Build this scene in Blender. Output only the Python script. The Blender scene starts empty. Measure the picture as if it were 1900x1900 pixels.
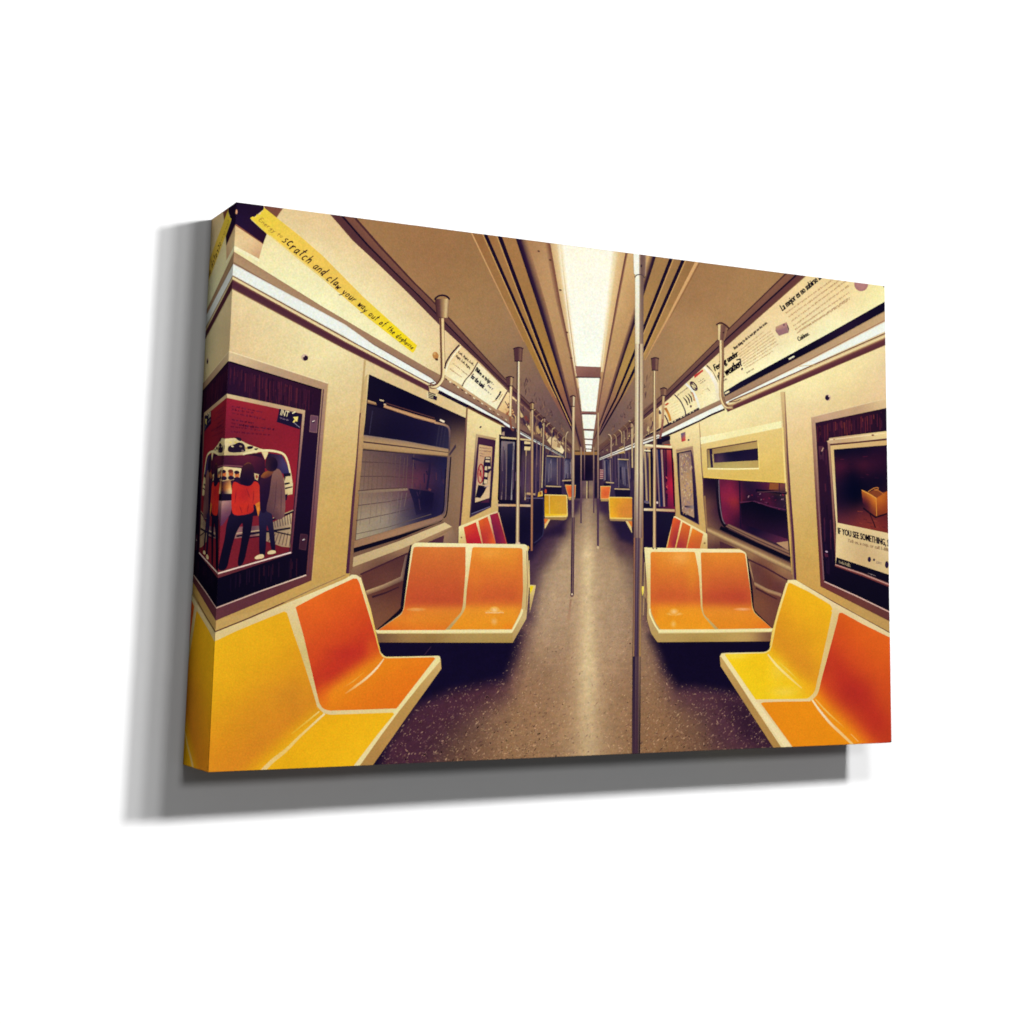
# A gallery-wrapped canvas print hanging on a white wall.  The picture on it (an empty underground
# railway carriage) is flat ink: every printed shape is a flat sheet lying on the canvas face, and the
# outer strip of the picture is repeated, mirrored, on the wrapped edges of the frame.
import bpy, bmesh, math, random
import numpy as np
from mathutils import Vector, Matrix
from mathutils.geometry import delaunay_2d_cdt

scene = bpy.context.scene
COL = scene.collection

# ------------------------------------------------------------------ sizes (metres)
S = 0.6                                   # 1 unit of the survey = 0.6 m
CW, CH, CD = 1.5 * S, 1.01933 * S, 0.16508 * S      # canvas width, height, depth
HANG = 1.5                                # height of the canvas centre above the floor


def world(x, y, z):
    """canvas survey units (x right, y up, z out of the wall, 0 = canvas face) -> world metres"""
    return Vector((S * x, -S * z - CD, S * y + HANG))


# ------------------------------------------------------------------ camera
ROT = Matrix(((0.8595, 0.0059, 0.5111), (-0.0875, 0.9869, 0.1357), (-0.5035, -0.1614, 0.8488)))
q = ROT.to_quaternion(); q.normalize(); ROT = q.to_matrix()
EYE = Vector((-1.5889, -0.2283, 2.9906))
FPX, PPX, PPY = 3100.75, 950 + 297.335, 950 - 323.402       # lens survey on a 1900 px frame
cam_data = bpy.data.cameras.new('camera')
cam = bpy.data.objects.new('camera', cam_data); COL.objects.link(cam)
cam_data.sensor_fit = 'HORIZONTAL'; cam_data.sensor_width = 36.0
cam_data.lens = FPX / 1900 * 36.0
cam_data.shift_x = -(PPX - 950) / 1900
cam_data.shift_y = (PPY - 950) / 1900
cam_data.clip_start = 0.05; cam_data.clip_end = 100
AX = Matrix(((1, 0, 0), (0, 0, -1), (0, 1, 0)))             # survey axes -> world axes
m = (AX @ ROT.transposed()).to_4x4(); m.translation = world(*EYE)
cam.matrix_world = m
scene.camera = cam

# ------------------------------------------------------------------ ambient light and lamps
w = bpy.data.worlds.new('World'); scene.world = w; w.use_nodes = True
bg = w.node_tree.nodes['Background']
bg.inputs[0].default_value = (1.0, 1.0, 1.0, 1); bg.inputs[1].default_value = 0.076


def lamp(name, x, y, h, e, size):
    """a soft round studio lamp with even throw; e = irradiance/pi it gives at normal incidence"""
    d = bpy.data.lights.new(name, 'POINT')
    d.energy = 1.0; d.shadow_soft_size = size; d.use_nodes = True
    nt = d.node_tree; em = nt.nodes['Emission']
    f = nt.nodes.new('ShaderNodeLightFalloff'); f.inputs['Strength'].default_value = e * 39.478
    nt.links.new(f.outputs['Constant'], em.inputs['Strength'])
    o = bpy.data.objects.new(name, d); COL.objects.link(o); o.location = world(x, y, h)
    o['kind'] = 'helper'
    return o


lamp('key_lamp', 0.72, 0.897, 2.357, 0.86, 0.10)
lamp('second_lamp', 0.028, 0.60, 1.833, 0.26, 0.08)
lamp('third_lamp', -0.38, 0.51, 1.65, 0.22, 0.075)
lamp('front_lamp', -0.70, 0.61, 5.0, 0.148, 0.18)

vs = scene.view_settings
vs.view_transform = 'Standard'; vs.look = 'None'; vs.exposure = 0.0; vs.gamma = 1.0
vs.use_curve_mapping = False
scene.cycles.max_bounces = 4; scene.cycles.diffuse_bounces = 1
scene.cycles.filter_width = 1.8

INK = 0.715           # reflectance of the ink that should read as display white under these lamps


# ------------------------------------------------------------------ materials
def node(nt, t, **kw):
    n = nt.nodes.new(t)
    for k, v in kw.items(): setattr(n, k, v)
    return n


def print_material():
    mt = bpy.data.materials.new('ink_on_canvas'); mt.use_nodes = True
    nt = mt.node_tree; b = nt.nodes['Principled BSDF']
    at = node(nt, 'ShaderNodeAttribute', attribute_name='ink')
    tc = node(nt, 'ShaderNodeTexCoord')
    n1 = node(nt, 'ShaderNodeTexNoise'); n1.inputs['Scale'].default_value = 620; n1.inputs['Detail'].default_value = 2
    n2 = node(nt, 'ShaderNodeTexNoise'); n2.inputs['Scale'].default_value = 26; n2.inputs['Detail'].default_value = 4
    for n in (n1, n2): nt.links.new(tc.outputs['Object'], n.inputs['Vector'])
    r1 = node(nt, 'ShaderNodeMapRange'); r1.inputs[1].default_value = .25; r1.inputs[2].default_value = .75
    r1.inputs[3].default_value = .9; r1.inputs[4].default_value = 1.1
    r2 = node(nt, 'ShaderNodeMapRange'); r2.inputs[1].default_value = .25; r2.inputs[2].default_value = .75
    r2.inputs[3].default_value = .965; r2.inputs[4].default_value = 1.035
    nt.links.new(n1.outputs['Fac'], r1.inputs[0]); nt.links.new(n2.outputs['Fac'], r2.inputs[0])
    mu = node(nt, 'ShaderNodeMath', operation='MULTIPLY')
    nt.links.new(r1.outputs[0], mu.inputs[0]); nt.links.new(r2.outputs[0], mu.inputs[1])
    vm = node(nt, 'ShaderNodeVectorMath', operation='SCALE')
    nt.links.new(at.outputs['Color'], vm.inputs[0]); nt.links.new(mu.outputs[0], vm.inputs['Scale'])
    n3 = node(nt, 'ShaderNodeTexNoise'); n3.inputs['Scale'].default_value = 380; n3.inputs['Detail'].default_value = 1
    nt.links.new(tc.outputs['Object'], n3.inputs['Vector'])
    ch = node(nt, 'ShaderNodeMapRange', data_type='FLOAT_VECTOR')
    ch.inputs[7].default_value = (.25,) * 3; ch.inputs[8].default_value = (.75,) * 3
    ch.inputs[9].default_value = (.93, .95, .90); ch.inputs[10].default_value = (1.07, 1.05, 1.10)
    nt.links.new(n3.outputs['Color'], ch.inputs[6])
    vc = node(nt, 'ShaderNodeVectorMath', operation='MULTIPLY')
    nt.links.new(vm.outputs[0], vc.inputs[0]); nt.links.new(ch.outputs[1], vc.inputs[1])
    nt.links.new(vc.outputs[0], b.inputs['Base Color'])
    bu = node(nt, 'ShaderNodeBump'); bu.inputs['Strength'].default_value = .2; bu.inputs['Distance'].default_value = .0008
    nt.links.new(n1.outputs['Fac'], bu.inputs['Height']); nt.links.new(bu.outputs[0], b.inputs['Normal'])
    b.inputs['Roughness'].default_value = .85
    b.inputs['Specular IOR Level'].default_value = .0
    return mt


def plain_material(name, rgb, rough, scale, bump):
    mt = bpy.data.materials.new(name); mt.use_nodes = True
    nt = mt.node_tree; b = nt.nodes['Principled BSDF']
    tc = node(nt, 'ShaderNodeTexCoord'); n1 = node(nt, 'ShaderNodeTexNoise')
    n1.inputs['Scale'].default_value = scale; n1.inputs['Detail'].default_value = 5
    nt.links.new(tc.outputs['Object'], n1.inputs['Vector'])
    cr = node(nt, 'ShaderNodeValToRGB')
    cr.color_ramp.elements[0].color = (*[c * .97 for c in rgb], 1); cr.color_ramp.elements[1].color = (*rgb, 1)
    nt.links.new(n1.outputs['Fac'], cr.inputs[0]); nt.links.new(cr.outputs[0], b.inputs['Base Color'])
    bu = node(nt, 'ShaderNodeBump'); bu.inputs['Strength'].default_value = bump; bu.inputs['Distance'].default_value = .001
    nt.links.new(n1.outputs['Fac'], bu.inputs['Height']); nt.links.new(bu.outputs[0], b.inputs['Normal'])
    b.inputs['Roughness'].default_value = rough; b.inputs['Specular IOR Level'].default_value = .15
    return mt


M_PRINT = print_material()
M_WALL = plain_material('white_wall_paint', (.9, .9, .9), .9, 60, .03)
M_CLOTH = plain_material('raw_canvas', (.62, .57, .45), .9, 500, .3)

# ------------------------------------------------------------------ the wall
me = bpy.data.meshes.new('wall')
v = [(-8, 0, -3), (8, 0, -3), (8, 0, 7), (-8, 0, 7), (-8, .15, -3), (8, .15, -3), (8, .15, 7), (-8, .15, 7)]
me.from_pydata(v, [], [(0, 1, 2, 3), (5, 4, 7, 6), (4, 0, 3, 7), (1, 5, 6, 2), (3, 2, 6, 7), (4, 5, 1, 0)])
me.materials.append(M_WALL)
wall = bpy.data.objects.new('wall', me); COL.objects.link(wall); wall['kind'] = 'structure'

# ------------------------------------------------------------------ the canvas print
PRINT = bpy.data.objects.new('canvas_print', None); COL.objects.link(PRINT)
PRINT.location = (0, 0, HANG)
PRINT['label'] = 'gallery wrapped canvas print of an empty subway car with orange and yellow seats'
PRINT['category'] = 'canvas print'


def add_body():
    """stretched canvas body: a rounded box standing just behind the ink"""
    bm = bmesh.new()
    r, n, e = .0035, 5, .0006
    hw, hh = CW / 2 - e, CH / 2 - e
    ring = []
    for cx, cz, a0 in ((hw - r, hh - r, 0), (-hw + r, hh - r, 90), (-hw + r, -hh + r, 180), (hw - r, -hh + r, 270)):
        for i in range(n):
            a = math.radians(a0 + 90 * i / (n - 1))
            ring.append((cx + r * math.cos(a), cz + r * math.sin(a)))
    f = [bm.verts.new((x, -CD + e, z)) for x, z in ring]; b = [bm.verts.new((x, -.0002, z)) for x, z in ring]
    bm.faces.new(f[::-1]); bm.faces.new(b)
    for i in range(len(ring)):
        j = (i + 1) % len(ring); bm.faces.new((f[i], f[j], b[j], b[i]))
    bmesh.ops.recalc_face_normals(bm, faces=bm.faces)
    me = bpy.data.meshes.new('stretched_canvas'); bm.to_mesh(me); bm.free()
    me.materials.append(M_CLOTH)
    o = bpy.data.objects.new('stretched_canvas', me); COL.objects.link(o); o.parent = PRINT


add_body()

# ------------------------------------------------------------------ drawing on the canvas face
RT = np.array(ROT.transposed()); EY = np.array(EYE)


def on_canvas(P):
    """survey marks of the printed picture (1900-px photo marks) -> x, z metres on the canvas face"""
    P = np.asarray(P, float).reshape(-1, 2)
    D = np.stack([(P[:, 0] - PPX) / FPX, -(P[:, 1] - PPY) / FPX, -np.ones(len(P))], 1) @ RT.T
    k = -EY[2] / D[:, 2]
    return np.stack([EY[0] + k * D[:, 0], EY[1] + k * D[:, 1]], 1) * S


def lin(c):
    c = np.clip(np.asarray(c, float) / 255., 0, 1)
    return np.where(c <= .04045, c / 12.92, ((c + .055) / 1.055) ** 2.4)


class Part:
    all = []

    def __init__(self, name, parent=None, label=None):
        self.name, self.parent, self.label = name, parent, label
        self.v, self.c, self.f = [], [], []
        Part.all.append(self)

    def add(self, pts, cols, faces):
        lvl = level_for(pts)
        b = len(self.v)
        self.v += [(p[0], p[1], lvl) for p in pts]
        self.c += [tuple(c) for c in cols]
        self.f += [tuple(b + i for i in f) for f in faces]


BOXES = []


def level_for(pts):
    a = np.asarray(pts, float); lo, hi = a.min(0) - 1, a.max(0) + 1
    l = 0
    for (x0, y0, x1, y1, k) in BOXES:
        if k >= l and x0 < hi[0] and x1 > lo[0] and y0 < hi[1] and y1 > lo[1]: l = k + 1
    BOXES.append((lo[0], lo[1], hi[0], hi[1], l))
    return l


def Z(x0, y0, w):
    k = w / 1900.
    return lambda *p: [(x0 + p[i] * k, y0 + p[i + 1] * k) for i in range(0, len(p), 2)]


def P2(*p): return [(p[i], p[i + 1]) for i in range(0, len(p), 2)]


def idw(ctrl):
    """smooth colour field through control colours (x, y, rgb)"""
    xy = np.array([c[:2] for c in ctrl], float); rgb = np.array([c[2] for c in ctrl], float)
    D = np.linalg.norm(xy[:, None] - xy[None], axis=2); n = len(xy)
    nn = np.sort(D, axis=1)[:, 1].mean() if n > 1 else 1.
    ker = lambda r: np.sqrt(r * r + (.45 * nn) ** 2)
    A = np.zeros((n + 1, n + 1)); A[:n, :n] = ker(D) - np.eye(n) * .12 * nn; A[n, :n] = A[:n, n] = 1
    W = np.linalg.solve(A, np.vstack([rgb, np.zeros((1, 3))]))
    lo, hi = rgb.min(0) - 6, rgb.max(0) + 6

    def f(P):
        return np.clip(ker(np.linalg.norm(P[:, None, :] - xy[None], axis=2)) @ W[:n] + W[n], lo, hi)
    return f


def grad(p0, p1, stops):
    p0, p1 = np.array(p0, float), np.array(p1, float); d = p1 - p0; L = d @ d
    ts = [s[0] for s in stops]; cs = np.array([s[1] for s in stops], float)

    def f(P):
        t = (P - p0) @ d / L
        return np.stack([np.interp(t, ts, cs[:, i]) for i in range(3)], 1)
    return f


def inside(P, poly):
    x, y = P[:, 0], P[:, 1]; r = np.zeros(len(P), bool); n = len(poly)
    for i in range(n):
        x1, y1 = poly[i]; x2, y2 = poly[(i + 1) % n]
        if y1 == y2: continue
        c = ((y1 > y) != (y2 > y)) & (x < (x2 - x1) * (y - y1) / (y2 - y1) + x1)
        r ^= c
    return r


def edge_dist(P, poly):
    d = np.full(len(P), 1e9)
    n = len(poly)
    for i in range(n):
        a = np.array(poly[i], float); b = np.array(poly[(i + 1) % n], float); ab = b - a
        t = np.clip(((P - a) @ ab) / max(ab @ ab, 1e-9), 0, 1)
        d = np.minimum(d, np.linalg.norm(P - a - t[:, None] * ab, axis=1))
    return d


def across(d, stops):
    """colour that changes along direction d only: stops of (distance along d, rgb)"""
    d = np.array(d, float); ts = np.array([k[0] for k in stops], float); cs = np.array([k[1] for k in stops], float)
    o = np.argsort(ts); ts, cs = ts[o], cs[o]

    def f(P):
        t = P @ d; r = np.zeros((len(P), 3))
        for e in (-4, -2, 0, 2, 4): r += np.stack([np.interp(t + e, ts, cs[:, i]) for i in range(3)], 1) / 5
        return r
    return f


def plus(f, spots):
    """f with soft spots (x, y, rx, ry, rgb, strength) of another colour"""
    def g(P):
        c = f(P)
        for x, y, rx, ry, rgb, k in spots:
            m_ = (k * np.exp(-((P[:, 0] - x) / rx) ** 2 - ((P[:, 1] - y) / ry) ** 2))[:, None]
            c = c * (1 - m_) + np.array(rgb, float) * m_
        return c
    return g


def soft(P, poly, w):
    """1 inside poly, 0 outside, soft over w"""
    s = edge_dist(P, poly) * np.where(inside(P, poly), 1, -1)
    t = np.clip(.5 + s / w, 0, 1)
    return (t * t * (3 - 2 * t))[:, None]


def smooth(pts, n=6, closed=False):
    pts = [np.array(p, float) for p in pts]; out = []
    N = len(pts); R = range(N) if closed else range(N - 1)
    for i in R:
        g = lambda j: pts[j % N] if closed else pts[max(0, min(N - 1, j))]
        p0, p1, p2, p3 = g(i - 1), g(i), g(i + 1), g(i + 2)
        for k in range(n):
            t = k / n
            out.append(tuple(.5 * (2 * p1 + (p2 - p0) * t + (2 * p0 - 5 * p1 + 4 * p2 - p3) * t * t + (3 * p1 - p0 - 3 * p2 + p3) * t ** 3)))
    if not closed: out.append(tuple(pts[-1]))
    return out


def rounded(pts, r):
    """polygon with its corners rounded (r may be a number or one per corner)"""
    n = len(pts); out = []
    for i in range(n):
        p = np.array(pts[i], float); a = np.array(pts[i - 1], float); b = np.array(pts[(i + 1) % n], float)
        ri = r[i] if isinstance(r, (list, tuple)) else r
        da, db = np.linalg.norm(a - p), np.linalg.norm(b - p)
        if ri <= 0: out.append(tuple(p)); continue
        u = p + (a - p) / da * min(ri, da * .48); w_ = p + (b - p) / db * min(ri, db * .48)
        for k in range(6):
            t = k / 5
            out.append(tuple((1 - t) ** 2 * u + 2 * t * (1 - t) * p + t * t * w_))
    return out


NR = np.random.RandomState(3); NG = NR.rand(64, 64) - .5


def mottle(P, cell):
    """smooth random field, about -0.5 .. 0.5, with blotches of the given size"""
    q_ = np.asarray(P, float) / cell; i = np.floor(q_).astype(int); f = q_ - i; f = f * f * (3 - 2 * f)
    g = lambda a, b: NG[(i[:, 0] + a) % 64, (i[:, 1] + b) % 64]
    return (g(0, 0) * (1 - f[:, 0]) + g(1, 0) * f[:, 0]) * (1 - f[:, 1]) + (g(0, 1) * (1 - f[:, 0]) + g(1, 1) * f[:, 0]) * f[:, 1]


def fill(part, pts, col, step=None):
    if not callable(col) and not isinstance(col[0], (tuple, list)):
        part.add(pts, [col] * len(pts), [tuple(range(len(pts)))]); return
    f = col if callable(col) else idw(col)
    a = np.array(pts, float)
    ext = (a.max(0) - a.min(0))
    st = step or max(2.5, min(7, max(ext) / 14))
    bd = []
    n = len(pts)
    for i in range(n):
        p, q_ = a[i], a[(i + 1) % n]; k = max(1, int(np.linalg.norm(q_ - p) / st))
        for j in range(k): bd.append(p + (q_ - p) * j / k)
    lo, hi = a.min(0), a.max(0)
    gx, gy = np.meshgrid(np.arange(lo[0] + st / 2, hi[0], st), np.arange(lo[1] + st / 2, hi[1], st))
    G = np.stack([gx.ravel(), gy.ravel()], 1)
    if len(G):
        G = G[inside(G, pts)]
    if len(G):
        G = G[edge_dist(G, pts) > st * .35]
    V = [Vector(p) for p in bd] + [Vector(p) for p in G]
    nb = len(bd)
    ov, oe, of, *_ = delaunay_2d_cdt(V, [(i, (i + 1) % nb) for i in range(nb)], [], 1, 1e-4)
    P = np.array([tuple(p) for p in ov])
    k = .1 if 'light' in part.name else 1.
    tint = 1 + k * (.03 * mottle(P, 5) + .025 * mottle(P + 900, 24) + .02 * mottle(P + 300, 70))
    part.add([tuple(p) for p in P], f(P) * tint[:, None], of)


def stroke(part, pts, wd, col):
    """line of width wd (number or one per point) and colour col (one, or one per point)"""
    a = np.array(pts, float); n = len(a)
    if n < 2: return
    ws = [wd] * n if np.isscalar(wd) else list(np.interp(np.linspace(0, 1, n), np.linspace(0, 1, len(wd)), wd))
    if isinstance(col[0], (tuple, list)):
        ca = np.array(col, float); t = np.linspace(0, 1, len(ca))
        cs = np.stack([np.interp(np.linspace(0, 1, n), t, ca[:, i]) for i in range(3)], 1)
    else: cs = np.array([col] * n, float)
    V, C = [], []
    for i in range(n):
        d1 = a[i] - a[i - 1] if i else a[1] - a[0]; d2 = a[i + 1] - a[i] if i < n - 1 else a[i] - a[i - 1]
        d1 = d1 / (np.linalg.norm(d1) + 1e-9); d2 = d2 / (np.linalg.norm(d2) + 1e-9)
        d = d1 + d2; L = np.linalg.norm(d)
        d = d / L if L > 1e-6 else d1
        nn = np.array([-d[1], d[0]]); k = max(.5, abs(nn @ np.array([-d1[1], d1[0]])))
        V += [tuple(a[i] + nn * ws[i] / 2 / k), tuple(a[i] - nn * ws[i] / 2 / k)]; C += [cs[i], cs[i]]
    part.add(V, C, [(2 * i, 2 * i + 1, 2 * i + 3, 2 * i + 2) for i in range(n - 1)])


def band(part, A, B, stops, stops2=None):
    """strip between edge lines A and B, coloured across by stops (t, rgb); stops2 = colours at the far end"""
    def along(Q, n):
        Q = np.array(Q, float); L = np.concatenate([[0], np.cumsum(np.linalg.norm(np.diff(Q, axis=0), axis=1))])
        t = np.linspace(0, L[-1], n); return np.stack([np.interp(t, L, Q[:, 0]), np.interp(t, L, Q[:, 1])], 1)

    def profile(st, ts):
        ts0 = [k[0] for k in st]; cs = np.array([k[1] for k in st], float)
        return np.stack([np.interp(ts, ts0, cs[:, i]) for i in range(3)], 1)
    if len(A) != len(B): A, B = along(A, 24), along(B, 24)
    elif stops2:
        k = np.linspace(0, len(A) - 1, (len(A) - 1) * 6 + 1); i_ = np.arange(len(A))
        A, B = [np.stack([np.interp(k, i_, np.array(Q, float)[:, d]) for d in (0, 1)], 1) for Q in (A, B)]
    A, B = np.array(A, float), np.array(B, float)
    ts = sorted({k[0] for k in stops} | {k[0] for k in (stops2 or [])}); c1 = profile(stops, ts); c2 = profile(stops2 or stops, ts)
    L = np.concatenate([[0], np.cumsum(np.linalg.norm(np.diff(A, axis=0), axis=1))]); L /= L[-1]
    n = len(A); m_ = len(ts); V, C, F = [], [], []
    for i in range(n):
        for j, t in enumerate(ts):
            V.append(tuple(A[i] * (1 - t) + B[i] * t)); C.append(c1[j] * (1 - L[i]) + c2[j] * L[i])
    for i in range(n - 1):
        for j in range(m_ - 1):
            F.append((i * m_ + j, i * m_ + j + 1, (i + 1) * m_ + j + 1, (i + 1) * m_ + j))
    part.add(V, C, F)


def dot(part, x, y, rx, ry, col, rot=0, n=18):
    c, s = math.cos(rot), math.sin(rot)
    fill(part, [(x + rx * math.cos(a) * c - ry * math.sin(a) * s, y + rx * math.cos(a) * s + ry * math.sin(a) * c)
                for a in [2 * math.pi * i / n for i in range(n)]], col)


TXT = {}


def glyphs(s, bold):
    if (s, bold) in TXT: return TXT[(s, bold)]
    cu = bpy.data.curves.new('lettering', 'FONT'); cu.body = s; cu.resolution_u = 2; cu.offset = bold
    o = bpy.data.objects.new('lettering', cu)
    me = o.to_mesh()
    v = np.array([tuple(p.co[:2]) for p in me.vertices]).reshape(-1, 2); f = [tuple(p.vertices) for p in me.polygons]
    o.to_mesh_clear(); bpy.data.objects.remove(o); bpy.data.curves.remove(cu)
    TXT[(s, bold)] = (v, f)
    return v, f


def text(part, s, tl, tr, br, bl, col, bold=0.0, ylo=None, yhi=None, fat=0.0):
    """lettering stretched into the quad tl tr br bl"""
    v, f = glyphs(s, bold)
    if not len(v): return
    lo, hi = v.min(0), v.max(0)
    if ylo is not None: lo[1] = ylo
    if yhi is not None: hi[1] = yhi
    t = (v - lo) / (hi - lo)
    tl, tr, br, bl = [np.array(p, float) for p in (tl, tr, br, bl)]
    P, F, n, c = [], [], len(v), 0
    for dx in ((0,) if not fat else (-fat, 0, fat)):
        x, y = t[:, :1] + dx / (hi - lo)[0], t[:, 1:]
        P += [tuple(p) for p in (1 - x) * (1 - y) * bl + x * (1 - y) * br + x * y * tr + (1 - x) * y * tl]
        F += [tuple(c * n + i for i in g) for g in f]; c += 1
    part.add(P, [col] * len(P), F)


def mumble(part, rnd, p0, p1, h, col, gap=.3, wlen=(3, 9)):
    """a line of lettering too small to read: short uneven marks"""
    p0, p1 = np.array(p0, float), np.array(p1, float); L = np.linalg.norm(p1 - p0); d = (p1 - p0) / L; x = 0
    V, C, F = [], [], []
    nn = np.array([-d[1], d[0]])
    while x < L:
        wl = min(rnd.uniform(*wlen), L - x); y = x
        while y < x + wl:
            l = rnd.uniform(.8, 1.8); hh = h * rnd.choice((.5, .55, .6, .9))
            a = p0 + d * y; b = p0 + d * min(y + l, L)
            k = len(V); o = rnd.uniform(-.12, .12) * h
            V += [tuple(a + nn * (o - hh / 2)), tuple(b + nn * (o - hh / 2)), tuple(b + nn * (o + hh / 2)), tuple(a + nn * (o + hh / 2))]
            cc = np.array(col, float) + rnd.uniform(-14, 14); C += [cc] * 4; F.append((k, k + 1, k + 2, k + 3))
            y += l + rnd.uniform(.2, .9)
        x += wl + gap * h * 2
    if V: part.add(V, C, F)


rnd = random.Random(11)
# ================================================================== the printed picture, back to front
CREAM, CREAM2 = (238, 222, 165), (226, 198, 142)
DK, NAVY, MAR = (22, 12, 34), (26, 18, 46), (90, 45, 55)
ZA, ZB, ZC = Z(360, 640, 300), Z(360, 900, 300), Z(340, 1150, 300)
ZD, ZE, ZF, ZG = Z(600, 380, 300), Z(600, 640, 300), Z(620, 920, 300), Z(580, 1160, 300)
ZH, ZI, ZJ = Z(840, 420, 300), Z(1080, 440, 300), Z(1320, 490, 340)
ZK, ZL, ZM = Z(800, 700, 200), Z(980, 700, 200), Z(1160, 700, 200)
ZN, ZO, ZP_ = Z(830, 860, 200), Z(1000, 860, 200), Z(1160, 860, 200)
ZQ, ZR, ZS = Z(1300, 780, 200), Z(1460, 700, 200), Z(1440, 880, 220)
ZT, ZU, ZV = Z(840, 980, 240), Z(1140, 990, 240), Z(1340, 980, 320)
ZW, ZX, ZY = Z(860, 1140, 300), Z(1100, 1140, 300), Z(1340, 1150, 320)
ZZ = Z(340, 340, 300)

ground_ = Part('printed_dark_ground', None, 'dark ink lying under the whole picture')  # flat base ink that fills gaps between the printed shapes
fill(ground_, P2(340, 340, 1700, 480, 1700, 1480, 330, 1480), (17, 11, 32))
# ---- ceiling
ceil_ = Part('printed_ceiling')
fill(ceil_, P2(430, 370, 1660, 520, 1500, 520, 1400, 600, 1236, 745, 1120, 836, 1060, 836, 938, 735, 800, 600, 600, 400), [
    (640, 410, (152, 111, 75)), (700, 430, (160, 119, 77)), (800, 480, (154, 111, 73)), (900, 620, (158, 121, 83)), (850, 560, (162, 123, 81)),
    (940, 690, (140, 109, 83)), (1000, 760, (114, 85, 81)), (1040, 800, (98, 75, 73)), (760, 510, (160, 119, 79)), (880, 500, (154, 115, 75)),
    (1300, 550, (160, 119, 79)), (1400, 530, (162, 123, 81)), (1280, 660, (170, 133, 89)), (1330, 610, (166, 127, 85)), (1220, 720, (152, 119, 87)),
    (1160, 770, (122, 93, 85)), (1130, 800, (104, 79, 77)), (1080, 830, (144, 113, 79))], 9)
# air slots beside the lights
fill(ceil_, P2(876, 430, 957, 440, 1045, 718, 1072, 810, 1064, 808, 1012, 715), [(890, 440, (148, 101, 60)), (930, 450, (158, 113, 70)), (990, 600, (154, 113, 64)), (1020, 690, (166, 121, 60)), (1040, 740, (138, 89, 72)), (1060, 790, (108, 75, 82))])
fill(ceil_, P2(1216, 474, 1294, 484, 1158, 735, 1108, 812, 1102, 806, 1132, 738), [(1240, 490, (156, 117, 74)), (1280, 500, (148, 107, 66)), (1190, 600, (168, 129, 76)), (1160, 690, (174, 137, 76)), (1140, 740, (148, 105, 76)), (1115, 790, (108, 75, 82))])
stroke(ceil_, P2(874, 430, 900, 485, 940, 568, 972, 634), [2.4, 2, 1.6], [(206, 158, 104), (196, 148, 96), (176, 126, 84)])
stroke(ceil_, P2(1294, 484, 1240, 588, 1197, 668), [6, 3.4, 1.6], [(212, 164, 110), (206, 158, 104), (184, 138, 88)])
stroke(ceil_, P2(1299, 486, 1243, 590), [1.6, 1], (138, 92, 56))
for pts, w0, w1 in ((P2(898, 430, 1024.7, 718, 1034, 738, 1062, 800), 7, 2.4), (P2(926, 436, 1031, 718, 1062, 790, 1066, 798), 8, 2.2)):
    stroke(ceil_, pts, [w0, w0 * .62, w1 * 1.1, w1], (24, 12, 36))
    q2 = [(x - w0 * .62 * (1 - i / 4), y) for i, (x, y) in enumerate(pts)]
    stroke(ceil_, q2[:3], [2, 1.4], (192, 146, 88))
for pts, w0, w1 in ((P2(1247, 476, 1194.5, 610, 1177, 655, 1143, 738, 1109, 806), 7, 2.4), (P2(1270, 478, 1194.5, 650, 1176, 688, 1152, 738, 1112, 808), 7, 2.2)):
    stroke(ceil_, pts, [w0, w0 * .8, w0 * .6, w1], (22, 12, 36))
    stroke(ceil_, [(x + w0 * .62 * (1 - i / 5), y) for i, (x, y) in enumerate(pts)][:3], [2, 1.4], (196, 150, 94))
# lamp housing
fill(ceil_, P2(960, 440, 1040, 452, 1070, 690, 1084, 838, 1076, 838, 1046, 718), [(985, 455, (168, 124, 84)), (1020, 470, (184, 144, 100)), (1020, 600, (180, 140, 96)), (1040, 690, (172, 132, 92)), (1062, 760, (134, 92, 78)), (1080, 830, (104, 70, 62))])
fill(ceil_, P2(1140, 460, 1216, 474, 1132, 742, 1100, 838, 1096, 838, 1114, 690), [(1180, 480, (206, 166, 112)), (1150, 560, (206, 168, 116)), (1130, 680, (184, 144, 98)), (1112, 760, (150, 108, 86)), (1100, 830, (110, 76, 66)), (1170, 560, (180, 138, 90))])
band(ceil_, P2(956, 440, 1000, 574, 1045, 718, 1076, 828), P2(977, 440, 1016, 574, 1052, 718, 1080, 828), [(0, (18, 10, 38)), (.35, (44, 22, 50)), (1, (172, 128, 88))], [(0, (30, 18, 46)), (.4, (50, 32, 54)), (1, (110, 74, 66))])
band(ceil_, P2(1219, 470, 1176, 607, 1132, 740, 1103, 815), P2(1206, 470, 1166, 607, 1126, 740, 1101, 815), [(0, (20, 10, 36)), (.4, (52, 30, 48)), (1, (186, 144, 96))], [(0, (40, 22, 44)), (.4, (60, 36, 52)), (1, (120, 84, 72))])
band(ceil_, P2(1009, 446, 1032, 560, 1056, 657, 1076, 770), P2(1020, 446, 1040, 560, 1060, 657, 1078, 770), [(0, (178, 138, 96)), (.7, (128, 82, 64)), (1, (118, 74, 60))], [(0, (140, 100, 80)), (.7, (110, 70, 62)), (1, (108, 70, 62))])
band(ceil_, P2(1161, 466, 1143, 560, 1120, 690, 1106, 780), P2(1166, 466, 1148, 560, 1123, 690, 1108, 780), [(0, (104, 62, 58)), (.5, (110, 66, 60)), (1, (190, 148, 100))], [(0, (120, 82, 74)), (.5, (112, 74, 68)), (1, (140, 100, 82))])
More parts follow.
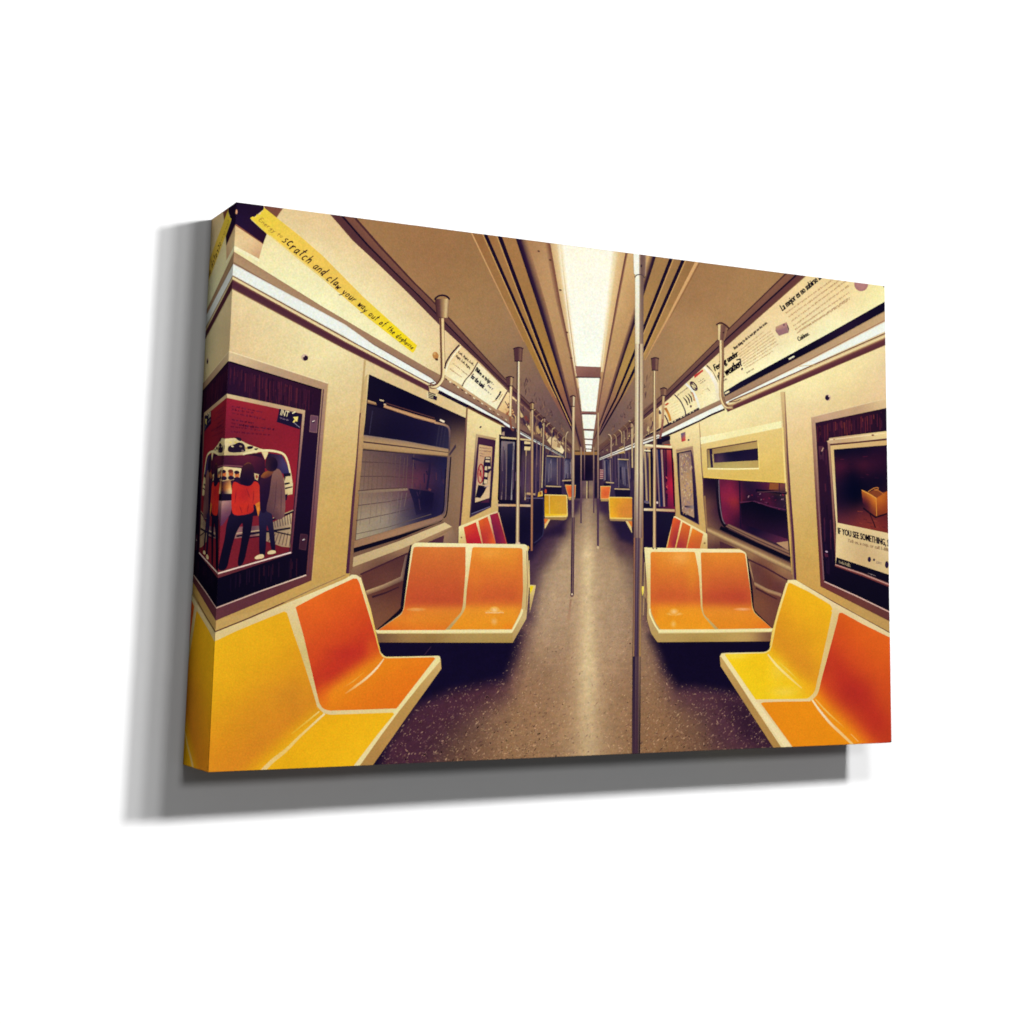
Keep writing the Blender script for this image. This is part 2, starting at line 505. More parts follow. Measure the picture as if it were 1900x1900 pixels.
band(ceil_, P2(1020, 446, 1040, 560, 1060, 657, 1072, 720), P2(1038, 446, 1054, 580, 1068, 690, 1076, 720), [(0, (200, 164, 116)), (.6, (222, 192, 142)), (1, (246, 236, 206))])
band(ceil_, P2(1161, 462, 1143, 560, 1120, 690), P2(1141, 456, 1128, 570, 1115, 690), [(0, (206, 168, 118)), (.6, (220, 186, 134)), (1, (238, 226, 186))])
for x, y in ZH(1145, 395, 1265, 748, 1340, 1245, 1392, 1548, 1010, 292): dot(ceil_, x, y, 2.6, 1.7, (92, 58, 46), .3)
for i in range(90):
    L = rnd.random() < .55; t = rnd.random(); x = (960 + 90 * t) if L else (1210 - 84 * t); y = (712 + 92 * t if L else 726 + 84 * t) - rnd.uniform(0, 40) * (1.1 - t)
    stroke(ceil_, smooth(P2(x, y, x + rnd.uniform(-2, 2), y + 5, x + rnd.uniform(-4, 4), y + rnd.uniform(8, 16) * (1.1 - t))), [.4, rnd.uniform(1, 2.4), .4], rnd.choice(((128, 94, 80), (112, 80, 74), (90, 62, 64), (138, 102, 82), (84, 58, 62))))
light = Part('printed_ceiling_light', None, 'row of glowing ceiling light panels')
fill(light, P2(1037, 440, 1143, 450, 1115, 682, 1068, 679), [(1060, 470, (250, 244, 222)), (1120, 480, (250, 244, 222)), (1070, 600, (247, 247, 230)), (1105, 600, (246, 246, 230)), (1090, 670, (244, 248, 232))])
for a, b in (((1037, 440), (1068, 679)), ((1143, 450), (1115, 682))):
    band(light, [a, b], [(a[0] + (7 if a[0] < 1090 else -7), a[1]), (b[0] + (3 if b[0] < 1090 else -3), b[1])], [(0, (236, 214, 168)), (1, (250, 244, 222))])
prev = (1068, 1115, 680)
for k, (xl0, xr0, y0, xl1, xr1, y1) in enumerate(((1071.5, 1112.5, 701, 1079, 1105.3, 763), (1079.5, 1106, 769, 1082, 1102.3, 795.5), (1083, 1101.5, 799, 1084.3, 1099.6, 813.5), (1084.8, 1099, 816, 1085.6, 1098.6, 824), (1086, 1098, 826, 1086.6, 1097.6, 832), (1087, 1097.2, 834, 1087.6, 1096.6, 838))):
    fill(ceil_, P2(prev[0], prev[2] - 1, prev[1], prev[2] + 1, xr0 + 1.5, y0 + 1, xl0 - 1.5, y0), [(xl0, prev[2], (150, 104, 92)), (1092, y0, (118, 76, 72)), (xr0, prev[2], (134, 92, 80))])
    stroke(ceil_, P2(prev[0], y0 - 1.2, prev[1], y0 + .4), max(.8, 2.6 - k * .5), (66, 34, 44))
    fill(light, P2(xl0, y0, xr0, y0 + .6, xr1, y1 + .6, xl1, y1), (243, 246, 230) if k < 3 else (244, 244, 232))
    band(light, P2(xl0, y0, xl1, y1), P2(xl0 + 2.2 - k * .3, y0, xl1 + 1.6 - k * .25, y1), [(0, (222, 190, 140)), (1, (244, 242, 222))])
    prev = (xl1, xr1, y1 + .6)
fill(ceil_, P2(1064, 838, 1118, 838, 1126, 846, 1062, 846), (148, 108, 66))

# ---- far end of the carriage
far = Part('printed_far_end', None, 'distant carriage end with door and clutter of poles')
fill(far, P2(938, 720, 1062, 826, 1066, 846, 1066, 960, 925, 1012, 925, 800), [(950, 780, (96, 66, 70)), (1000, 800, (92, 62, 62)), (1040, 840, (104, 72, 62)), (940, 900, (52, 38, 60)), (1000, 890, (60, 44, 70)), (1050, 880, (62, 46, 72)), (1050, 940, (50, 34, 58))])
fill(far, P2(1240, 722, 1110, 828, 1112, 846, 1116, 960, 1252, 1016, 1252, 810), [(1230, 780, (110, 80, 70)), (1180, 800, (104, 74, 66)), (1140, 836, (104, 72, 62)), (1220, 900, (52, 38, 60)), (1150, 890, (62, 46, 72)), (1130, 880, (66, 50, 76)), (1140, 950, (50, 34, 58))])
fill(far, P2(1062, 844, 1126, 844, 1126, 926, 1062, 926), [(1066, 860, (30, 20, 44)), (1094, 870, (18, 12, 34)), (1120, 880, (70, 46, 66)), (1070, 910, (24, 18, 42)), (1094, 885, (20, 14, 38))])
fill(far, P2(1079, 892, 1102, 892, 1102, 927, 1078, 926), [(1082, 900, (96, 72, 80)), (1091, 910, (150, 122, 96)), (1098, 900, (128, 104, 92)), (1084, 922, (86, 62, 70))])
stroke(far, P2(1091, 892, 1091, 927), 2, (54, 30, 50))
stroke(far, P2(1089, 893, 1088.5, 926), 1.4, (206, 182, 130))
fill(far, P2(1066, 896, 1076, 896, 1076, 922, 1068, 922), (22, 18, 42)); fill(far, P2(1103, 896, 1110, 896, 1110, 922, 1103, 922), (26, 20, 44))
for i in range(130):                                            # reflections in the far glass partitions
    L = rnd.random() < .5
    x = rnd.uniform(1010, 1062) if L else rnd.uniform(1116, 1176)
    t = abs(x - 1090) / 85
    y0, y1 = 846 - 14 * t + rnd.uniform(-3, 9), 890 + 14 * t + rnd.uniform(-16, 4)
    stroke(far, [(x, y0), (x + (2 - 4 * L) * t, y1)], rnd.uniform(.6, 2.0), rnd.choice(((40, 32, 60), (34, 26, 56), (76, 58, 80), (88, 70, 88), (66, 50, 78), (104, 84, 96), (48, 38, 66), (56, 40, 66))))
for p in (P2(1013, 848, 1034, 850, 1034, 900, 1011, 902), P2(1147, 853, 1164, 855, 1168, 906, 1148, 905), P2(1047, 850, 1060, 852, 1060, 888, 1047, 890), P2(1120, 852, 1132, 853, 1133, 894, 1121, 892)):
    fill(far, p, [(p[0][0], p[0][1], (64, 62, 88)), (p[1][0], p[1][1], (40, 36, 64)), (p[2][0], p[2][1], (60, 46, 72)), ((p[0][0] + p[1][0]) / 2, p[0][1] + 20, (92, 82, 100)), (p[3][0], p[3][1], (34, 28, 56))], 3)
    stroke(far, p + p[:1], 1.2, (22, 18, 40)); stroke(far, [p[0], p[3]], 1, (120, 104, 112)); stroke(far, [p[1], p[2]], 1.4, (140, 116, 108))
    for k in range(7):
        u = rnd.uniform(.12, .9); a, b = np.array(p[0]) * (1 - u) + np.array(p[1]) * u, np.array(p[3]) * (1 - u) + np.array(p[2]) * u
        stroke(far, [tuple(a + (b - a) * rnd.uniform(.02, .3)), tuple(b - (b - a) * rnd.uniform(.02, .3))], rnd.uniform(.8, 1.8), rnd.choice(((26, 24, 52), (36, 34, 66), (110, 104, 124), (84, 76, 98), (130, 116, 122), (30, 26, 54))))
for (x0, y0, x1, y1) in ((1013, 872 + 30, 1041, 903), (1140, 907, 1168, 908), (1043, 892, 1060, 891), (1124, 895, 1139, 896), (1014, 846, 1046, 848), (1146, 852, 1166, 853), (1124, 846, 1136, 846)):
    stroke(far, P2(x0, y0, x1, y1), 1.8, (196, 168, 122))
for p in (P2(1012, 904, 1042, 904, 1042, 918, 1012, 916), P2(1140, 909, 1170, 910, 1168, 922, 1142, 921), P2(1046, 893, 1062, 894, 1062, 900, 1046, 899), P2(1120, 896, 1132, 897, 1132, 902, 1120, 902)): fill(far, p, (22, 16, 42))
fill(far, ZL(1260, 1620, 1330, 1640, 1320, 1780, 1260, 1790), (128, 70, 84))
for k in range(5): stroke(far, P2(1113, 872 + k * 4, 1119, 872 + k * 4), 1, (206, 170, 150))

# ---- floor
floor_ = Part('printed_floor')


def floor_col(P):
    x, y = P[:, 0], P[:, 1]
    ys = [920, 960, 1000, 1060, 1150, 1250, 1330, 1420]
    base = np.stack([np.interp(y, ys, c) for c in ((78, 104, 128, 150, 153, 148, 142, 137), (57, 82, 104, 122, 122, 112, 104, 99), (64, 73, 84, 95, 96, 84, 74, 68))], 1)
    lo = np.array([54, 33, 47.])
    half = np.interp(y, [920, 1000, 1100, 1250, 1420], [26, 66, 120, 200, 300])
    t = np.clip((np.abs(x - 1092) / half - .54) / .72, 0, 1)[:, None]
    c = base * (1 - t) + lo * t
    s = np.interp(y, [930, 1030, 1420], [7, 12, 24])
    a = np.interp(y, [930, 990, 1030, 1060, 1110, 1160, 1240, 1300, 1360, 1420], [.05, .25, .85, .95, .72, .8, .9, .72, .55, .4])
    g = (a * np.exp(-((x - 1090.5) / s) ** 2))[:, None]
    c = c * (1 - g) + np.array([236, 216, 164.]) * g
    g = (.5 * np.exp(-((x - 1091) / (s * 3.0)) ** 2))[:, None]
    c = c * (1 - g) + np.array([206, 174, 132.]) * g
    for bx, by, sx, sy, k in ((1025, 1080, 34, 60, .5), (1015, 1160, 40, 70, .35), (1045, 1020, 18, 24, .4), (1135, 1085, 34, 55, .35), (1140, 1180, 30, 60, .25), (1060, 1060, 20, 60, .3), (960, 1370, 80, 70, .12), (1030, 992, 10, 10, .3)):
        g = (k * np.exp(-((x - bx) / sx) ** 2 - ((y - by) / sy) ** 2))[:, None]
        c = c * (1 - g) + np.array([206, 176, 138.]) * g
    for poly, wd, col, k in (
            (P2(640, 1440, 690, 1180, 975, 1150, 966, 1190, 950, 1240, 938, 1290, 880, 1320, 826, 1360, 780, 1440), 70, (74, 40, 56), .9),
            (P2(640, 1440, 690, 1180, 966, 1176, 958, 1215, 938, 1262, 890, 1272, 840, 1282, 770, 1310, 720, 1380, 700, 1440), 34, (18, 12, 40), 1),
            (P2(1200, 1150, 1219, 1190, 1232, 1240, 1250, 1296, 1310, 1330, 1328, 1384, 1440, 1440, 1450, 1150), 60, (80, 46, 60), .85),
            (P2(1206, 1180, 1222, 1216, 1232, 1246, 1256, 1276, 1290, 1276, 1330, 1282, 1390, 1290, 1440, 1350, 1450, 1150), 30, (17, 11, 36), 1),
            (P2(1340, 1300, 1390, 1300, 1450, 1400, 1380, 1372), 40, (46, 24, 44), .8),
            (P2(960, 1010, 1000, 985, 1050, 960, 1050, 985, 1040, 1002, 1022, 1030, 1000, 1062, 985, 1150, 975, 1150), 36, (70, 46, 66), .85),
            (P2(960, 1020, 1010, 985, 1050, 962, 1046, 992, 1012, 998, 985, 1040), 16, (36, 22, 52), .9),
            (P2(1128, 960, 1140, 962, 1178, 990, 1220, 1010, 1220, 1080, 1200, 1080, 1178, 1030, 1148, 1030, 1130, 990), 26, (84, 56, 66), .75),
            (P2(1130, 964, 1176, 966, 1178, 1012, 1150, 1002), 14, (30, 20, 52), .9),
            (P2(1050, 926, 1080, 926, 1072, 950, 1054, 960), 14, (50, 30, 62), .85),
            (P2(1104, 926, 1132, 926, 1130, 958, 1112, 950), 14, (50, 30, 62), .85)):
        m_ = soft(P, poly, wd) * k
        c = c * (1 - m_) + np.array(col, float) * m_
    return c * (1 + .08 * mottle(P, 3.2) + .07 * mottle(P * np.array([.35, 1.5]) + 500, 5) + .05 * mottle(P * np.array([1.4, .5]) + 90, 9))[:, None]


fill(floor_, P2(925, 1010, 1002, 985, 1050, 925, 1132, 925, 1190, 985, 1330, 1010, 1460, 1150, 1500, 1450, 600, 1450, 690, 1180, 900, 1100), floor_col, 3.6)
sp = random.Random(5)
V, C, F = [], [], []
for i in range(11000):                                           # terrazzo flecks
    y = 1430 - 330 * sp.random() ** 1.35; half = np.interp(y, [1100, 1420], [90, 420]); x = 1085 + sp.uniform(-half, half)
    d = math.exp(-((x - 1090) / 60) ** 2)
    if sp.random() < d * .7: continue
    b = floor_col(np.array([[x, y]]))[0]
    k = np.interp(y, [1130, 1420], [.7, 1.8]) * sp.choice((.5, .6, .7, .8, 1.0, 1.3))
    if b.sum() < 90: continue
    up = sp.random() < .62
    t = sp.uniform(.1, .62) ** 1.3 if up else sp.uniform(.1, .34)
    c = b * (1 - t) + np.array((238, 196, 150.) if up else (60, 30, 44.)) * t
    a = sp.uniform(0, 6.28); n = len(V)
    ex = sp.choice((1, 1, 1, 1.6, 2.6)); aa = sp.choice((a, -.9, -.7))
    ca, sa = math.cos(aa) * k * ex, math.sin(aa) * k * ex; cb, sb = -math.sin(aa) * k * .7, math.cos(aa) * k * .7
    V += [(x - ca, y - sa), (x + cb, y + sb), (x + ca, y + sa), (x - cb, y - sb)]; C += [c] * 4; F.append((n, n + 1, n + 2, n + 3))
floor_.add(V, C, F)
stroke(floor_, ZF(1050, 1880, 1140, 1770), .8, (70, 44, 66))
dot(floor_, 1169, 1194, 1.6, 1.3, (60, 34, 44))

# ---- far seats
def far_bench(c, pts, skirt, seam=None):
    b = Part('printed_bench', None, c[2]); s = Part('printed_seat', b)
    fill(b, skirt, (176, 140, 84))
    fill(b, pts, (230, 200, 120))
    a = np.array(pts); ctr = a.mean(0)
    fill(s, [tuple(ctr + (p - ctr) * .93) for p in a], [(a[0][0], a[:, 1].min(), c[0]), (ctr[0], ctr[1], c[1]), (ctr[0], a[:, 1].max() - 6, c[1]), (ctr[0], a[:, 1].max(), c[0])])
    if seam: stroke(b, seam, 2.4, (222, 180, 96))


far_bench(((236, 128, 60), (206, 84, 44), 'small far orange seat left of the aisle'), P2(1048, 899.5, 1068, 900, 1067, 922, 1055, 924), P2(1052, 922, 1067, 920, 1066, 927, 1056, 928))
far_bench(((236, 136, 60), (212, 92, 50), 'small far orange seat right of the aisle'), P2(1114, 902, 1133, 902, 1130, 926, 1114, 926), P2(1114, 925, 1130, 925, 1128, 930, 1115, 930))
lb = Part('printed_bench', None, 'far yellow seat left of the aisle with orange seat edge'); ls = Part('printed_seat', lb)
fill(lb, ZO(95, 980, 200, 985, 100, 1160), (222, 190, 120)); fill(lb, ZO(95, 970, 170, 972, 100, 1080), (220, 110, 44))
fill(lb, ZO(100, 935, 505, 925, 480, 985, 440, 1000, 200, 990, 100, 975), (150, 118, 74))
fill(lb, rounded(ZO(92, 545, 495, 555, 505, 930, 480, 945, 100, 945), 2), (236, 208, 120))
fill(ls, rounded(ZO(92, 560, 480, 570, 490, 890, 100, 890), 2), [(1012, 922, (196, 142, 40)), (1030, 930, (208, 156, 46)), (1045, 925, (206, 150, 52)), (1040, 945, (208, 156, 50)), (1014, 950, (214, 160, 30))])
stroke(lb, ZO(180, 560, 185, 900), 1.6, (222, 184, 100)); fill(ls, ZO(100, 885, 490, 895, 490, 915, 100, 930), (232, 186, 44))
lr = Part('printed_bench', None, 'far yellow seat right of the aisle with orange seat edge'); lrs = Part('printed_seat', lr)
fill(lr, ZO(1520, 1010, 1620, 1020, 1640, 1230), (220, 190, 120)); fill(lr, ZO(1560, 1010, 1640, 1015, 1640, 1130), (216, 120, 50))
fill(lr, ZO(1235, 970, 1640, 985, 1640, 1020, 1260, 1010), (160, 126, 84))
fill(lr, rounded(ZO(1225, 588, 1640, 595, 1640, 985, 1245, 975), 2), (232, 196, 100))
fill(lrs, rounded(ZO(1240, 605, 1640, 612, 1640, 960, 1255, 950), 2), [(1134, 926, (216, 160, 40)), (1150, 930, (222, 150, 44)), (1150, 950, (204, 128, 50)), (1168, 935, (206, 130, 50)), (1140, 957, (236, 170, 40))])
# ---- left wall
wl = Part('printed_wall', None, 'cream wall on the left of the picture')
fill(wl, P2(380, 480, 640, 590, 800, 715, 950, 800, 930, 815, 924, 955, 866, 990, 640, 1110, 380, 1230), [
    (450, 570, (232, 208, 156)), (600, 660, (240, 224, 168)), (440, 640, (226, 198, 148)), (560, 690, (236, 216, 160)), (640, 720, (228, 204, 150)), (620, 800, (220, 190, 128)),
    (620, 900, (208, 172, 102)), (600, 1000, (204, 164, 92)), (600, 1080, (200, 158, 86)), (450, 1150, (190, 152, 86)), (720, 690, (226, 200, 148)), (790, 740, (214, 184, 132)), (860, 760, (226, 200, 146)), (890, 780, (236, 220, 160)), (880, 850, (216, 184, 126)), (870, 950, (206, 168, 104))], 9)
stroke(wl, P2(677, 668, 668, 774, 658, 900), [4, 3], [(196, 166, 112), (176, 140, 90)])
fill(wl, ZB(-80, 1700, 250, 1590, 1060, 1390, 1400, 1180, 1790, 1060, 1700, 1120, 1060, 1400, 250, 1730), (196, 158, 92))
stroke(wl, ZB(-100, 1870, 250, 1722, 640, 1565, 1060, 1380), 2.2, (84, 46, 48))
stroke(wl, ZB(1060, 1380, 1400, 1220, 1780, 1055), [1.8, 1.2], (140, 106, 74))
dot(wl, 565.4, 663.5, 6.6, 6.2, (206, 172, 150)); dot(wl, 566.8, 664.6, 5, 4.8, (40, 22, 42)); dot(wl, 563, 660.6, 2, 2, (220, 190, 170)); dot(wl, 891.5, 792.5, 2.4, 1.6, (46, 28, 54), -.5)
# service sticker above the window
fill(wl, ZE(1220, 548, 1330, 580, 1330, 655, 1215, 620), (232, 214, 164))
for k in range(4): stroke(wl, ZE(1228 + k * 2, 556 + k * 20, 1318, 584 + k * 20), 2, (40, 24, 46))
fill(wl, ZE(1290, 590, 1335, 610, 1330, 655, 1290, 640), (34, 22, 46))

# ---- upper left panel, molding, tape
ul = Part('printed_wall', None, 'cream slanted panel under the ceiling, upper left')
fill(ul, P2(380, 350, 640, 390, 813, 599, 860, 640, 945, 730, 1060, 830, 1058, 842, 920, 774, 824, 700, 789, 681, 688, 622, 600, 570, 380, 440), [
    (560, 400, (228, 198, 146)), (640, 450, (230, 202, 150)), (760, 560, (230, 204, 154)), (810, 620, (228, 202, 152)), (480, 470, (240, 228, 172)), (560, 520, (244, 238, 186)), (680, 600, (244, 236, 184)), (760, 660, (240, 228, 176)), (830, 680, (226, 196, 144)), (900, 730, (190, 150, 110)), (980, 790, (120, 86, 76)), (1050, 835, (104, 74, 66))])
mold = Part('printed_molding', None, 'dark brown ceiling molding, left')
band(mold, P2(600, 384, 607, 392, 653.7, 446, 698, 487, 750, 537, 813, 601, 898, 680, 944, 724, 1000, 778, 1062, 834), P2(648, 384, 660, 403, 712, 462, 770.5, 525, 806, 560, 842, 598, 938, 703, 965, 730, 1010, 776, 1064, 828),
     [(0, (120, 78, 62)), (.06, (86, 50, 52)), (.4, (84, 48, 52)), (.42, (20, 12, 32)), (.5, (22, 12, 34)), (.53, (116, 72, 60)), (.86, (124, 80, 64)), (.9, (70, 36, 44)), (1, (80, 46, 46))], [(0, (90, 60, 60)), (.06, (76, 46, 56)), (.4, (74, 44, 56)), (.42, (30, 18, 40)), (.5, (30, 18, 40)), (.53, (90, 60, 60)), (.86, (96, 66, 62)), (.9, (62, 36, 46)), (1, (70, 44, 50))])
fill(ul, P2(380, 350, 436, 370, 488, 377, 490, 388, 470, 404, 466, 408, 495, 434, 488, 453, 437, 418, 380, 395), [(440, 380, (30, 16, 42)), (470, 390, (34, 18, 42)), (450, 415, (36, 20, 52)), (485, 440, (42, 18, 40))])
dot(ul, 438.6, 393, 1.8, 4.4, (236, 170, 130))
fill(ul, P2(380, 410, 437, 418, 488, 453, 480, 481, 436, 458, 380, 440), [(440, 430, (230, 196, 142)), (470, 455, (226, 190, 140)), (478, 478, (200, 156, 116)), (436, 454, (236, 210, 156))])
stroke(ul, P2(437, 417, 488, 452), [3, 1.5], [(150, 90, 70), (110, 62, 54)])
stroke(ul, P2(380, 428, 436, 460, 482, 484), [8, 5], (246, 238, 190))
fill(ul, P2(488, 378, 526, 386, 512, 404, 492, 388), (122, 74, 60))
stroke(ul, P2(524, 387, 512, 405), 1, (160, 112, 80))
dot(ul, 808, 660, 5.6, 7.6, (184, 128, 70), -.3); dot(ul, 810, 667, 3.2, 2.2, (70, 44, 36), .3); dot(ul, 806, 656, 2.4, 3, (206, 156, 96))
for i in range(26): dot(ul, 800 + rnd.uniform(-16, 20), 672 + rnd.uniform(-6, 16), .8, .7, (206, 176, 130), 0, 6)
tape = Part('printed_tape', None, 'yellow tape with handwriting')
tape_top, tape_bot = P2(490, 385.5, 560, 441, 600, 476, 674, 551, 774, 641), P2(464, 405, 494, 433, 560, 487, 600, 519, 685, 592, 765.5, 655)
fill(tape, tape_top + P2(770, 650) + tape_bot[::-1] + P2(468, 402, 474, 403, 476, 398, 483, 398, 484, 393, 487, 392), [(480, 400, (238, 208, 66)), (520, 430, (238, 202, 78)), (600, 500, (236, 194, 86)), (660, 550, (236, 198, 84)), (700, 580, (238, 208, 60)), (740, 620, (242, 216, 28)), (765, 645, (240, 210, 40))], 6)
stroke(tape, P2(500, 437, 560, 485, 620, 533), 2, (240, 216, 132))
GL = {'s': ([(.8, .95), (.35, .85), (.3, .65), (.7, .45), (.65, .12), (.1, 0)],), 'c': ([(.8, .9), (.4, 1), (.1, .6), (.2, .1), (.8, .1)],), 'r': ([(.1, 1), (.2, 0)], [(.17, .5), (.45, .95), (.85, .95)]),
      'a': ([(.8, .95), (.3, .9), (.1, .4), (.35, .05), (.7, .4), (.82, .95), (.8, .3), (1, 0)],), 't': ([(.55, 1.7), (.4, .3), (.6, 0)], [(.05, 1.1), (.95, 1.2)]), 'h': ([(.15, 1.8), (.1, 0)], [(.1, .4), (.45, .95), (.75, .8), (.8, 0)]),
      'n': ([(.1, .95), (.12, 0)], [(.12, .5), (.45, .95), (.75, .8), (.85, 0)]), 'd': ([(.75, .8), (.3, .9), (.1, .4), (.3, .05), (.7, .35)], [(.8, 1.8), (.75, 0), (.95, .0)]), 'l': ([(.5, 1.8), (.4, .2), (.6, 0)],),
      'w': ([(.05, .95), (.25, .05), (.5, .7), (.72, .05), (1, .95)],), 'y': ([(.1, .95), (.35, .3), (.6, .4)], [(.9, .95), (.5, -.2), (.1, -.7)]), 'o': ([(.5, .95), (.12, .6), (.3, .05), (.8, .3), (.75, .85), (.5, .95)],),
      'u': ([(.1, .95), (.2, .15), (.55, .05), (.8, .5), (.85, .95), (.9, 0)],), 'f': ([(.9, 1.6), (.55, 1.7), (.45, 1), (.35, -.4)], [(.1, .9), (.9, .95)]), 'e': ([(.15, .5), (.8, .6), (.6, .95), (.2, .7), (.2, .15), (.85, .1)],),
      'g': ([(.8, .9), (.35, .9), (.15, .45), (.5, .2), (.8, .8), (.75, -.3), (.2, -.6)],), 'E': ([(.9, 1.6), (.2, 1.6), (.15, 0), (.9, 0)], [(.2, .8), (.75, .85)]), ' ': ()}


def hand(part, s, base, h0, h1, col, wd, track=1.16):
    """handwriting along a base line, its letters shrinking from height h0 to h1"""
    base = np.array(base, float); seg = np.linalg.norm(np.diff(base, axis=0), axis=1); cum = np.concatenate([[0], np.cumsum(seg)]); L = cum[-1]
    ws = []; tot = 0
    for i, ch in enumerate(s):
        k = h0 + (h1 - h0) * i / len(s); ws.append(k * (.8 if ch == ' ' else .62 if ch == 'l' else .92)); tot += ws[-1]
    x = 0
    for i, ch in enumerate(s):
        h = h0 + (h1 - h0) * i / len(s); adv = ws[i] * L / tot
        p = np.array([np.interp(x, cum, base[:, 0]), np.interp(x, cum, base[:, 1])]); p2 = np.array([np.interp(x + adv, cum, base[:, 0]), np.interp(x + adv, cum, base[:, 1])])
        d = (p2 - p) / (np.linalg.norm(p2 - p) + 1e-6); up = np.array([d[1], -d[0]]); up = up + d * .22; jit = rnd.uniform(-.12, .12) * h
        for g in GL[ch]:
            pts = [tuple(p + d * (gx * adv / track) + up * (gy * h * .62 + jit)) for gx, gy in g]
            stroke(part, smooth(pts, 4), wd * (h / h0) ** .7 * rnd.uniform(.85, 1.15), col)
        x += adv


hand(tape, 'Energy to', P2(479, 409, 522, 443), 7.5, 6.5, (150, 108, 52), 1.1)
hand(tape, 'scratch and claw your way out of the doghouse', P2(522, 447, 560, 480, 610, 523, 680, 582, 765, 649), 17, 7.4, (56, 30, 34), 2.2, 1.3)

# ---- light strip, shelf, grab rail (left)
shelf = Part('printed_light_strip', None, 'glowing strip light and shelf edge, left')
band(shelf, P2(380, 440, 434, 467, 600, 570, 688, 622, 789, 681, 824, 701, 858, 722, 931, 774, 1000, 822, 1048, 850), P2(380, 464, 432, 489, 600, 577.5 + 8, 690, 639, 800, 703, 816, 717, 868, 744, 932, 779, 1000, 825, 1048, 852),
     [(0, (150, 112, 84)), (.1, (176, 140, 104)), (.8, (182, 150, 112)), (.93, (120, 80, 62)), (1, (196, 170, 140))], [(0, (150, 112, 84)), (.1, (140, 104, 84)), (.8, (120, 86, 76)), (.93, (80, 50, 60)), (1, (150, 120, 110))])
for i in range(16): stroke(shelf, [(826 + i * 7.4, 702.6 + i * 5.0), (829.5 + i * 7.4, 705 + i * 5.0)], 2.2 - i * .08, (238, 222, 180) if i % 2 else (70, 40, 46))
band(shelf, P2(380, 464, 432, 489.5, 640, 602, 693, 640, 800, 702, 816, 717, 868, 744, 924, 776, 947, 790, 981, 809.5, 1047, 847), P2(380, 487, 431, 511, 640, 625.5, 669.5, 644, 788, 707, 813, 724, 871.6, 752.6, 924, 780.5, 947, 795, 980, 813.5, 1047, 849.5),
     [(0, (216, 206, 190)), (.1, (236, 240, 230)), (.9, (238, 242, 232)), (1, (206, 190, 160))])
stroke(shelf, P2(380, 489, 431, 512, 640, 627, 790, 708.5), 2, (96, 56, 52))
band(shelf, P2(380, 490, 431, 512.5, 640, 628, 795, 712), P2(380, 496, 430.5, 518.5, 640, 635, 795, 716), [(0, (206, 174, 124)), (.5, (240, 222, 170)), (1, (196, 160, 110))])
band(shelf, P2(380, 496, 430.5, 518, 640, 634, 795, 715.5), P2(380, 514, 430, 536.5, 632, 640, 673, 667, 797, 727)[0:2] + P2(634, 645.5, 797, 727.5), [(0, (120, 74, 66)), (.25, (78, 38, 52)), (.85, (84, 46, 56)), (1, (170, 126, 90))])
fill(wl, P2(815, 724, 868, 752, 872, 757, 866, 757, 812, 730), (26, 16, 40)); band(wl, P2(868, 752, 924, 779, 934, 786), P2(868, 758, 924, 787, 934, 791), [(0, (40, 22, 36)), (.6, (60, 30, 40)), (1, (150, 104, 60))])
rail = Part('printed_grab_rail', None, 'bent grab rail hanging from the ceiling, left')
rail_pts = smooth(P2(819.5, 590, 820.5, 640, 821.5, 690, 818, 706, 808, 716.5, 797, 716))
stroke(rail, rail_pts, 9, [(150, 108, 78), (150, 110, 80), (120, 76, 62)]); stroke(rail, [(x + 1.5, y + .6) for x, y in rail_pts], 4, [(226, 198, 142), (238, 216, 162), (236, 212, 160)]); stroke(rail, [(x - 2.6, y - 1) for x, y in rail_pts], 1.6, (66, 36, 40))
stroke(rail, smooth(P2(788, 707, 797, 711, 806, 709)), 2, (96, 58, 50))
band(rail, P2(807, 555, 810, 588), P2(834, 554, 831, 590), [(0, (64, 36, 40)), (.3, (98, 60, 60)), (.6, (170, 134, 92)), (.8, (216, 186, 134)), (1, (130, 92, 66))])
stroke(rail, smooth(P2(806, 556, 812, 550, 820, 548, 829, 550, 834, 556)), 3.2, (38, 20, 38))

# ---- row of small ads, left
ads = Part('printed_advert', None, 'row of small cream adverts above the strip light, left')
fill(ads, P2(855, 642, 886, 671.5, 858, 716, 824, 695, 825, 684, 836, 664), [(850, 655, (232, 200, 150)), (870, 680, (240, 218, 164)), (845, 700, (244, 236, 196)), (830, 685, (236, 214, 160))])
stroke(ads, smooth(P2(852, 640, 838, 656, 828, 672, 825, 684)), 3, (54, 28, 48)); stroke(ads, smooth(P2(855, 643, 842, 658, 831, 676, 827, 690)), 2.6, (246, 236, 196))
fill(ads, P2(887, 673, 941, 725, 921, 760, 858, 718, 866, 703, 876, 694), [(890, 685, (242, 228, 182)), (930, 735, (238, 220, 170)), (880, 715, (246, 240, 206)), (915, 745, (244, 236, 196))])
stroke(ads, smooth(P2(886, 672, 876, 690, 862, 707, 857, 717)), 1.9, (70, 40, 52)); stroke(ads, P2(941, 726, 930, 745, 922, 759), 1.8, (90, 58, 62))
text(ads, 'Left, Right, Left,', (852, 651), (880, 675), (877, 680), (849, 656), (70, 42, 56), .008, fat=.05)
text(ads, 'Right, Left, Right,', (847.5, 658), (874, 682), (871, 687), (844.5, 663), (70, 42, 56), .008, fat=.05)
mumble(ads, rnd, (840, 674), (868, 697), 3, (150, 112, 92)); mumble(ads, rnd, (834, 684), (856, 700), 3, (176, 134, 100))
text(ads, 'Bike a trip', (885, 681), (911, 706), (906, 714), (880, 690), (40, 30, 60), .014, fat=.07)
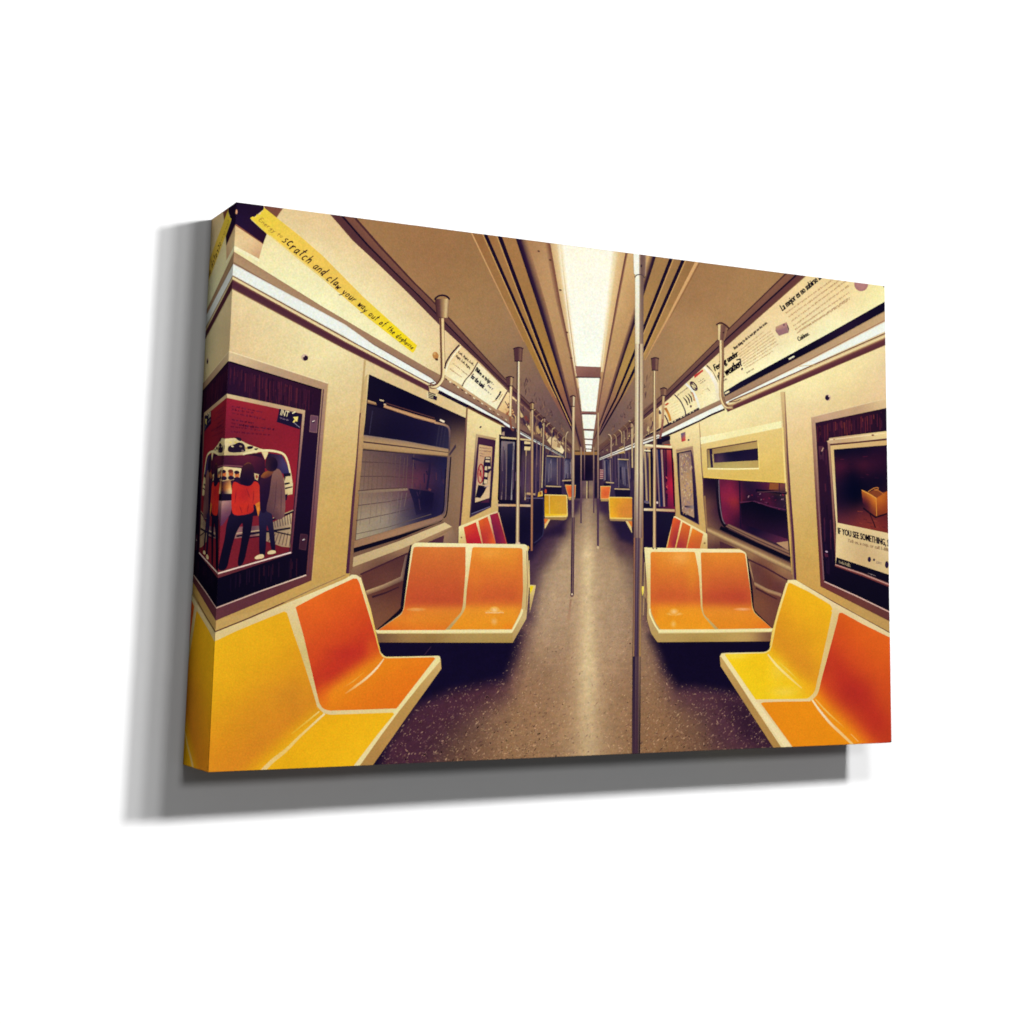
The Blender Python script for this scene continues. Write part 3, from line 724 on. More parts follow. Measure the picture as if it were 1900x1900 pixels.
text(ads, 'for the bank', (877.5, 693), (901, 714), (896, 722), (872.5, 701), (46, 36, 68), .014, fat=.07)
mumble(ads, rnd, (908, 706), (916, 714), 4, (70, 54, 84)); mumble(ads, rnd, (905, 715), (914, 723), 4, (80, 66, 92)); mumble(ads, rnd, (899, 722), (911, 732), 4, (130, 118, 120))
stroke(ads, P2(929, 726, 926, 733, 919, 742), 3, (44, 36, 52)); stroke(ads, P2(932, 731, 925, 742), 1.8, (196, 166, 110)); stroke(ads, P2(913, 746, 922, 742), 2.2, (206, 178, 130))
fill(ads, P2(942, 727, 962, 746, 956, 776, 930, 764, 924, 760), [(945, 740, (236, 206, 152)), (950, 765, (206, 160, 110)), (930, 760, (226, 190, 130))])
for i in range(16): stroke(ads, P2(935 + rnd.uniform(0, 22), 740 + rnd.uniform(4, 30), 938 + rnd.uniform(0, 22), 748 + rnd.uniform(4, 30)), rnd.uniform(1, 2.6), rnd.choice(((60, 36, 60), (150, 76, 56), (206, 166, 110), (44, 28, 56))))

# ---- left window
win = Part('printed_window', None, 'tall window with dark panes, left wall')
stroke(win, P2(669, 766, 663, 850, 656, 920, 644.5, 1064), [3.5, 6], [(108, 70, 66), (74, 36, 60)])
fill(win, P2(677, 700, 682, 694, 673, 830, 662, 1015, 655, 1062, 647, 1064, 660, 900, 668, 780), [(675, 720, (206, 174, 116)), (668, 850, (176, 136, 92)), (660, 960, (150, 112, 76)), (650, 1050, (128, 90, 70))])
fill(win, P2(684.5, 694.5, 865, 776, 857, 920, 850.5, 1008, 770, 1010, 654, 1052, 659, 1000), [(700, 710, (20, 15, 36)), (800, 760, (22, 16, 36)), (856, 782, (30, 20, 38)), (852, 800, (100, 74, 64)), (846, 900, (144, 112, 86)), (850, 830, (136, 106, 84)), (840, 980, (132, 100, 78)), (790, 800, (20, 15, 40)), (690, 800, (24, 16, 36))])
stroke(win, P2(866.5, 756, 864, 800, 859, 900, 850.5, 1008), [3, 4], [(150, 116, 80), (86, 50, 64), (70, 36, 58)])
fill(win, P2(681, 752, 700, 756, 836, 792, 832.5, 836, 674, 808), [(690, 770, (34, 26, 46)), (720, 790, (22, 17, 42)), (800, 810, (26, 20, 48)), (826, 820, (44, 40, 66)), (690, 800, (26, 20, 40))])
for x in (688, 812, 818, 824): stroke(win, P2(x + 3, 762 + (x > 800) * 28, x - 3, 806 + (x > 800) * 24), 2.2, (48, 42, 64))
band(win, P2(682, 742, 697, 747), P2(681, 748, 699, 752), [(0, (200, 160, 110)), (1, (130, 92, 66))])
band(win, P2(713, 751, 770, 769, 808, 780), P2(711, 756, 770, 776, 808, 786), [(0, (176, 128, 92)), (.6, (206, 160, 112)), (1, (130, 88, 70))])
stroke(win, P2(704, 742, 712, 744), 2.5, (206, 180, 140)); stroke(win, P2(712, 750, 716, 751), 2.4, (220, 190, 150)); stroke(win, P2(816, 779, 824, 783), 3.4, (244, 222, 190)); stroke(win, P2(716, 748, 806, 776), 1.4, (96, 58, 56))
stroke(win, smooth(P2(806, 784, 826, 789, 833, 796, 834, 812, 833, 836)), [4, 2.6], [(196, 150, 110), (120, 92, 88), (70, 56, 70)])
band(win, P2(675, 807, 750, 818, 832, 833), P2(673, 834, 750, 841, 830, 847), [(0, (120, 108, 112)), (.06, (150, 120, 96)), (.42, (176, 142, 100)), (.44, (66, 38, 48)), (.52, (66, 38, 48)), (.54, (180, 146, 102)), (.9, (172, 136, 94)), (1, (40, 22, 40))])
fill(win, P2(833, 842, 845, 824, 846, 830, 834, 846), (60, 46, 62))
pane = Part('printed_pane', win)
fill(pane, rounded(P2(672.5, 835.5, 830, 848, 824, 952, 812, 958, 660, 1002), [0, 0, 10, 6, 0]), [(680, 850, (112, 86, 78)), (700, 880, (116, 88, 80)), (690, 915, (126, 100, 88)), (680, 970, (156, 138, 114)), (720, 955, (146, 128, 112)), (740, 855, (84, 62, 72)), (760, 860, (66, 46, 66)), (750, 890, (92, 58, 68)), (785, 885, (84, 44, 66)), (770, 900, (90, 50, 66)), (800, 860, (38, 28, 56)), (770, 930, (56, 42, 68)), (800, 925, (26, 20, 50)), (815, 880, (44, 36, 68)), (818, 930, (40, 32, 64)), (740, 960, (104, 90, 96)), (790, 950, (32, 25, 56)), (665, 995, (168, 150, 120))], 4)
for a_ in (P2(671, 857, 720, 859, 770, 864), P2(668, 884, 720, 884, 775, 888), P2(664, 938, 720, 931, 775, 920), P2(660, 966, 720, 954, 770, 942)): stroke(pane, a_, [1.5, .8], [(84, 60, 60), (70, 50, 62)])
stroke(pane, P2(664, 911, 700, 907, 756, 905), 1.6, (84, 58, 58)); band(pane, P2(664, 912, 700, 909, 756, 906), P2(664, 917, 700, 914, 756, 910), [(0, (146, 122, 98)), (1, (132, 108, 94))]); stroke(pane, P2(660, 991, 720, 978, 800, 954), 1.2, (96, 80, 74))
for i in range(12): x = 678 + i * 8 + rnd.uniform(-2, 2); stroke(pane, P2(x, 840 + rnd.uniform(0, 10), x - 4, 908), .9, (100, 76, 72))
for i in range(10): x = 674 + i * 9 + rnd.uniform(-2, 2); stroke(pane, P2(x, 914, x - 5, 940 + rnd.uniform(0, 40)), .9, (120, 102, 94))
fill(pane, P2(758, 906, 792, 911, 805, 915, 801, 948, 772, 956, 766, 930), [(770, 915, (30, 25, 54)), (785, 935, (22, 17, 48)), (770, 950, (40, 32, 60)), (798, 940, (26, 20, 50))])
for i in range(14): x = rnd.uniform(765, 822); y = rnd.uniform(856, 935); stroke(pane, P2(x, y, x + rnd.uniform(-3, 3), y + rnd.uniform(5, 22)), rnd.uniform(1, 3), rnd.choice(((40, 30, 60), (58, 40, 66), (74, 44, 64), (50, 40, 70), (30, 24, 54))))
for p, w_, c in ((P2(798, 850, 796, 880, 792, 908), 4, (36, 26, 56)), (P2(764, 850, 786, 856, 802, 854), 4, (36, 28, 58)), (P2(795, 907, 799, 910), 4, (96, 54, 62))): stroke(pane, p, w_, c)
stroke(win, smooth(P2(833, 848, 830, 900, 825, 946, 820, 956, 808, 962, 740, 981, 657, 1006)), [3, 3, 4], [(120, 96, 90), (96, 76, 84), (150, 112, 86), (160, 120, 90)])
stroke(win, smooth(P2(836, 848, 834, 880, 829, 948, 823, 961)), 2.4, (20, 14, 34)); stroke(win, smooth(P2(826.5, 870, 823, 940, 818, 952)), 1.4, (22, 16, 38))
fill(win, P2(657, 1005, 740, 983, 812, 960, 822, 957, 820, 964, 740, 992, 656, 1017), [(665, 1010, (158, 118, 88)), (750, 985, (166, 126, 94)), (815, 962, (140, 106, 92))])
fill(win, P2(656, 1017, 740, 993, 812, 970, 822, 963, 818, 968, 740, 1000, 656, 1026), (14, 11, 28))
fill(win, P2(655.5, 1033, 740, 1004, 824, 969, 838, 977, 745, 1018, 654, 1052), [(665, 1040, (196, 168, 122)), (740, 1010, (206, 180, 132)), (830, 975, (216, 190, 140))])
fill(win, P2(655.5, 1026, 740, 1000, 822, 967, 824, 970, 740, 1004, 655.5, 1034), (120, 88, 70))
panel = Part('printed_panel', None, 'brown wall panel under the left window')
fill(panel, P2(654, 1052, 745, 1018, 838, 977, 851, 1012, 775, 1014, 768, 1060, 762, 1130, 698, 1176, 668, 1070, 648, 1068), [(665, 1055, (138, 102, 78)), (740, 1024, (150, 112, 84)), (820, 992, (160, 124, 92)), (845, 1000, (130, 100, 84)), (690, 1050, (118, 82, 66)), (700, 1075, (98, 56, 50)), (740, 1060, (80, 46, 48)), (700, 1120, (112, 70, 56)), (725, 1140, (120, 74, 54)), (690, 1090, (92, 52, 48))])
fill(panel, P2(670, 1066, 755, 1026, 764, 1018, 758, 1026, 748, 1075, 678, 1098), [(680, 1070, (96, 54, 50)), (740, 1040, (84, 48, 50)), (720, 1080, (106, 64, 54))])
stroke(panel, P2(668, 1066, 755, 1027), 3, (66, 34, 46))
fill(panel, P2(795, 1005, 824, 993, 822, 1008, 792, 1008), (76, 42, 56)); stroke(panel, P2(770, 1010, 800, 1002, 838, 980), 3, (146, 112, 82))
band(panel, P2(679, 1096, 710, 1085, 743, 1070, 752, 1030), P2(679, 1105, 712, 1093, 748, 1077, 757, 1030), [(0, (206, 170, 120)), (.5, (172, 134, 98)), (1, (120, 82, 62))], [(0, (120, 92, 82)), (.5, (104, 78, 76)), (1, (84, 58, 60))])
stroke(panel, P2(690, 1108, 715, 1100, 740, 1089), [4, 2], (58, 30, 42))
stroke(panel, smooth(P2(763, 1012, 757, 1040, 750, 1090, 747, 1120, 742, 1134, 698, 1172)), [4, 7, 8, 5], (18, 12, 30))

# ---- big framed red poster, left
fr = Part('printed_poster_frame', None, 'dark wood frame holding the red poster, left')
fill(fr, P2(360, 632, 425, 652, 608, 711.5, 578, 1077, 399, 1152, 360, 1165), [(425, 658, (222, 196, 150)), (500, 685, (186, 154, 122)), (600, 716, (182, 146, 112)), (600, 800, (160, 124, 106)), (590, 900, (130, 90, 92)), (578, 1000, (108, 60, 66)), (572, 1070, (100, 52, 54)), (500, 1100, (92, 48, 56)), (410, 1140, (96, 50, 58))])
stroke(fr, P2(425, 652, 608, 711), 2, (240, 220, 172)); stroke(fr, P2(600, 722, 571, 1068), 2, (86, 52, 66)); stroke(fr, P2(608.5, 712, 578.5, 1077), 1.4, (206, 170, 110))
fill(fr, P2(360, 650, 424, 670, 597, 722.5, 568, 1066, 402, 1127, 360, 1142), [(430, 690, (40, 18, 44)), (520, 720, (52, 22, 44)), (590, 740, (40, 18, 40)), (575, 850, (30, 16, 44)), (565, 1000, (20, 12, 34)), (480, 1085, (14, 10, 28)), (410, 1100, (12, 9, 26))])
for i in range(120):
    x = rnd.uniform(426, 588); y = 672 + (x - 424) * .30; l = rnd.uniform(10, 48)
    stroke(fr, P2(x, y + rnd.uniform(6, 14), x - 1, min(y + l + 10, 730 + (x - 420) * .22)), rnd.uniform(.8, 2.2), rnd.choice(((78, 30, 50), (66, 26, 48), (30, 14, 38), (84, 34, 50), (56, 24, 46), (48, 20, 44))))
for i in range(22):
    x = rnd.uniform(410, 560); y = 1064 - (x - 406) * .27
    stroke(fr, P2(x, y + rnd.uniform(8, 16), x - .5, y + rnd.uniform(26, 48)), rnd.uniform(1, 2), rnd.choice(((34, 18, 40), (46, 20, 38), (24, 14, 36))))
stroke(fr, P2(400, 1128.5, 480, 1098, 568, 1067), 2.2, [(196, 160, 150), (214, 182, 164), (226, 196, 176)]); stroke(fr, P2(360, 1143, 402, 1127.5), 2.2, (196, 160, 150)); stroke(fr, P2(425, 671, 597, 723.5), 2.4, (16, 8, 26))
for a, b in ((ZA(1370, 826, 1455, 840, 1440, 1030, 1358, 1020), ZA(1400, 905)), (ZB(1250, 575, 1332, 585, 1312, 765, 1235, 750), ZB(1285, 650))):
    fill(fr, a, (104, 68, 84) if a[0][1] < 900 else (62, 32, 48)); stroke(fr, a + a[:1], 1, (140, 100, 100) if a[0][1] < 900 else (80, 46, 60)); dot(fr, b[0][0], b[0][1], 2.8, 2.4, (50, 30, 56)); stroke(fr, [(b[0][0] - 2, b[0][1] - .4), (b[0][0] + 2.4, b[0][1] - 2.4)], 1.4, (240, 220, 210))
pst = Part('printed_poster', fr, 'red poster of two people seen from behind at a bus')
fill(pst, P2(360, 708, 420.5, 730.5, 566, 761.5, 541, 1027, 406, 1072, 360, 1090), [(425, 735, (214, 186, 142)), (500, 750, (196, 160, 122)), (562, 770, (196, 164, 126)), (556, 850, (140, 96, 96)), (545, 960, (104, 56, 70)), (538, 1020, (92, 44, 56)), (450, 1050, (96, 40, 50))])
fill(pst, P2(360, 717, 420, 738, 560, 767.5, 537, 1023, 406, 1060, 360, 1076), [(425, 745, (146, 32, 52)), (470, 755, (152, 38, 48)), (540, 790, (134, 30, 48)), (440, 800, (116, 30, 48)), (500, 830, (134, 32, 46)), (550, 880, (148, 34, 48)), (470, 1000, (114, 30, 44)), (430, 1040, (120, 32, 44)), (520, 1010, (108, 28, 40))])
stroke(pst, P2(360, 1079, 406, 1063.5, 470, 1045, 540, 1025), 2.4, [(230, 200, 180), (236, 206, 186), (240, 214, 200)])
stroke(pst, P2(560, 768, 549, 900, 537, 1024), 2.2, (60, 26, 46))
for k, (a, b) in enumerate(((ZA(440, 720), ZA(800, 790)), (ZA(440, 760), ZA(700, 800)), (ZA(450, 800), ZA(860, 880)), (ZA(440, 880), ZA(700, 920)), (ZA(440, 920), ZA(720, 970)), (ZA(530, 940), ZA(940, 995)), (ZA(430, 960), ZA(820, 1010)), (ZA(430, 1020), ZA(900, 1060)))):
    mumble(pst, rnd, a[0], b[0], 4.4, (96, 24, 50) if k not in (3, 5) else (66, 18, 46))
fill(pst, P2(518, 758.5, 560, 768, 556, 797, 513, 783), (28, 20, 48))
text(pst, 'INT', (522, 759.5), (537, 763.5), (534.5, 774), (519.5, 770), (236, 218, 170), .012); mumble(pst, rnd, (519, 775), (535, 780), 3, (130, 110, 130))
stroke(pst, P2(544, 784, 550, 776), 3, (238, 214, 110)); fill(pst, P2(543, 774, 553, 773, 551, 783), (240, 218, 120)); stroke(pst, P2(542, 767, 548, 764), 2.2, (240, 226, 180)); stroke(pst, P2(545, 784, 553, 791, 556, 793), 1, (150, 140, 160))
# bus and the people in front of it
ZQ5 = Z(365, 700, 695.7)
fill(pst, ZQ5(140, 312, 190, 308, 218, 318, 255, 338, 322, 362, 345, 368, 300, 384, 240, 392, 60, 410, 40, 400, 80, 372, 120, 350), [(420, 820, (226, 206, 152)), (440, 825, (206, 186, 136)), (470, 832, (226, 206, 150)), (430, 840, (190, 168, 120)), (395, 840, (206, 184, 132)), (480, 836, (232, 212, 156))])
for p in ((195, 305, 222, 308, 225, 322, 212, 322), (160, 352, 190, 340, 215, 330, 238, 340, 245, 362, 238, 378, 165, 380), (258, 350, 285, 350, 280, 362, 255, 364), (120, 345, 140, 340, 138, 372, 118, 370), (290, 362, 312, 360, 300, 370), (70, 378, 100, 370, 96, 388, 70, 390)): fill(pst, smooth(ZQ5(*p), 3, True), (34, 21, 42))
for x, y, c in ((222, 350, (150, 120, 96)), (196, 330, (206, 180, 80)), (180, 350, (214, 196, 150)), (250, 360, (190, 150, 90)), (232, 372, (120, 96, 96)), (170, 330, (226, 206, 120))): dot(pst, *ZQ5(x, y)[0], 2.6, 1.5, c, .3)
fill(pst, ZQ5(20, 470, 50, 410, 100, 395, 235, 396, 290, 384, 325, 384, 345, 420, 345, 470, 330, 700, 20, 720), [(400, 850, (52, 22, 44)), (440, 850, (88, 30, 50)), (470, 852, (92, 32, 52)), (450, 870, (62, 24, 46)), (485, 860, (56, 22, 46)), (430, 930, (34, 18, 42)), (470, 900, (40, 18, 44)), (390, 930, (50, 22, 42))])
fill(pst, ZQ5(240, 392, 330, 386, 335, 410, 300, 400), (44, 20, 44))
fill(pst, ZQ5(362, 384, 430, 394, 452, 432, 474, 488, 440, 490, 400, 474, 345, 460, 350, 420), [(500, 845, (38, 24, 52)), (510, 858, (56, 34, 58)), (526, 862, (66, 56, 96)), (533, 875, (54, 46, 90)), (500, 866, (34, 22, 50))])
stroke(pst, smooth(ZQ5(232, 391, 290, 377, 345, 371, 400, 376, 440, 391, 460, 428, 474, 490)), [3.2, 4.2, 4, 3.6, 3], [(230, 212, 158), (240, 224, 168), (236, 216, 160)])
fill(pst, ZQ5(326, 376, 362, 378, 356, 398, 345, 418, 338, 400), (228, 206, 150)); stroke(pst, smooth(ZQ5(36, 450, 46, 412, 66, 392, 100, 384)), 2.6, (206, 184, 134)); stroke(pst, ZQ5(100, 446, 160, 448, 235, 452), 2.2, (120, 70, 80))
fill(pst, ZQ5(440, 490, 478, 486, 486, 540, 484, 592, 445, 600), [(528, 885, (214, 190, 140)), (540, 910, (226, 206, 150)), (530, 915, (206, 176, 126))])
for p in ((438, 488, 474, 484, 476, 500, 450, 504, 445, 530), (444, 536, 470, 532, 472, 540, 446, 546), (446, 560, 484, 552, 484, 558, 448, 568), (444, 596, 460, 590, 456, 620, 444, 628)): fill(pst, ZQ5(*p), (26, 18, 42))
fill(pst, ZQ5(104, 462, 125, 452, 226, 462, 216, 512, 176, 522, 104, 536), [(405, 870, (222, 192, 136)), (440, 872, (236, 216, 164)), (430, 888, (206, 170, 124))])
for x, y, c, h in ((136, 490, (200, 106, 54), (36, 20, 44)), (173, 488, (184, 92, 50), (110, 50, 44)), (204, 494, (206, 116, 60), (40, 22, 40))):
    dot(pst, *ZQ5(x, y)[0], 4.6, 6.4, c); dot(pst, *ZQ5(x - 2, y - 12)[0], 5, 3.4, h); dot(pst, *ZQ5(x, y + 22)[0], 6, 4, rnd.choice(((130, 40, 50), (36, 22, 48))))
    for dx in (-5, 5): dot(pst, *ZQ5(x + dx, y)[0], .8, .6, (50, 24, 36), 0, 8)
    stroke(pst, ZQ5(x - 4, y + 9, x + 4, y + 9), .7, (110, 40, 40))
fill(pst, ZQ5(110, 530, 170, 520, 180, 600, 112, 625), [(412, 895, (40, 20, 44)), (420, 905, (190, 112, 52)), (425, 912, (216, 186, 130)), (415, 916, (34, 18, 42))])
fill(pst, ZQ5(112, 592, 178, 590, 176, 622, 112, 628), (24, 16, 38)); fill(pst, ZQ5(112, 628, 180, 624, 172, 690, 130, 750, 112, 758), [(412, 935, (176, 130, 120)), (422, 945, (120, 76, 90)), (410, 970, (90, 46, 74))]); fill(pst, ZQ5(60, 545, 112, 560, 110, 690, 62, 690), [(392, 920, (128, 32, 42)), (400, 945, (84, 26, 40))])
# railings and platform
fill(pst, ZQ5(180, 760, 320, 752, 330, 800, 180, 818), [(440, 985, (150, 106, 100)), (470, 988, (96, 60, 76)), (480, 995, (170, 142, 112))])
fill(pst, ZQ5(385, 735, 482, 688, 472, 862, 430, 858, 350, 830, 352, 790), [(520, 970, (150, 126, 104)), (530, 960, (190, 164, 124)), (510, 1000, (160, 132, 104)), (535, 1000, (180, 150, 114))])
for i in range(7): stroke(pst, ZQ5(398 + i * 13, 762 - i * 3, 392 + i * 13, 725 - i * 6), 1.3, (70, 46, 58)); stroke(pst, ZQ5(360 + i * 18, 835 + i * 4, 382 + i * 16, 792 - i), 1.5, (92, 66, 66))
for a_, w_, c in ((ZQ5(382, 722, 430, 704, 490, 680), 3.4, (20, 14, 36)), (ZQ5(385, 714, 430, 697, 488, 674), 1.4, (190, 166, 124)), (ZQ5(200, 806, 320, 786, 390, 778, 474, 764), 3.6, (18, 13, 36)), (ZQ5(386, 780, 474, 800), 2.4, (22, 15, 38)), (ZQ5(190, 792, 320, 776), 1.4, (206, 180, 140)), (ZQ5(260, 815, 316, 806), 2, (20, 14, 36))): stroke(pst, a_, w_, c)
# figure in the red jacket
fill(pst, smooth(ZQ5(178, 686, 230, 694, 282, 684, 276, 770, 256, 860, 240, 930, 218, 958, 207, 938, 222, 850, 232, 760, 226, 742, 196, 800, 170, 890, 150, 968, 112, 976, 114, 930, 140, 820, 152, 740), 3, True), [(430, 960, (26, 20, 44)), (450, 975, (18, 14, 36)), (420, 1020, (15, 12, 32)), (455, 1030, (17, 13, 34)), (462, 960, (24, 18, 42))])
fill(pst, smooth(ZQ5(186, 532, 236, 548, 286, 528, 316, 546, 321, 640, 304, 656, 287, 644, 284, 682, 232, 698, 182, 690, 176, 610), 4, True), [(440, 905, (188, 42, 38)), (455, 912, (172, 36, 40)), (470, 905, (190, 46, 38)), (478, 925, (196, 56, 42)), (440, 930, (194, 44, 38)), (458, 940, (200, 48, 36)), (450, 925, (180, 38, 40)), (466, 945, (176, 38, 38))], 2.5)
for a_ in (ZQ5(250, 560, 268, 610), ZQ5(288, 575, 284, 640), ZQ5(200, 570, 192, 640), ZQ5(215, 650, 230, 690), ZQ5(262, 640, 256, 686)): stroke(pst, smooth(a_), [.5, 1.8, .5], (140, 28, 38))
fill(pst, ZQ5(296, 642, 318, 630, 322, 698, 310, 704), (206, 116, 44)); dot(pst, *ZQ5(310, 668)[0], 1.6, 4, (226, 140, 60))
fill(pst, smooth(ZQ5(236, 444, 262, 432, 284, 448, 292, 490, 290, 525, 270, 550, 238, 548, 218, 526, 226, 480), 4, True), [(455, 865, (62, 30, 42)), (460, 875, (40, 20, 42)), (455, 895, (24, 15, 40)), (468, 890, (34, 18, 42))]); stroke(pst, smooth(ZQ5(238, 446, 258, 434, 276, 440)), [1, 2.6, 1], (104, 58, 44)); fill(pst, ZQ5(290, 486, 314, 492, 308, 524, 294, 516), (206, 178, 128)); dot(pst, *ZQ5(303, 504)[0], 2, 3.4, (150, 66, 50))
# figure in the grey coat
fill(pst, smooth(ZQ5(318, 676, 372, 676, 388, 750, 398, 880, 380, 886, 362, 772, 354, 762, 346, 902, 318, 902, 316, 780), 3, True), [(485, 955, (40, 32, 62)), (490, 1000, (24, 20, 48)), (505, 1000, (26, 20, 46)), (488, 1020, (20, 16, 42))])
fill(pst, smooth(ZQ5(322, 504, 356, 480, 388, 476, 372, 600, 352, 676, 326, 682, 318, 600), 3, True), [(485, 890, (54, 26, 48)), (495, 900, (40, 20, 46)), (486, 930, (34, 18, 46)), (490, 945, (28, 17, 46))])
fill(pst, smooth(ZQ5(384, 482, 414, 465, 434, 498, 446, 562, 444, 700, 402, 720, 376, 690, 352, 672, 368, 590), 3, True), [(508, 880, (130, 90, 82)), (520, 895, (116, 78, 76)), (500, 935, (96, 64, 68)), (522, 945, (128, 88, 82)), (512, 955, (86, 56, 66)), (516, 920, (106, 72, 74))], 2.5)
for a_ in (ZQ5(404, 520, 396, 640, 388, 684), ZQ5(428, 560, 426, 690)): stroke(pst, smooth(a_), [.5, 1.6, .6], (84, 54, 64))
fill(pst, smooth(ZQ5(324, 504, 344, 480, 372, 474, 388, 480, 372, 500, 346, 512), 3, True), [(490, 880, (150, 86, 46)), (500, 878, (118, 66, 46)), (494, 886, (90, 44, 48))])
fill(pst, smooth(ZQ5(350, 420, 372, 404, 398, 410, 410, 440, 400, 470, 372, 478, 350, 462), 3, True), [(500, 855, (46, 26, 44)), (505, 865, (28, 17, 42)), (495, 868, (60, 32, 46))])
for p in ((294, 912, 318, 898, 338, 900, 336, 916, 300, 922), (358, 888, 376, 877, 398, 880, 396, 892, 364, 897)): fill(pst, smooth(ZQ5(*p), 3, True), (226, 200, 150))
# ---- right wall
wr = Part('printed_wall', None, 'cream wall on the right of the picture')
fill(wr, P2(1240, 800, 1340, 755, 1650, 625, 1670, 640, 1670, 1240, 1500, 1120, 1300, 1000, 1252, 962, 1246, 840), [
    (1270, 800, (236, 214, 158)), (1290, 860, (222, 192, 126)), (1300, 940, (204, 166, 100)), (1305, 985, (206, 168, 100)), (1350, 770, (240, 226, 168)), (1440, 740, (240, 224, 164)), (1500, 720, (240, 224, 166)), (1600, 680, (238, 218, 160)), (1640, 720, (230, 198, 152)), (1480, 780, (230, 200, 150)), (1570, 730, (232, 208, 152)), (1500, 850, (220, 188, 124)), (1490, 900, (214, 180, 116)), (1500, 1000, (206, 168, 92)), (1510, 1070, (202, 156, 80)), (1600, 1140, (190, 150, 86)), (1640, 1165, (186, 146, 84)), (1255, 880, (206, 172, 110)), (1258, 950, (190, 154, 96))], 9)
dot(wr, 1536, 738, 5.6, 6.2, (206, 172, 150)); dot(wr, 1534.8, 738, 4.2, 5, (36, 20, 46)); dot(wr, 1538.4, 734.6, 1.6, 2.4, (226, 196, 176))
stroke(wr, ZM(1305, 800, 1325, 1100, 1340, 1500, 1370, 1850), 1.6, [(190, 156, 104), (130, 92, 84), (110, 76, 80)])
dot(wr, 1277.5, 816.5, 1.8, 1.8, (50, 30, 50)); fill(wr, ZM(980, 990, 1060, 960, 1065, 1120, 990, 1140), [(1265, 808, (96, 84, 110)), (1270, 812, (200, 96, 86)), (1268, 818, (190, 60, 60))])

# ---- upper right panel with the long adverts
ur = Part('printed_wall', None, 'cream slanted panel under the ceiling, upper right')
fill(ur, P2(1500, 505, 1670, 530, 1660, 620, 1340, 760, 1130, 850, 1112, 842, 1240, 738, 1320, 667, 1345, 644), [(1400, 640, (236, 208, 156)), (1300, 710, (234, 206, 152)), (1260, 760, (236, 212, 158)), (1180, 800, (176, 138, 96)), (1130, 835, (110, 78, 70))])
mr = Part('printed_molding', None, 'dark brown ceiling molding, right')
band(mr, P2(1502, 506, 1493.6, 514, 1345, 645, 1309, 678, 1241, 740, 1190, 782, 1112, 842), P2(1462, 502, 1453, 510.6, 1354, 607, 1320, 641, 1236, 725, 1185, 772, 1110, 836), [(0, (140, 98, 70)), (.08, (100, 60, 54)), (.38, (96, 56, 56)), (.42, (20, 12, 32)), (.5, (22, 13, 34)), (.53, (124, 82, 64)), (.88, (130, 86, 66)), (.93, (66, 38, 44)), (1, (90, 56, 48))], [(0, (100, 70, 64)), (.08, (84, 54, 60)), (.38, (80, 50, 60)), (.42, (34, 20, 44)), (.5, (36, 22, 46)), (.53, (96, 66, 66)), (.88, (100, 70, 66)), (.93, (64, 40, 50)), (1, (84, 56, 56))])
ad = Part('printed_advert', None, 'long cream advert with black lettering and a parcel, upper right')
fill(ad, P2(1493.6, 514, 1500, 505, 1670, 528, 1660, 552, 1639.5, 561, 1540, 618, 1373.7, 708, 1341, 732, 1330, 716, 1322, 688, 1311, 677, 1345, 645), [(1500, 520, (232, 206, 150)), (1560, 560, (236, 210, 158)), (1620, 545, (238, 226, 164)), (1630, 560, (240, 232, 172)), (1450, 570, (232, 204, 152)), (1480, 620, (238, 220, 168)), (1540, 610, (246, 240, 190)), (1400, 620, (234, 208, 158)), (1360, 660, (234, 206, 152)), (1400, 690, (246, 238, 188)), (1470, 655, (246, 240, 192)), (1345, 720, (242, 230, 176))], 8)
fill(ad, P2(1650, 555, 1639.5, 560.7, 1540, 617, 1373.7, 708, 1343, 727, 1344, 736, 1400, 706, 1540, 633, 1639.5, 578.6, 1655, 570), [(1640, 570, (14, 10, 32)), (1560, 615, (34, 18, 44)), (1500, 650, (14, 10, 32)), (1400, 700, (16, 12, 34)), (1347, 730, (30, 24, 50))])
stroke(ad, P2(1463.5, 666.4, 1473.5, 661), 2.4, (240, 230, 190)); stroke(ad, P2(1463, 669.5, 1474, 663.6), 1, (80, 60, 70)); stroke(ad, P2(1345, 730.5, 1353, 726), 3, (232, 216, 170))
INKB = (34, 24, 40)
text(ad, 'La mejor es no subirse al t', (1446, 567), (1523, 502.5), (1531.5, 516), (1454, 581), INKB, .014, fat=.055)
for k, (a, b, c, d) in enumerate(((1458, 581, 1560, 508), (1463, 588, 1566, 514), (1468, 596.5, 1571, 520), (1472, 605, 1574, 530), (1475, 611.6, 1575, 543), (1478.5, 618, 1577, 555))):
    mumble(ad, rnd, (a, b), (c, d), 3.8, (176, 134, 92), .26)
mumble(ad, rnd, (1535, 580), (1576, 552), 3.6, (150, 112, 80)); mumble(ad, rnd, (1484, 612), (1534, 582), 3.6, (178, 138, 96))
text(ad, 'Cuídese.', (1478, 626), (1498.4, 614), (1502, 621.5), (1482, 634), (44, 30, 46), .012, fat=.06)
text(ad, 'Best thing to do is not get on the train.', (1360, 644), (1421.5, 595.5), (1425, 601), (1364, 651), (70, 46, 52), .012, fat=.07)
for k in range(8): mumble(ad, rnd, (1367.5 + k * 2.1, 654 + k * 4.2), (1428 + k * 2.6 - (k in (0, 7)) * 12, 608 + k * 5.0 + (k in (0, 7)) * 8), 3, (190, 152, 108), .26)
mumble(ad, rnd, (1385, 692), (1398, 684), 3.4, (120, 88, 70))
text(ad, 'Feeling under', (1323, 677), (1367, 649), (1371, 664), (1328, 693), (28, 18, 38), .014, fat=.07)
text(ad, 'the weather?', (1329, 693), (1373, 664), (1377, 679), (1334, 707), (30, 20, 40), .014, fat=.07)
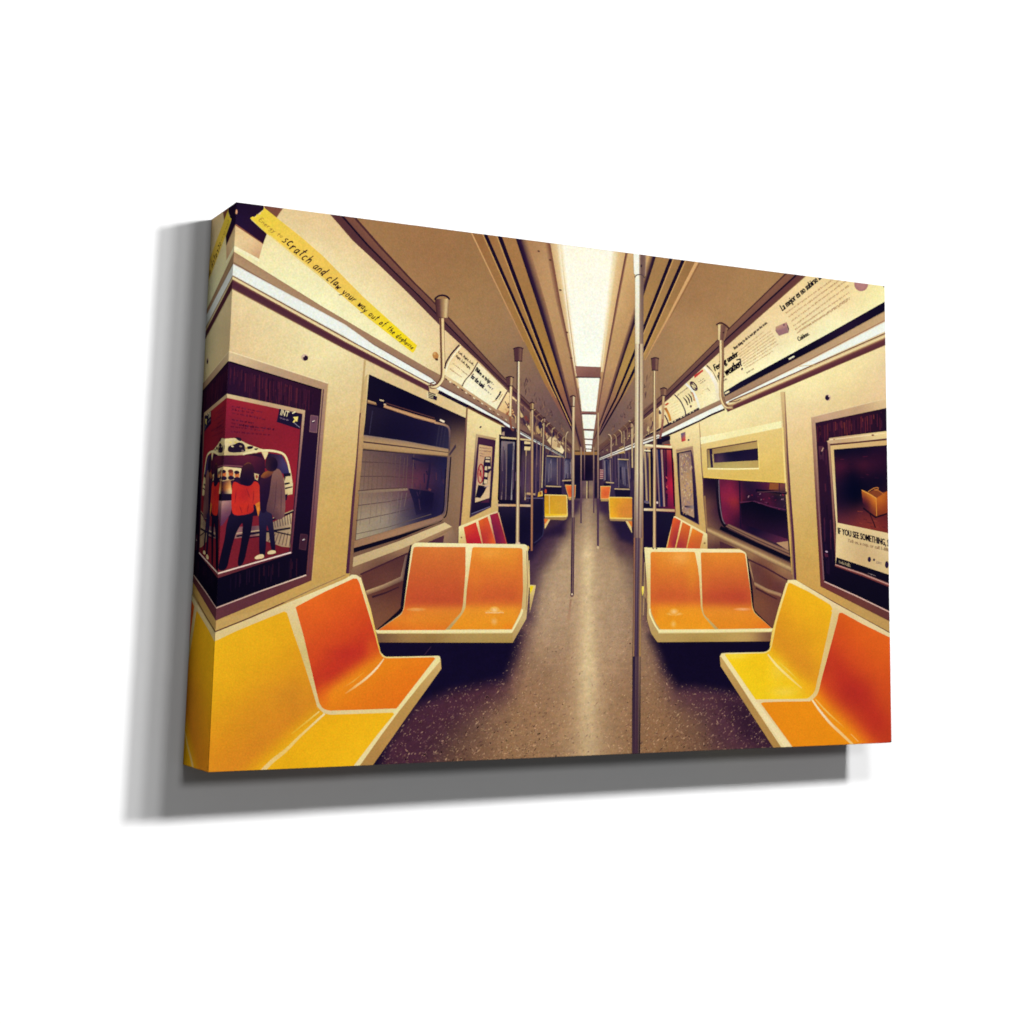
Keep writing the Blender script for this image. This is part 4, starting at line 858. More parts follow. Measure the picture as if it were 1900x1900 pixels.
stroke(ad, smooth(P2(1366, 668, 1372, 667, 1374, 672, 1373, 678)), 2.4, (36, 24, 44)); dot(ad, 1376.6, 684.6, 1.6, 2.6, (36, 24, 44), .3); mumble(ad, rnd, (1343, 706), (1350, 702), 4, (90, 66, 64))
fill(ad, ZJ(660, 690, 780, 650, 800, 710, 700, 745), (150, 108, 110)); fill(ad, ZJ(780, 605, 805, 670, 800, 705, 782, 650), (92, 54, 74)); fill(ad, ZJ(665, 650, 690, 640, 780, 600, 785, 650, 690, 690, 662, 690), [(1440, 607, (196, 156, 120)), (1455, 602, (176, 130, 120)), (1442, 612, (160, 116, 112))]); dot(ad, *ZJ(750, 630)[0], 1.6, 2.2, (110, 70, 86))
dot(ad, 1597.6, 527, 13, 13.6, (170, 118, 116)); dot(ad, 1598, 527, 9, 10, (176, 124, 120))
stroke(ad, smooth(P2(1311, 678, 1320, 688, 1329, 704, 1332, 716)), 2.4, (60, 34, 50))
sm_ = Part('printed_advert', None, 'row of small cream adverts above the strip light, right')
fill(sm_, P2(1309, 678, 1322, 690, 1334, 714, 1338, 748, 1300, 764, 1296, 757, 1241, 788, 1220, 796, 1194, 812, 1192, 790, 1240, 742), [(1310, 690, (240, 222, 170)), (1320, 730, (244, 234, 186)), (1290, 720, (238, 218, 162)), (1270, 740, (238, 220, 164)), (1250, 760, (242, 230, 178)), (1230, 780, (226, 196, 140)), (1205, 795, (224, 194, 134))])
stroke(sm_, smooth(P2(1306, 681, 1318, 694, 1328, 714, 1333, 742)), [4, 6, 5], [(250, 240, 214), (240, 234, 216), (232, 216, 176)]); stroke(sm_, smooth(P2(1272, 712, 1284, 724, 1293, 742, 1297, 757)), 4, [(236, 232, 214), (232, 234, 222), (236, 230, 200)])
fill(sm_, P2(1287.5, 697, 1303, 685.5, 1305, 688.5, 1288.5, 702), (196, 62, 56))
for a in [i * math.pi / 10 for i in range(21)]: pass
stroke(sm_, [(1287 + 8.8 * math.cos(a) * .62 - 3 * math.sin(a), 716.5 + 9 * math.cos(a) * .8 + 3 * math.sin(a)) for a in [i * math.pi / 10 for i in range(21)]], 2.4, (60, 36, 56))
stroke(sm_, P2(1281, 709, 1287, 716, 1293, 724), 3, (70, 50, 64)); stroke(sm_, P2(1284, 714, 1290, 719), 1.6, (236, 222, 170))
for a, b in ((1297, 711), (1306, 703), (1300, 714), (1308, 705)): pass
mumble(sm_, rnd, (1296, 709), (1306, 702), 2.4, (120, 90, 76)); mumble(sm_, rnd, (1299, 712), (1309, 705), 2.4, (120, 90, 76)); mumble(sm_, rnd, (1312, 720), (1318, 727), 3, (90, 70, 66)); mumble(sm_, rnd, (1303, 726), (1312, 721), 2, (200, 170, 120)); mumble(sm_, rnd, (1298, 732), (1304, 729), 2, (206, 178, 126))
mumble(sm_, rnd, (1256, 734), (1276, 719), 3, (96, 66, 70))
for k in range(4): stroke(sm_, smooth(P2(1267 + k * 4.6, 737 - k * 3.4, 1273 + k * 4.4, 744 - k * 3.4, 1276 + k * 3.8, 752 - k * 3)), [1, 2.8, 1.6], (50, 36, 46))
dot(sm_, 1281.6, 754, 1.8, 2.6, (80, 46, 56)); stroke(sm_, P2(1284, 728, 1289, 744), 2.6, (196, 140, 100)); stroke(sm_, smooth(P2(1251, 732, 1262, 744, 1270, 760, 1272, 770)), 2.2, (62, 40, 64))
stroke(sm_, smooth(P2(1234, 757, 1240, 768, 1244, 781)), [5, 4], [(150, 84, 46), (206, 140, 60), (196, 130, 40)]); stroke(sm_, P2(1234, 752, 1240, 748), 3.4, (190, 80, 50)); stroke(sm_, smooth(P2(1233, 770, 1238, 780, 1242, 792)), 2.4, (60, 40, 60))
for k in range(5): mumble(sm_, rnd, (1243 + k, 752 + k * 5), (1258 + k * 1.5, 744 + k * 5), 1.4, (216, 186, 130))
mumble(sm_, rnd, (1196, 784), (1212, 772), 3, (110, 80, 80)); stroke(sm_, P2(1222, 762, 1226, 768), 5, (60, 40, 60)); stroke(sm_, P2(1195, 794, 1200, 805), 3, (206, 140, 90)); stroke(sm_, smooth(P2(1222, 756, 1226, 762, 1228, 768)), 2, (236, 222, 180))
fill(sm_, P2(1296, 756, 1298, 761, 1275, 772, 1246, 787, 1220, 801, 1195, 815, 1195, 810, 1243, 784, 1272, 769), (34, 26, 44))
for i in range(9): stroke(sm_, P2(1290 - i * 5.6, 761 + i * 2.9, 1293 - i * 5.6, 759.5 + i * 2.9), 1.6, (226, 206, 160) if i % 3 else (120, 96, 90))

shr = Part('printed_light_strip', None, 'glowing strip light and shelf edge, right')
band(shr, P2(1660, 568, 1640, 578.6, 1540, 633, 1400, 706, 1344, 736, 1338, 741, 1297, 760, 1220, 801, 1112, 850), P2(1660, 588, 1639.5, 597.5, 1480, 680, 1340, 748.5, 1338, 750.5, 1320, 758, 1300, 768, 1226, 806, 1114, 852)[0:3] + P2(1400, 720, 1346, 746, 1338, 750, 1298, 769, 1222, 807, 1113, 852), [(0, (150, 112, 78)), (.1, (196, 164, 120)), (.8, (200, 166, 122)), (.92, (150, 96, 70)), (1, (214, 190, 160))], [(0, (110, 80, 70)), (.1, (130, 96, 82)), (.8, (120, 86, 76)), (.92, (90, 58, 60)), (1, (150, 120, 100))])
band(shr, P2(1660, 588, 1639.5, 598, 1480, 681, 1346, 746.5, 1338, 750.5, 1298, 769, 1220, 809, 1113, 852), P2(1660, 607, 1639.5, 617, 1480, 689, 1349, 745 + 3, 1340, 760.5, 1296, 782 - 1.5, 1219, 815, 1113.5, 853), [(0, (216, 206, 186)), (.1, (236, 240, 226)), (.9, (238, 242, 230)), (1, (206, 186, 150))])
stroke(shr, P2(1660, 609, 1640, 619.5, 1480, 690, 1352, 746), 2.2, (110, 68, 54)); band(shr, P2(1660, 611, 1640, 621, 1480, 692, 1352, 747.6), P2(1660, 618, 1640, 628, 1480, 698.5, 1352, 753.6), [(0, (196, 160, 110)), (.45, (240, 220, 166)), (1, (190, 150, 104))])
stroke(shr, smooth(P2(1482, 680, 1500, 678, 1512, 677)), 1.2, (206, 176, 110))
band(shr, P2(1660, 618, 1640, 628, 1480, 698, 1346, 757), P2(1660, 632, 1640, 642, 1480, 710, 1350, 764.5), [(0, (150, 104, 80)), (.25, (98, 52, 56)), (.85, (84, 42, 52)), (1, (160, 116, 80))])
band(wr, P2(1344, 757.5, 1320, 767.5, 1296, 780, 1256, 798, 1200, 822), P2(1345, 761, 1320, 771.5, 1296, 783.5, 1256, 802, 1200, 825), [(0, (40, 24, 36)), (1, (60, 34, 40))])
rr_ = Part('printed_grab_rail', None, 'bent grab rail hanging from the ceiling, right')
rp = smooth(P2(1338.5, 630, 1339, 680, 1338, 726, 1340, 742, 1347, 754, 1360, 755))
stroke(rr_, rp, 8.4, [(176, 138, 96), (170, 132, 92), (150, 112, 80)]); stroke(rr_, [(x - 1.8, y + .6) for x, y in rp], 3, [(236, 214, 160), (230, 204, 150), (226, 196, 140)]); stroke(rr_, [(x + .8, y) for x, y in rp], 1.2, (96, 58, 58)); stroke(rr_, [(x + 3.6, y - .6) for x, y in rp[:-6]], 1.4, (90, 56, 54))
stroke(rr_, smooth(P2(1352, 746, 1364, 745, 1374, 741)), 1.6, (90, 54, 50))
band(rr_, P2(1331.5, 602, 1332, 631), P2(1351, 604, 1344, 632), [(0, (206, 176, 120)), (.22, (230, 206, 150)), (.3, (130, 92, 76)), (.7, (104, 68, 62)), (1, (150, 112, 82))]); stroke(rr_, smooth(P2(1329, 603, 1336, 599, 1344, 602, 1353, 610)), 3, (66, 38, 42)); dot(rr_, 1342, 617, 1.4, 1.6, (50, 28, 40))

# ---- partitions and small things in the middle distance, left
pl = Part('printed_partition', None, 'dark navy partition with glass and rails, left')
fill(pl, P2(926, 806, 1012, 828, 1009, 985, 1002, 1003, 985, 1020, 940, 1012, 924, 952), [(935, 830, (36, 24, 48)), (960, 860, (56, 40, 62)), (985, 850, (48, 34, 60)), (950, 920, (50, 36, 60)), (940, 970, (18, 14, 38)), (970, 980, (17, 13, 38)), (1000, 960, (20, 16, 44)), (990, 1000, (24, 18, 46)), (1005, 930, (22, 18, 46))])
for p, c in ((P2(930, 818, 952, 819, 947, 930, 926, 930), [(935, 830, (120, 106, 110)), (940, 860, (74, 58, 76)), (930, 900, (56, 40, 62)), (945, 900, (44, 32, 58)), (935, 926, (40, 28, 52))]), (P2(941, 824, 951.5, 822, 947, 922, 940, 918), [(946, 830, (44, 42, 66)), (945, 860, (30, 28, 54)), (942, 900, (38, 30, 56)), (946, 915, (30, 22, 46))]),
             (P2(966, 822, 983, 824, 981, 932, 964, 932), [(970, 830, (40, 30, 54)), (978, 850, (84, 62, 70)), (972, 880, (66, 44, 72)), (978, 910, (90, 66, 80)), (968, 920, (44, 30, 54))]), (P2(988, 828, 1009, 830, 1005, 918, 986, 922), [(992, 850, (34, 26, 56)), (1000, 860, (84, 60, 80)), (1006, 880, (56, 42, 72)), (995, 900, (48, 34, 62))])): fill(pl, rounded(p, 2.5), c, 3)
for x0, x1, w_, c in ((928.5, 924.5, 3, (18, 13, 34)), (934.5, 930, 1.8, (130, 106, 104)), (940.5, 938, 1.4, (120, 100, 100)), (953.5, 948.5, 2.2, (150, 142, 142)), (957, 953, 5, (24, 18, 42)), (966, 963, 4, (20, 15, 38)), (976, 974, 2.4, (186, 154, 112)), (985, 982.5, 2.4, (96, 66, 80)), (996, 994, 2, (110, 84, 92)), (1003, 1001, 1.6, (140, 106, 96))): stroke(pl, P2(x0, 818, (x0 + x1) / 2, 880, x1, 928 - (x0 > 984) * 8), w_, c)
stroke(pl, P2(929, 817, 966, 820), 2, (16, 12, 32)); stroke(pl, P2(925, 929, 966, 930), 4, (18, 13, 34))
for i in range(34): stroke(pl, P2(*(lambda x: (x, rnd.uniform(826, 880), x - 1, rnd.uniform(890, 924)))(rnd.uniform(931, 1008))), rnd.uniform(.7, 1.6), rnd.choice(((44, 34, 60), (70, 52, 76), (84, 64, 84), (52, 38, 66), (36, 28, 54))))
fill(pl, ZK(1230, 870, 1500, 900, 1500, 1060, 1240, 1050), [(932, 796, (40, 28, 48)), (945, 800, (30, 20, 44)), (955, 805, (48, 34, 50))]); fill(pl, ZK(1250, 970, 1290, 960, 1290, 1030, 1240, 1020), (170, 140, 120))
stroke(pl, ZK(1225, 1060, 1500, 1085, 1760, 1110), [3.4, 2.6], (214, 188, 136)); stroke(pl, ZK(1220, 1095, 1500, 1110), 2.6, (16, 12, 32))
for p in (ZK(1640, 1130, 1750, 1140, 1750, 1180, 1640, 1175), ZK(1640, 1220, 1750, 1225, 1740, 1290, 1640, 1285)): fill(pl, p, (220, 196, 142))
fill(pl, ZK(1640, 1180, 1750, 1185, 1750, 1220, 1640, 1215), (26, 18, 36))
stroke(pl, ZN(868, 735, 1200, 738, 1475, 745), 4, [(206, 172, 142), (196, 152, 104), (206, 178, 150)]); stroke(pl, ZN(890, 690, 1200, 692), 3, (16, 12, 34)); stroke(pl, ZN(1380, 610, 1690, 612), 1.6, (104, 92, 116))
fill(pl, ZN(1400, 510, 1550, 530, 1540, 560, 1390, 545), (186, 150, 108)); fill(pl, ZN(1600, 510, 1670, 480, 1680, 570, 1590, 590), [(1000, 915, (206, 160, 60)), (1005, 912, (230, 200, 130)), (1003, 920, (222, 176, 60))]); dot(pl, *ZN(1640, 525)[0], 2, 3, (150, 84, 40)); dot(pl, *ZN(1730, 490)[0], 2, 4, (176, 70, 40))
stroke(pl, smooth(ZN(1690, 620, 1690, 1180, 1640, 1310, 1530, 1400)), 1.6, (50, 46, 76))
rb = Part('printed_bench', None, 'red three seat bench against the left wall'); 
fill(rb, ZN(200, 1110, 870, 838, 905, 870, 1050, 1425, 190, 1410), [(852, 980, (238, 226, 164)), (900, 956, (240, 226, 170)), (855, 1000, (216, 188, 120)), (930, 1000, (190, 90, 60))])
dot(rb, *ZN(245, 1305)[0], 1.6, 1.6, (120, 86, 60))
for pts, col, lb_ in ((ZN(285, 1125, 500, 1035, 605, 1420, 335, 1420), [(863, 982, (214, 70, 44)), (880, 975, (204, 56, 44)), (880, 1000, (184, 36, 48)), (868, 1004, (176, 34, 46))], 'red seat'),
                      (ZN(540, 1010, 705, 935, 845, 1420, 625, 1420), [(890, 968, (216, 96, 40)), (903, 962, (214, 84, 44)), (905, 985, (200, 66, 48)), (900, 1005, (180, 48, 52)), (915, 1005, (226, 96, 44))], 'orange red seat'),
                      (ZN(745, 908, 885, 865, 1040, 1425, 855, 1425), [(910, 955, (150, 36, 66)), (920, 955, (160, 36, 56)), (918, 980, (120, 30, 62)), (925, 1005, (106, 28, 66)), (936, 1005, (160, 36, 60))], 'purple red seat')):
    s = Part('printed_seat', rb, lb_); fill(s, pts, col, 3)
sp_ = Part('printed_poster', None, 'small poster with a red circle, left wall')
fill(sp_, ZK(790, 1000, 1145, 1070, 1140, 1090, 1100, 1110) + P2(911, 941, 871, 961), [(885, 812, (190, 160, 120)), (915, 816, (176, 142, 100)), (878, 880, (110, 84, 88)), (874, 950, (76, 56, 76)), (910, 900, (60, 40, 62))])
fill(sp_, ZK(822, 1050, 1135, 1110) + P2(911, 939, 872.5, 957), [(890, 818, (66, 34, 58)), (915, 822, (60, 30, 56)), (880, 900, (54, 32, 62)), (880, 950, (22, 17, 44)), (905, 935, (24, 18, 46))])
fill(sp_, ZK(840, 1185, 1075, 1228) + P2(907.5, 924, 881, 932.5), [(890, 832, (206, 170, 126)), (908, 840, (196, 154, 112)), (888, 870, (190, 150, 122)), (885, 920, (206, 176, 136)), (905, 915, (214, 182, 138))])
for y in (1240, 1290, 1335, 1380): mumble(sp_, rnd, ZK(850, y)[0], ZK(930 + (y < 1300) * 120, y + 22)[0], 2.6, (120, 86, 86))
fill(sp_, ZK(945, 1400, 1045, 1400, 1050, 1540, 1050, 1640, 1000, 1700, 990, 1880, 900, 1900, 920, 1500), (36, 24, 52))
fill(sp_, ZN(540, 380, 700, 400, 640, 520, 580, 610, 490, 600), (20, 15, 40))
for p in (ZK(960, 1410, 1030, 1415, 1030, 1440, 955, 1435), ZK(955, 1460, 1030, 1465, 1030, 1500, 950, 1495), ZK(945, 1570, 985, 1575, 980, 1640, 940, 1635), ZK(1000, 1570, 1045, 1580, 1040, 1610, 1000, 1620), ZK(940, 1680, 990, 1690, 985, 1760, 935, 1750), ZK(930, 1800, 990, 1810, 985, 1880, 925, 1870)): fill(sp_, p, (214, 190, 150))
stroke(sp_, smooth(ZN(650, 410, 720, 400)), 2, (170, 150, 140))
cx, cy = ZK(868, 1700)[0]; stroke(sp_, [(cx + 5 * math.cos(a) - .8 * math.sin(a), cy + 17.5 * math.sin(a)) for a in [i * math.pi / 12 for i in range(25)]], 2.2, (150, 40, 52))
dot(sp_, cx, cy, 3.4, 12, (206, 150, 120), 0); dot(sp_, cx - .4, cy + 1, 2.8, 4.5, (180, 84, 76)); dot(sp_, cx + .4, cy - 5, 1, 2.6, (60, 30, 50)); stroke(sp_, P2(cx - 3, cy - 10, cx + 3, cy + 11), 1.4, (160, 46, 56))
fill(sp_, P2(880, 934, 907, 924, 907, 927, 880, 937), (30, 20, 44)); stroke(sp_, ZN(420, 890, 750, 760), 1.2, (120, 112, 140)); fill(sp_, ZN(580, 680, 730, 620, 735, 690, 600, 690), (70, 30, 58))

# ---- clutter of straps, rails and adverts up at the far shelves
for L in (1, 0):
    fa = Part('printed_far_adverts', None, 'clutter of rails and small adverts along the far %s shelf' % ('left' if L else 'right'))
    fill(fa, P2(944, 735, 962, 748, 1058, 830, 1058, 838, 1046, 838, 1000, 808, 958, 780) if L else P2(1222, 762, 1196, 784, 1120, 832, 1116, 844, 1140, 840, 1196, 812),
         [(960, 765, (112, 80, 74)), (1000, 795, (86, 58, 64)), (1045, 830, (104, 74, 68))] if L else [(1205, 795, (170, 134, 96)), (1160, 816, (110, 78, 74)), (1130, 836, (104, 74, 68))])
    if L:
        fill(fa, ZL(330, 1110, 390, 1050, 470, 1050, 560, 1160, 630, 1290, 600, 1350, 430, 1250), [(1020, 815, (222, 198, 150)), (1030, 825, (186, 156, 112)), (1038, 832, (230, 212, 164)), (1024, 822, (206, 176, 130))]); fill(fa, ZL(520, 1150, 560, 1170, 560, 1250, 500, 1230), (150, 116, 84))
        for x, y, w_, c in ((966, 768, 5, (206, 176, 122)), (972, 782, 4, (60, 40, 60)), (978, 778, 5, (120, 60, 54)), (981, 792, 4, (214, 186, 132)), (992, 788, 4, (62, 44, 66)), (998, 798, 6, (190, 156, 104)), (1006, 802, 3, (50, 34, 56)), (1012, 804, 4, (150, 84, 64)), (1003, 790, 3, (84, 54, 70)), (988, 800, 4, (170, 134, 92))): stroke(fa, P2(x - 4, y - 6, x + 3, y + 6), w_, c)
    else:
        fill(fa, ZL(1560, 1290, 1640, 1200, 1700, 1230, 1700, 1330, 1600, 1350), (196, 160, 96))
        for x, y, w_, c in ((1150, 824, 3, (206, 176, 122)), (1158, 820, 3, (60, 40, 60)), (1166, 816, 3, (150, 90, 60)), (1178, 808, 4, (214, 186, 132)), (1186, 802, 3, (62, 44, 66))): stroke(fa, P2(x + 3, y - 6, x - 2, y + 5), w_, c)
    for i in range(90):
        t = rnd.random() ** .8; x = 948 + 108 * t if L else 1214 - 96 * t; y = (752 + 80 * t if L else 774 + 64 * t) + rnd.uniform(-14 if L else -4, 26) * (1 - t * .85)
        h = rnd.uniform(3, 14) * (1 - t * .7); k = 1 if L else -1
        stroke(fa, [(x, y - h / 2), (x + k * rnd.uniform(0, 4), y + h / 2)], rnd.uniform(.8, 2.6) * (1.1 - t * .6), rnd.choice(((206, 178, 124), (170, 136, 96), (70, 46, 62), (44, 30, 54), (140, 102, 74), (112, 78, 66), (96, 66, 70), (80, 52, 64))))
    for i in range(7 if L else 0):                                  # curved grab rails one behind the other
        t = i / 7; x = (984 + 70 * t) if L else (1180 - 60 * t); y = (772 + 50 * t) if L else (776 + 46 * t); h = 18 * (1 - t * .75); k = 1 if L else -1
        stroke(fa, smooth(P2(x + k * h * .5, y - h * .7, x + k * h * .1, y - h * .45, x, y, x, y + h * 1.7)), 1.9 * (1 - t * .55), rnd.choice(((176, 142, 100), (140, 104, 80), (190, 160, 116))))
    for i in range(5 if L else 0):                                  # dark bays between the ceiling and the shelf
        t = i / 5; x = (990 + 60 * t) if L else (1172 - 50 * t); y = (780 + 44 * t) if L else (784 + 40 * t)
        dot(fa, x, y, 4.5 * (1 - t * .6), 8 * (1 - t * .7), (46, 32, 58) if i % 2 else (66, 44, 60))
far3 = Part('printed_far_shelf', None, 'far end of the right shelf, dim and cluttered')
fill(far3, P2(1222, 756, 1196, 778, 1150, 812, 1112, 840, 1114, 848, 1150, 830, 1196, 808, 1222, 794), [(1210, 780, (176, 140, 98)), (1190, 795, (112, 80, 74)), (1160, 816, (90, 62, 66)), (1125, 838, (92, 64, 66))])
for i in range(60):
    t = rnd.random(); x = 1214 - 96 * t; y = 772 + 66 * t + rnd.uniform(-6, 24) * (1 - t)
    stroke(far3, P2(x, y, x - rnd.uniform(0, 3), y + rnd.uniform(3, 12) * (1 - t * .7)), rnd.uniform(.8, 2.2) * (1.1 - t * .6), rnd.choice(((206, 178, 124), (150, 116, 86), (70, 46, 62), (50, 34, 56), (120, 86, 70), (90, 62, 66))))
for a, w_ in ((P2(1222, 807, 1180, 822, 1112, 851), 1.6), (P2(1222, 812, 1180, 827, 1112, 853), 1.4)): stroke(far3, a, w_, (232, 226, 210))
for a in (P2(1222, 810, 1180, 824.6, 1112, 852), P2(1222, 803, 1180, 818, 1112, 849)): stroke(far3, a, 1.5, (50, 32, 50))
for i in range(6):
    t = i / 6; x = 1184 - 62 * t; y = 782 + 44 * t; h = 17 * (1 - t * .7)
    stroke(far3, smooth(P2(x - h * .5, y - h * .6, x, y, x, y + h * 1.6)), 1.9 * (1 - t * .5), rnd.choice(((170, 138, 100), (140, 106, 82), (190, 160, 116))))
for a in (P2(962, 800, 1000, 822, 1050, 850), P2(962, 796.5, 1000, 819.5, 1050, 848)): stroke(shelf, a, 1.3, (46, 30, 50))
# ---- poles, left of the aisle
def pole(lab, xs, y0, y1, w_, prof, prof2=None, cap=None):
    p = Part('printed_pole', None, lab)
    band(p, [(xs[0] - w_ / 2, y0), (xs[1] - w_ / 2, y1)], [(xs[0] + w_ / 2, y0), (xs[1] + w_ / 2, y1)], prof, prof2)
    if cap:
        x, cw, cy0, cy1, c0, c1 = cap
        band(p, [(x - cw / 2, cy0), (x - cw * .4, cy1)], [(x + cw / 2, cy0), (x + cw * .4, cy1)], [(0, c0), (.45, c0), (.75, c1), (1, c0)])
        stroke(p, P2(x - cw * .42, cy1, x + cw * .42, cy1 + .3), 1.6, (46, 26, 40)); stroke(p, smooth(P2(x - cw * .55, cy0 + 1, x, cy0 - 1.4, x + cw * .55, cy0 + 1)), 2.2, (52, 28, 42))
    return p


BR = [(0, (70, 46, 54)), (.22, (104, 76, 70)), (.4, (246, 234, 198)), (.6, (226, 208, 162)), (.8, (160, 128, 98)), (1, (110, 78, 72))]
BR2 = [(0, (130, 98, 80)), (.2, (196, 168, 124)), (.45, (226, 206, 158)), (.7, (186, 154, 112)), (1, (88, 60, 68))]
pole('floor pole standing behind the left orange bench', (962.3, 960), 668, 1009, 6.6, BR, BR2, (961.5, 17, 646, 670, (78, 46, 54), (120, 84, 72)))
fill(Part.all[-1], ZN(1195, 1405, 1225, 1385, 1270, 1390, 1285, 1420, 1200, 1425), (214, 186, 150))
p_ = pole('thin pole at the first partition, left', (987.6, 986), 760, 1022, 4.2, [(0, (120, 90, 76)), (.4, (226, 200, 148)), (1, (110, 80, 74))], [(0, (96, 60, 66)), (.5, (176, 112, 70)), (1, (90, 58, 64))], (986.5, 8, 748, 760, (120, 86, 64), (206, 176, 120)))
p_ = pole('short hanging pole above the left partition', (948, 946.5), 716, 775, 5, [(0, (160, 120, 80)), (.4, (244, 226, 176)), (.75, (214, 178, 124)), (1, (90, 52, 58))], None, (946, 14, 700, 716, (84, 52, 56), (190, 156, 110)))
stroke(p_, smooth(P2(946, 772, 947, 786, 949, 795, 953, 799)), 4, [(150, 96, 70), (110, 62, 60)])
pole('thin far pole near the second partition, left', (1008.8, 1005), 780, 905, 2.6, [(0, (110, 80, 70)), (.5, (214, 190, 140)), (1, (110, 84, 76))], None, (1009.5, 4, 776, 784, (110, 76, 70), (206, 170, 150)))
p_ = pole('far grab pole left of the aisle', (1023.5, 1022.5), 804, 836, 1.8, [(0, (60, 36, 56)), (1, (140, 110, 90))])
p_ = pole('curved far grab pole, left', (1049.5, 1049), 808, 850, 1.6, [(0, (196, 170, 130)), (1, (150, 116, 96))]); stroke(p_, smooth(P2(1049.5, 810, 1051, 804, 1054, 801)), 1.4, (206, 180, 140))
pm = pole('pole in the aisle reaching the floor, left of the lights', (1064.2, 1061.2), 735, 1104, 5.2, [(0, (170, 134, 96)), (.35, (236, 216, 166)), (.7, (222, 190, 138)), (1, (120, 86, 70))], [(0, (40, 22, 46)), (.35, (60, 38, 66)), (.55, (150, 122, 106)), (.7, (58, 34, 62)), (1, (80, 50, 64))], (1062.4, 9, 735.5, 754, (110, 76, 68), (238, 220, 176)))
band(pm, P2(1061.6, 960, 1058.6, 1104), P2(1066, 960, 1064.2, 1104), [(0, (58, 32, 60)), (.3, (48, 28, 62)), (.5, (150, 116, 100)), (.65, (52, 30, 60)), (1, (70, 42, 66))])
dot(pm, 1061, 1104.5, 3, 3, (96, 62, 66)); dot(pm, 1061, 1102.6, 1.4, 1.8, (236, 214, 180))
stroke(pm, P2(1059, 1112, 1055, 1150), [3, 6], [(156, 120, 96), (178, 140, 108)])
for lab, x, y0, y1, w_ in (('distant pole left of the far door', 1078.2, 830, 971, 2.6), ('distant pole at the far door', 1084.5, 832, 890, 1.6), ('distant pole right of the far door', 1101.5, 830, 952, 2.2)):
    pole(lab, (x, x - .3 if x < 1090 else x), y0, y1, w_, [(0, (140, 108, 92)), (.5, (190, 160, 124)), (1, (90, 62, 72))], [(0, (58, 30, 64)), (.5, (70, 40, 72)), (1, (60, 34, 62))])
p_ = pole('pole right of the far door reaching the floor', (1109.5, 1109.2), 766, 1014, 3.2, [(0, (150, 112, 84)), (.5, (214, 184, 134)), (1, (120, 84, 70))], [(0, (60, 34, 62)), (.4, (82, 54, 80)), (1, (58, 34, 60))])
band(p_, P2(1107.4, 925, 1107.6, 1014), P2(1111, 925, 1110.8, 1014), [(0, (62, 36, 62)), (.5, (84, 58, 84)), (1, (60, 36, 62))]); dot(p_, 1108.8, 1016, 2.2, 3, (206, 178, 140))
p_ = pole('far grab pole right of the aisle', (1134, 1133.6), 812, 850, 2, [(0, (196, 170, 140)), (1, (150, 112, 96))]); stroke(p_, smooth(P2(1134, 814, 1132, 808, 1128, 806)), 1.6, (206, 176, 140))
pole('thin far pole at the far right partition', (1157.5, 1158.5), 800, 842, 1.6, [(0, (200, 176, 130)), (1, (90, 60, 70))])
p_ = pole('thin pole at the second partition, right', (1172, 1173), 794, 868, 3, [(0, (140, 106, 80)), (.5, (222, 198, 146)), (1, (120, 90, 76))], None, (1170.5, 5, 785, 794, (120, 86, 74), (206, 176, 130)))

# ---- left benches
SEAM = (228, 204, 140)
b2 = Part('printed_bench', None, 'two orange seats facing the viewer, left of the aisle')
fill(b2, P2(983, 1085, 994, 1086, 992, 1098, 983, 1136), [(985, 1090, (226, 200, 130)), (985, 1125, (190, 158, 100))]); fill(b2, P2(982.5, 1087, 990.5, 1087.5, 984, 1102.5), (236, 206, 30))
fill(b2, ZT(1070, 270, 1110, 260, 1120, 290, 1090, 370), (214, 178, 100))
fill(b2, rounded(P2(764, 1006.6, 862, 1008.5, 978, 1010, 981.5, 1085, 977, 1140, 951, 1192.5, 697, 1192, 696, 1172, 745, 1138, 748.5, 1128), [11, 0, 7, 0, 8, 1, 0, 0, 6, 4]), [(770, 1010, (240, 226, 168)), (860, 1010, (242, 230, 176)), (970, 1012, (238, 226, 172)), (978, 1050, (222, 196, 134)), (975, 1110, (206, 178, 116)), (972, 1140, (206, 176, 120)), (745, 1130, (232, 206, 140)), (830, 1185, (176, 142, 84)), (700, 1185, (140, 104, 76)), (940, 1185, (180, 146, 84))])
stroke(b2, P2(976.5, 1022, 978.5, 1080, 975.5, 1132), 1.2, (150, 110, 76)); stroke(b2, P2(981, 1040, 982, 1090), 1.6, (226, 196, 130))
fill(b2, P2(697, 1176, 952, 1175, 951, 1192.5, 702, 1192), [(705, 1180, (120, 86, 62)), (760, 1178, (164, 128, 76)), (850, 1183, (176, 144, 84)), (940, 1180, (180, 148, 88)), (940, 1190, (168, 136, 70)), (800, 1190, (150, 116, 66))])
band(b2, P2(696, 1169, 850, 1168.4, 952, 1168), P2(700, 1175.5, 850, 1175.6, 949, 1175), [(0, (240, 224, 160)), (.6, (242, 230, 172)), (1, (216, 190, 124))])
fill(b2, P2(951, 1168, 968, 1137, 977, 1138, 976, 1148, 951, 1192), [(955, 1180, (184, 150, 94)), (972, 1145, (206, 178, 120))]); stroke(b2, smooth(P2(968, 1130, 966, 1140, 951, 1168, 947, 1173)), 4, (240, 228, 168))
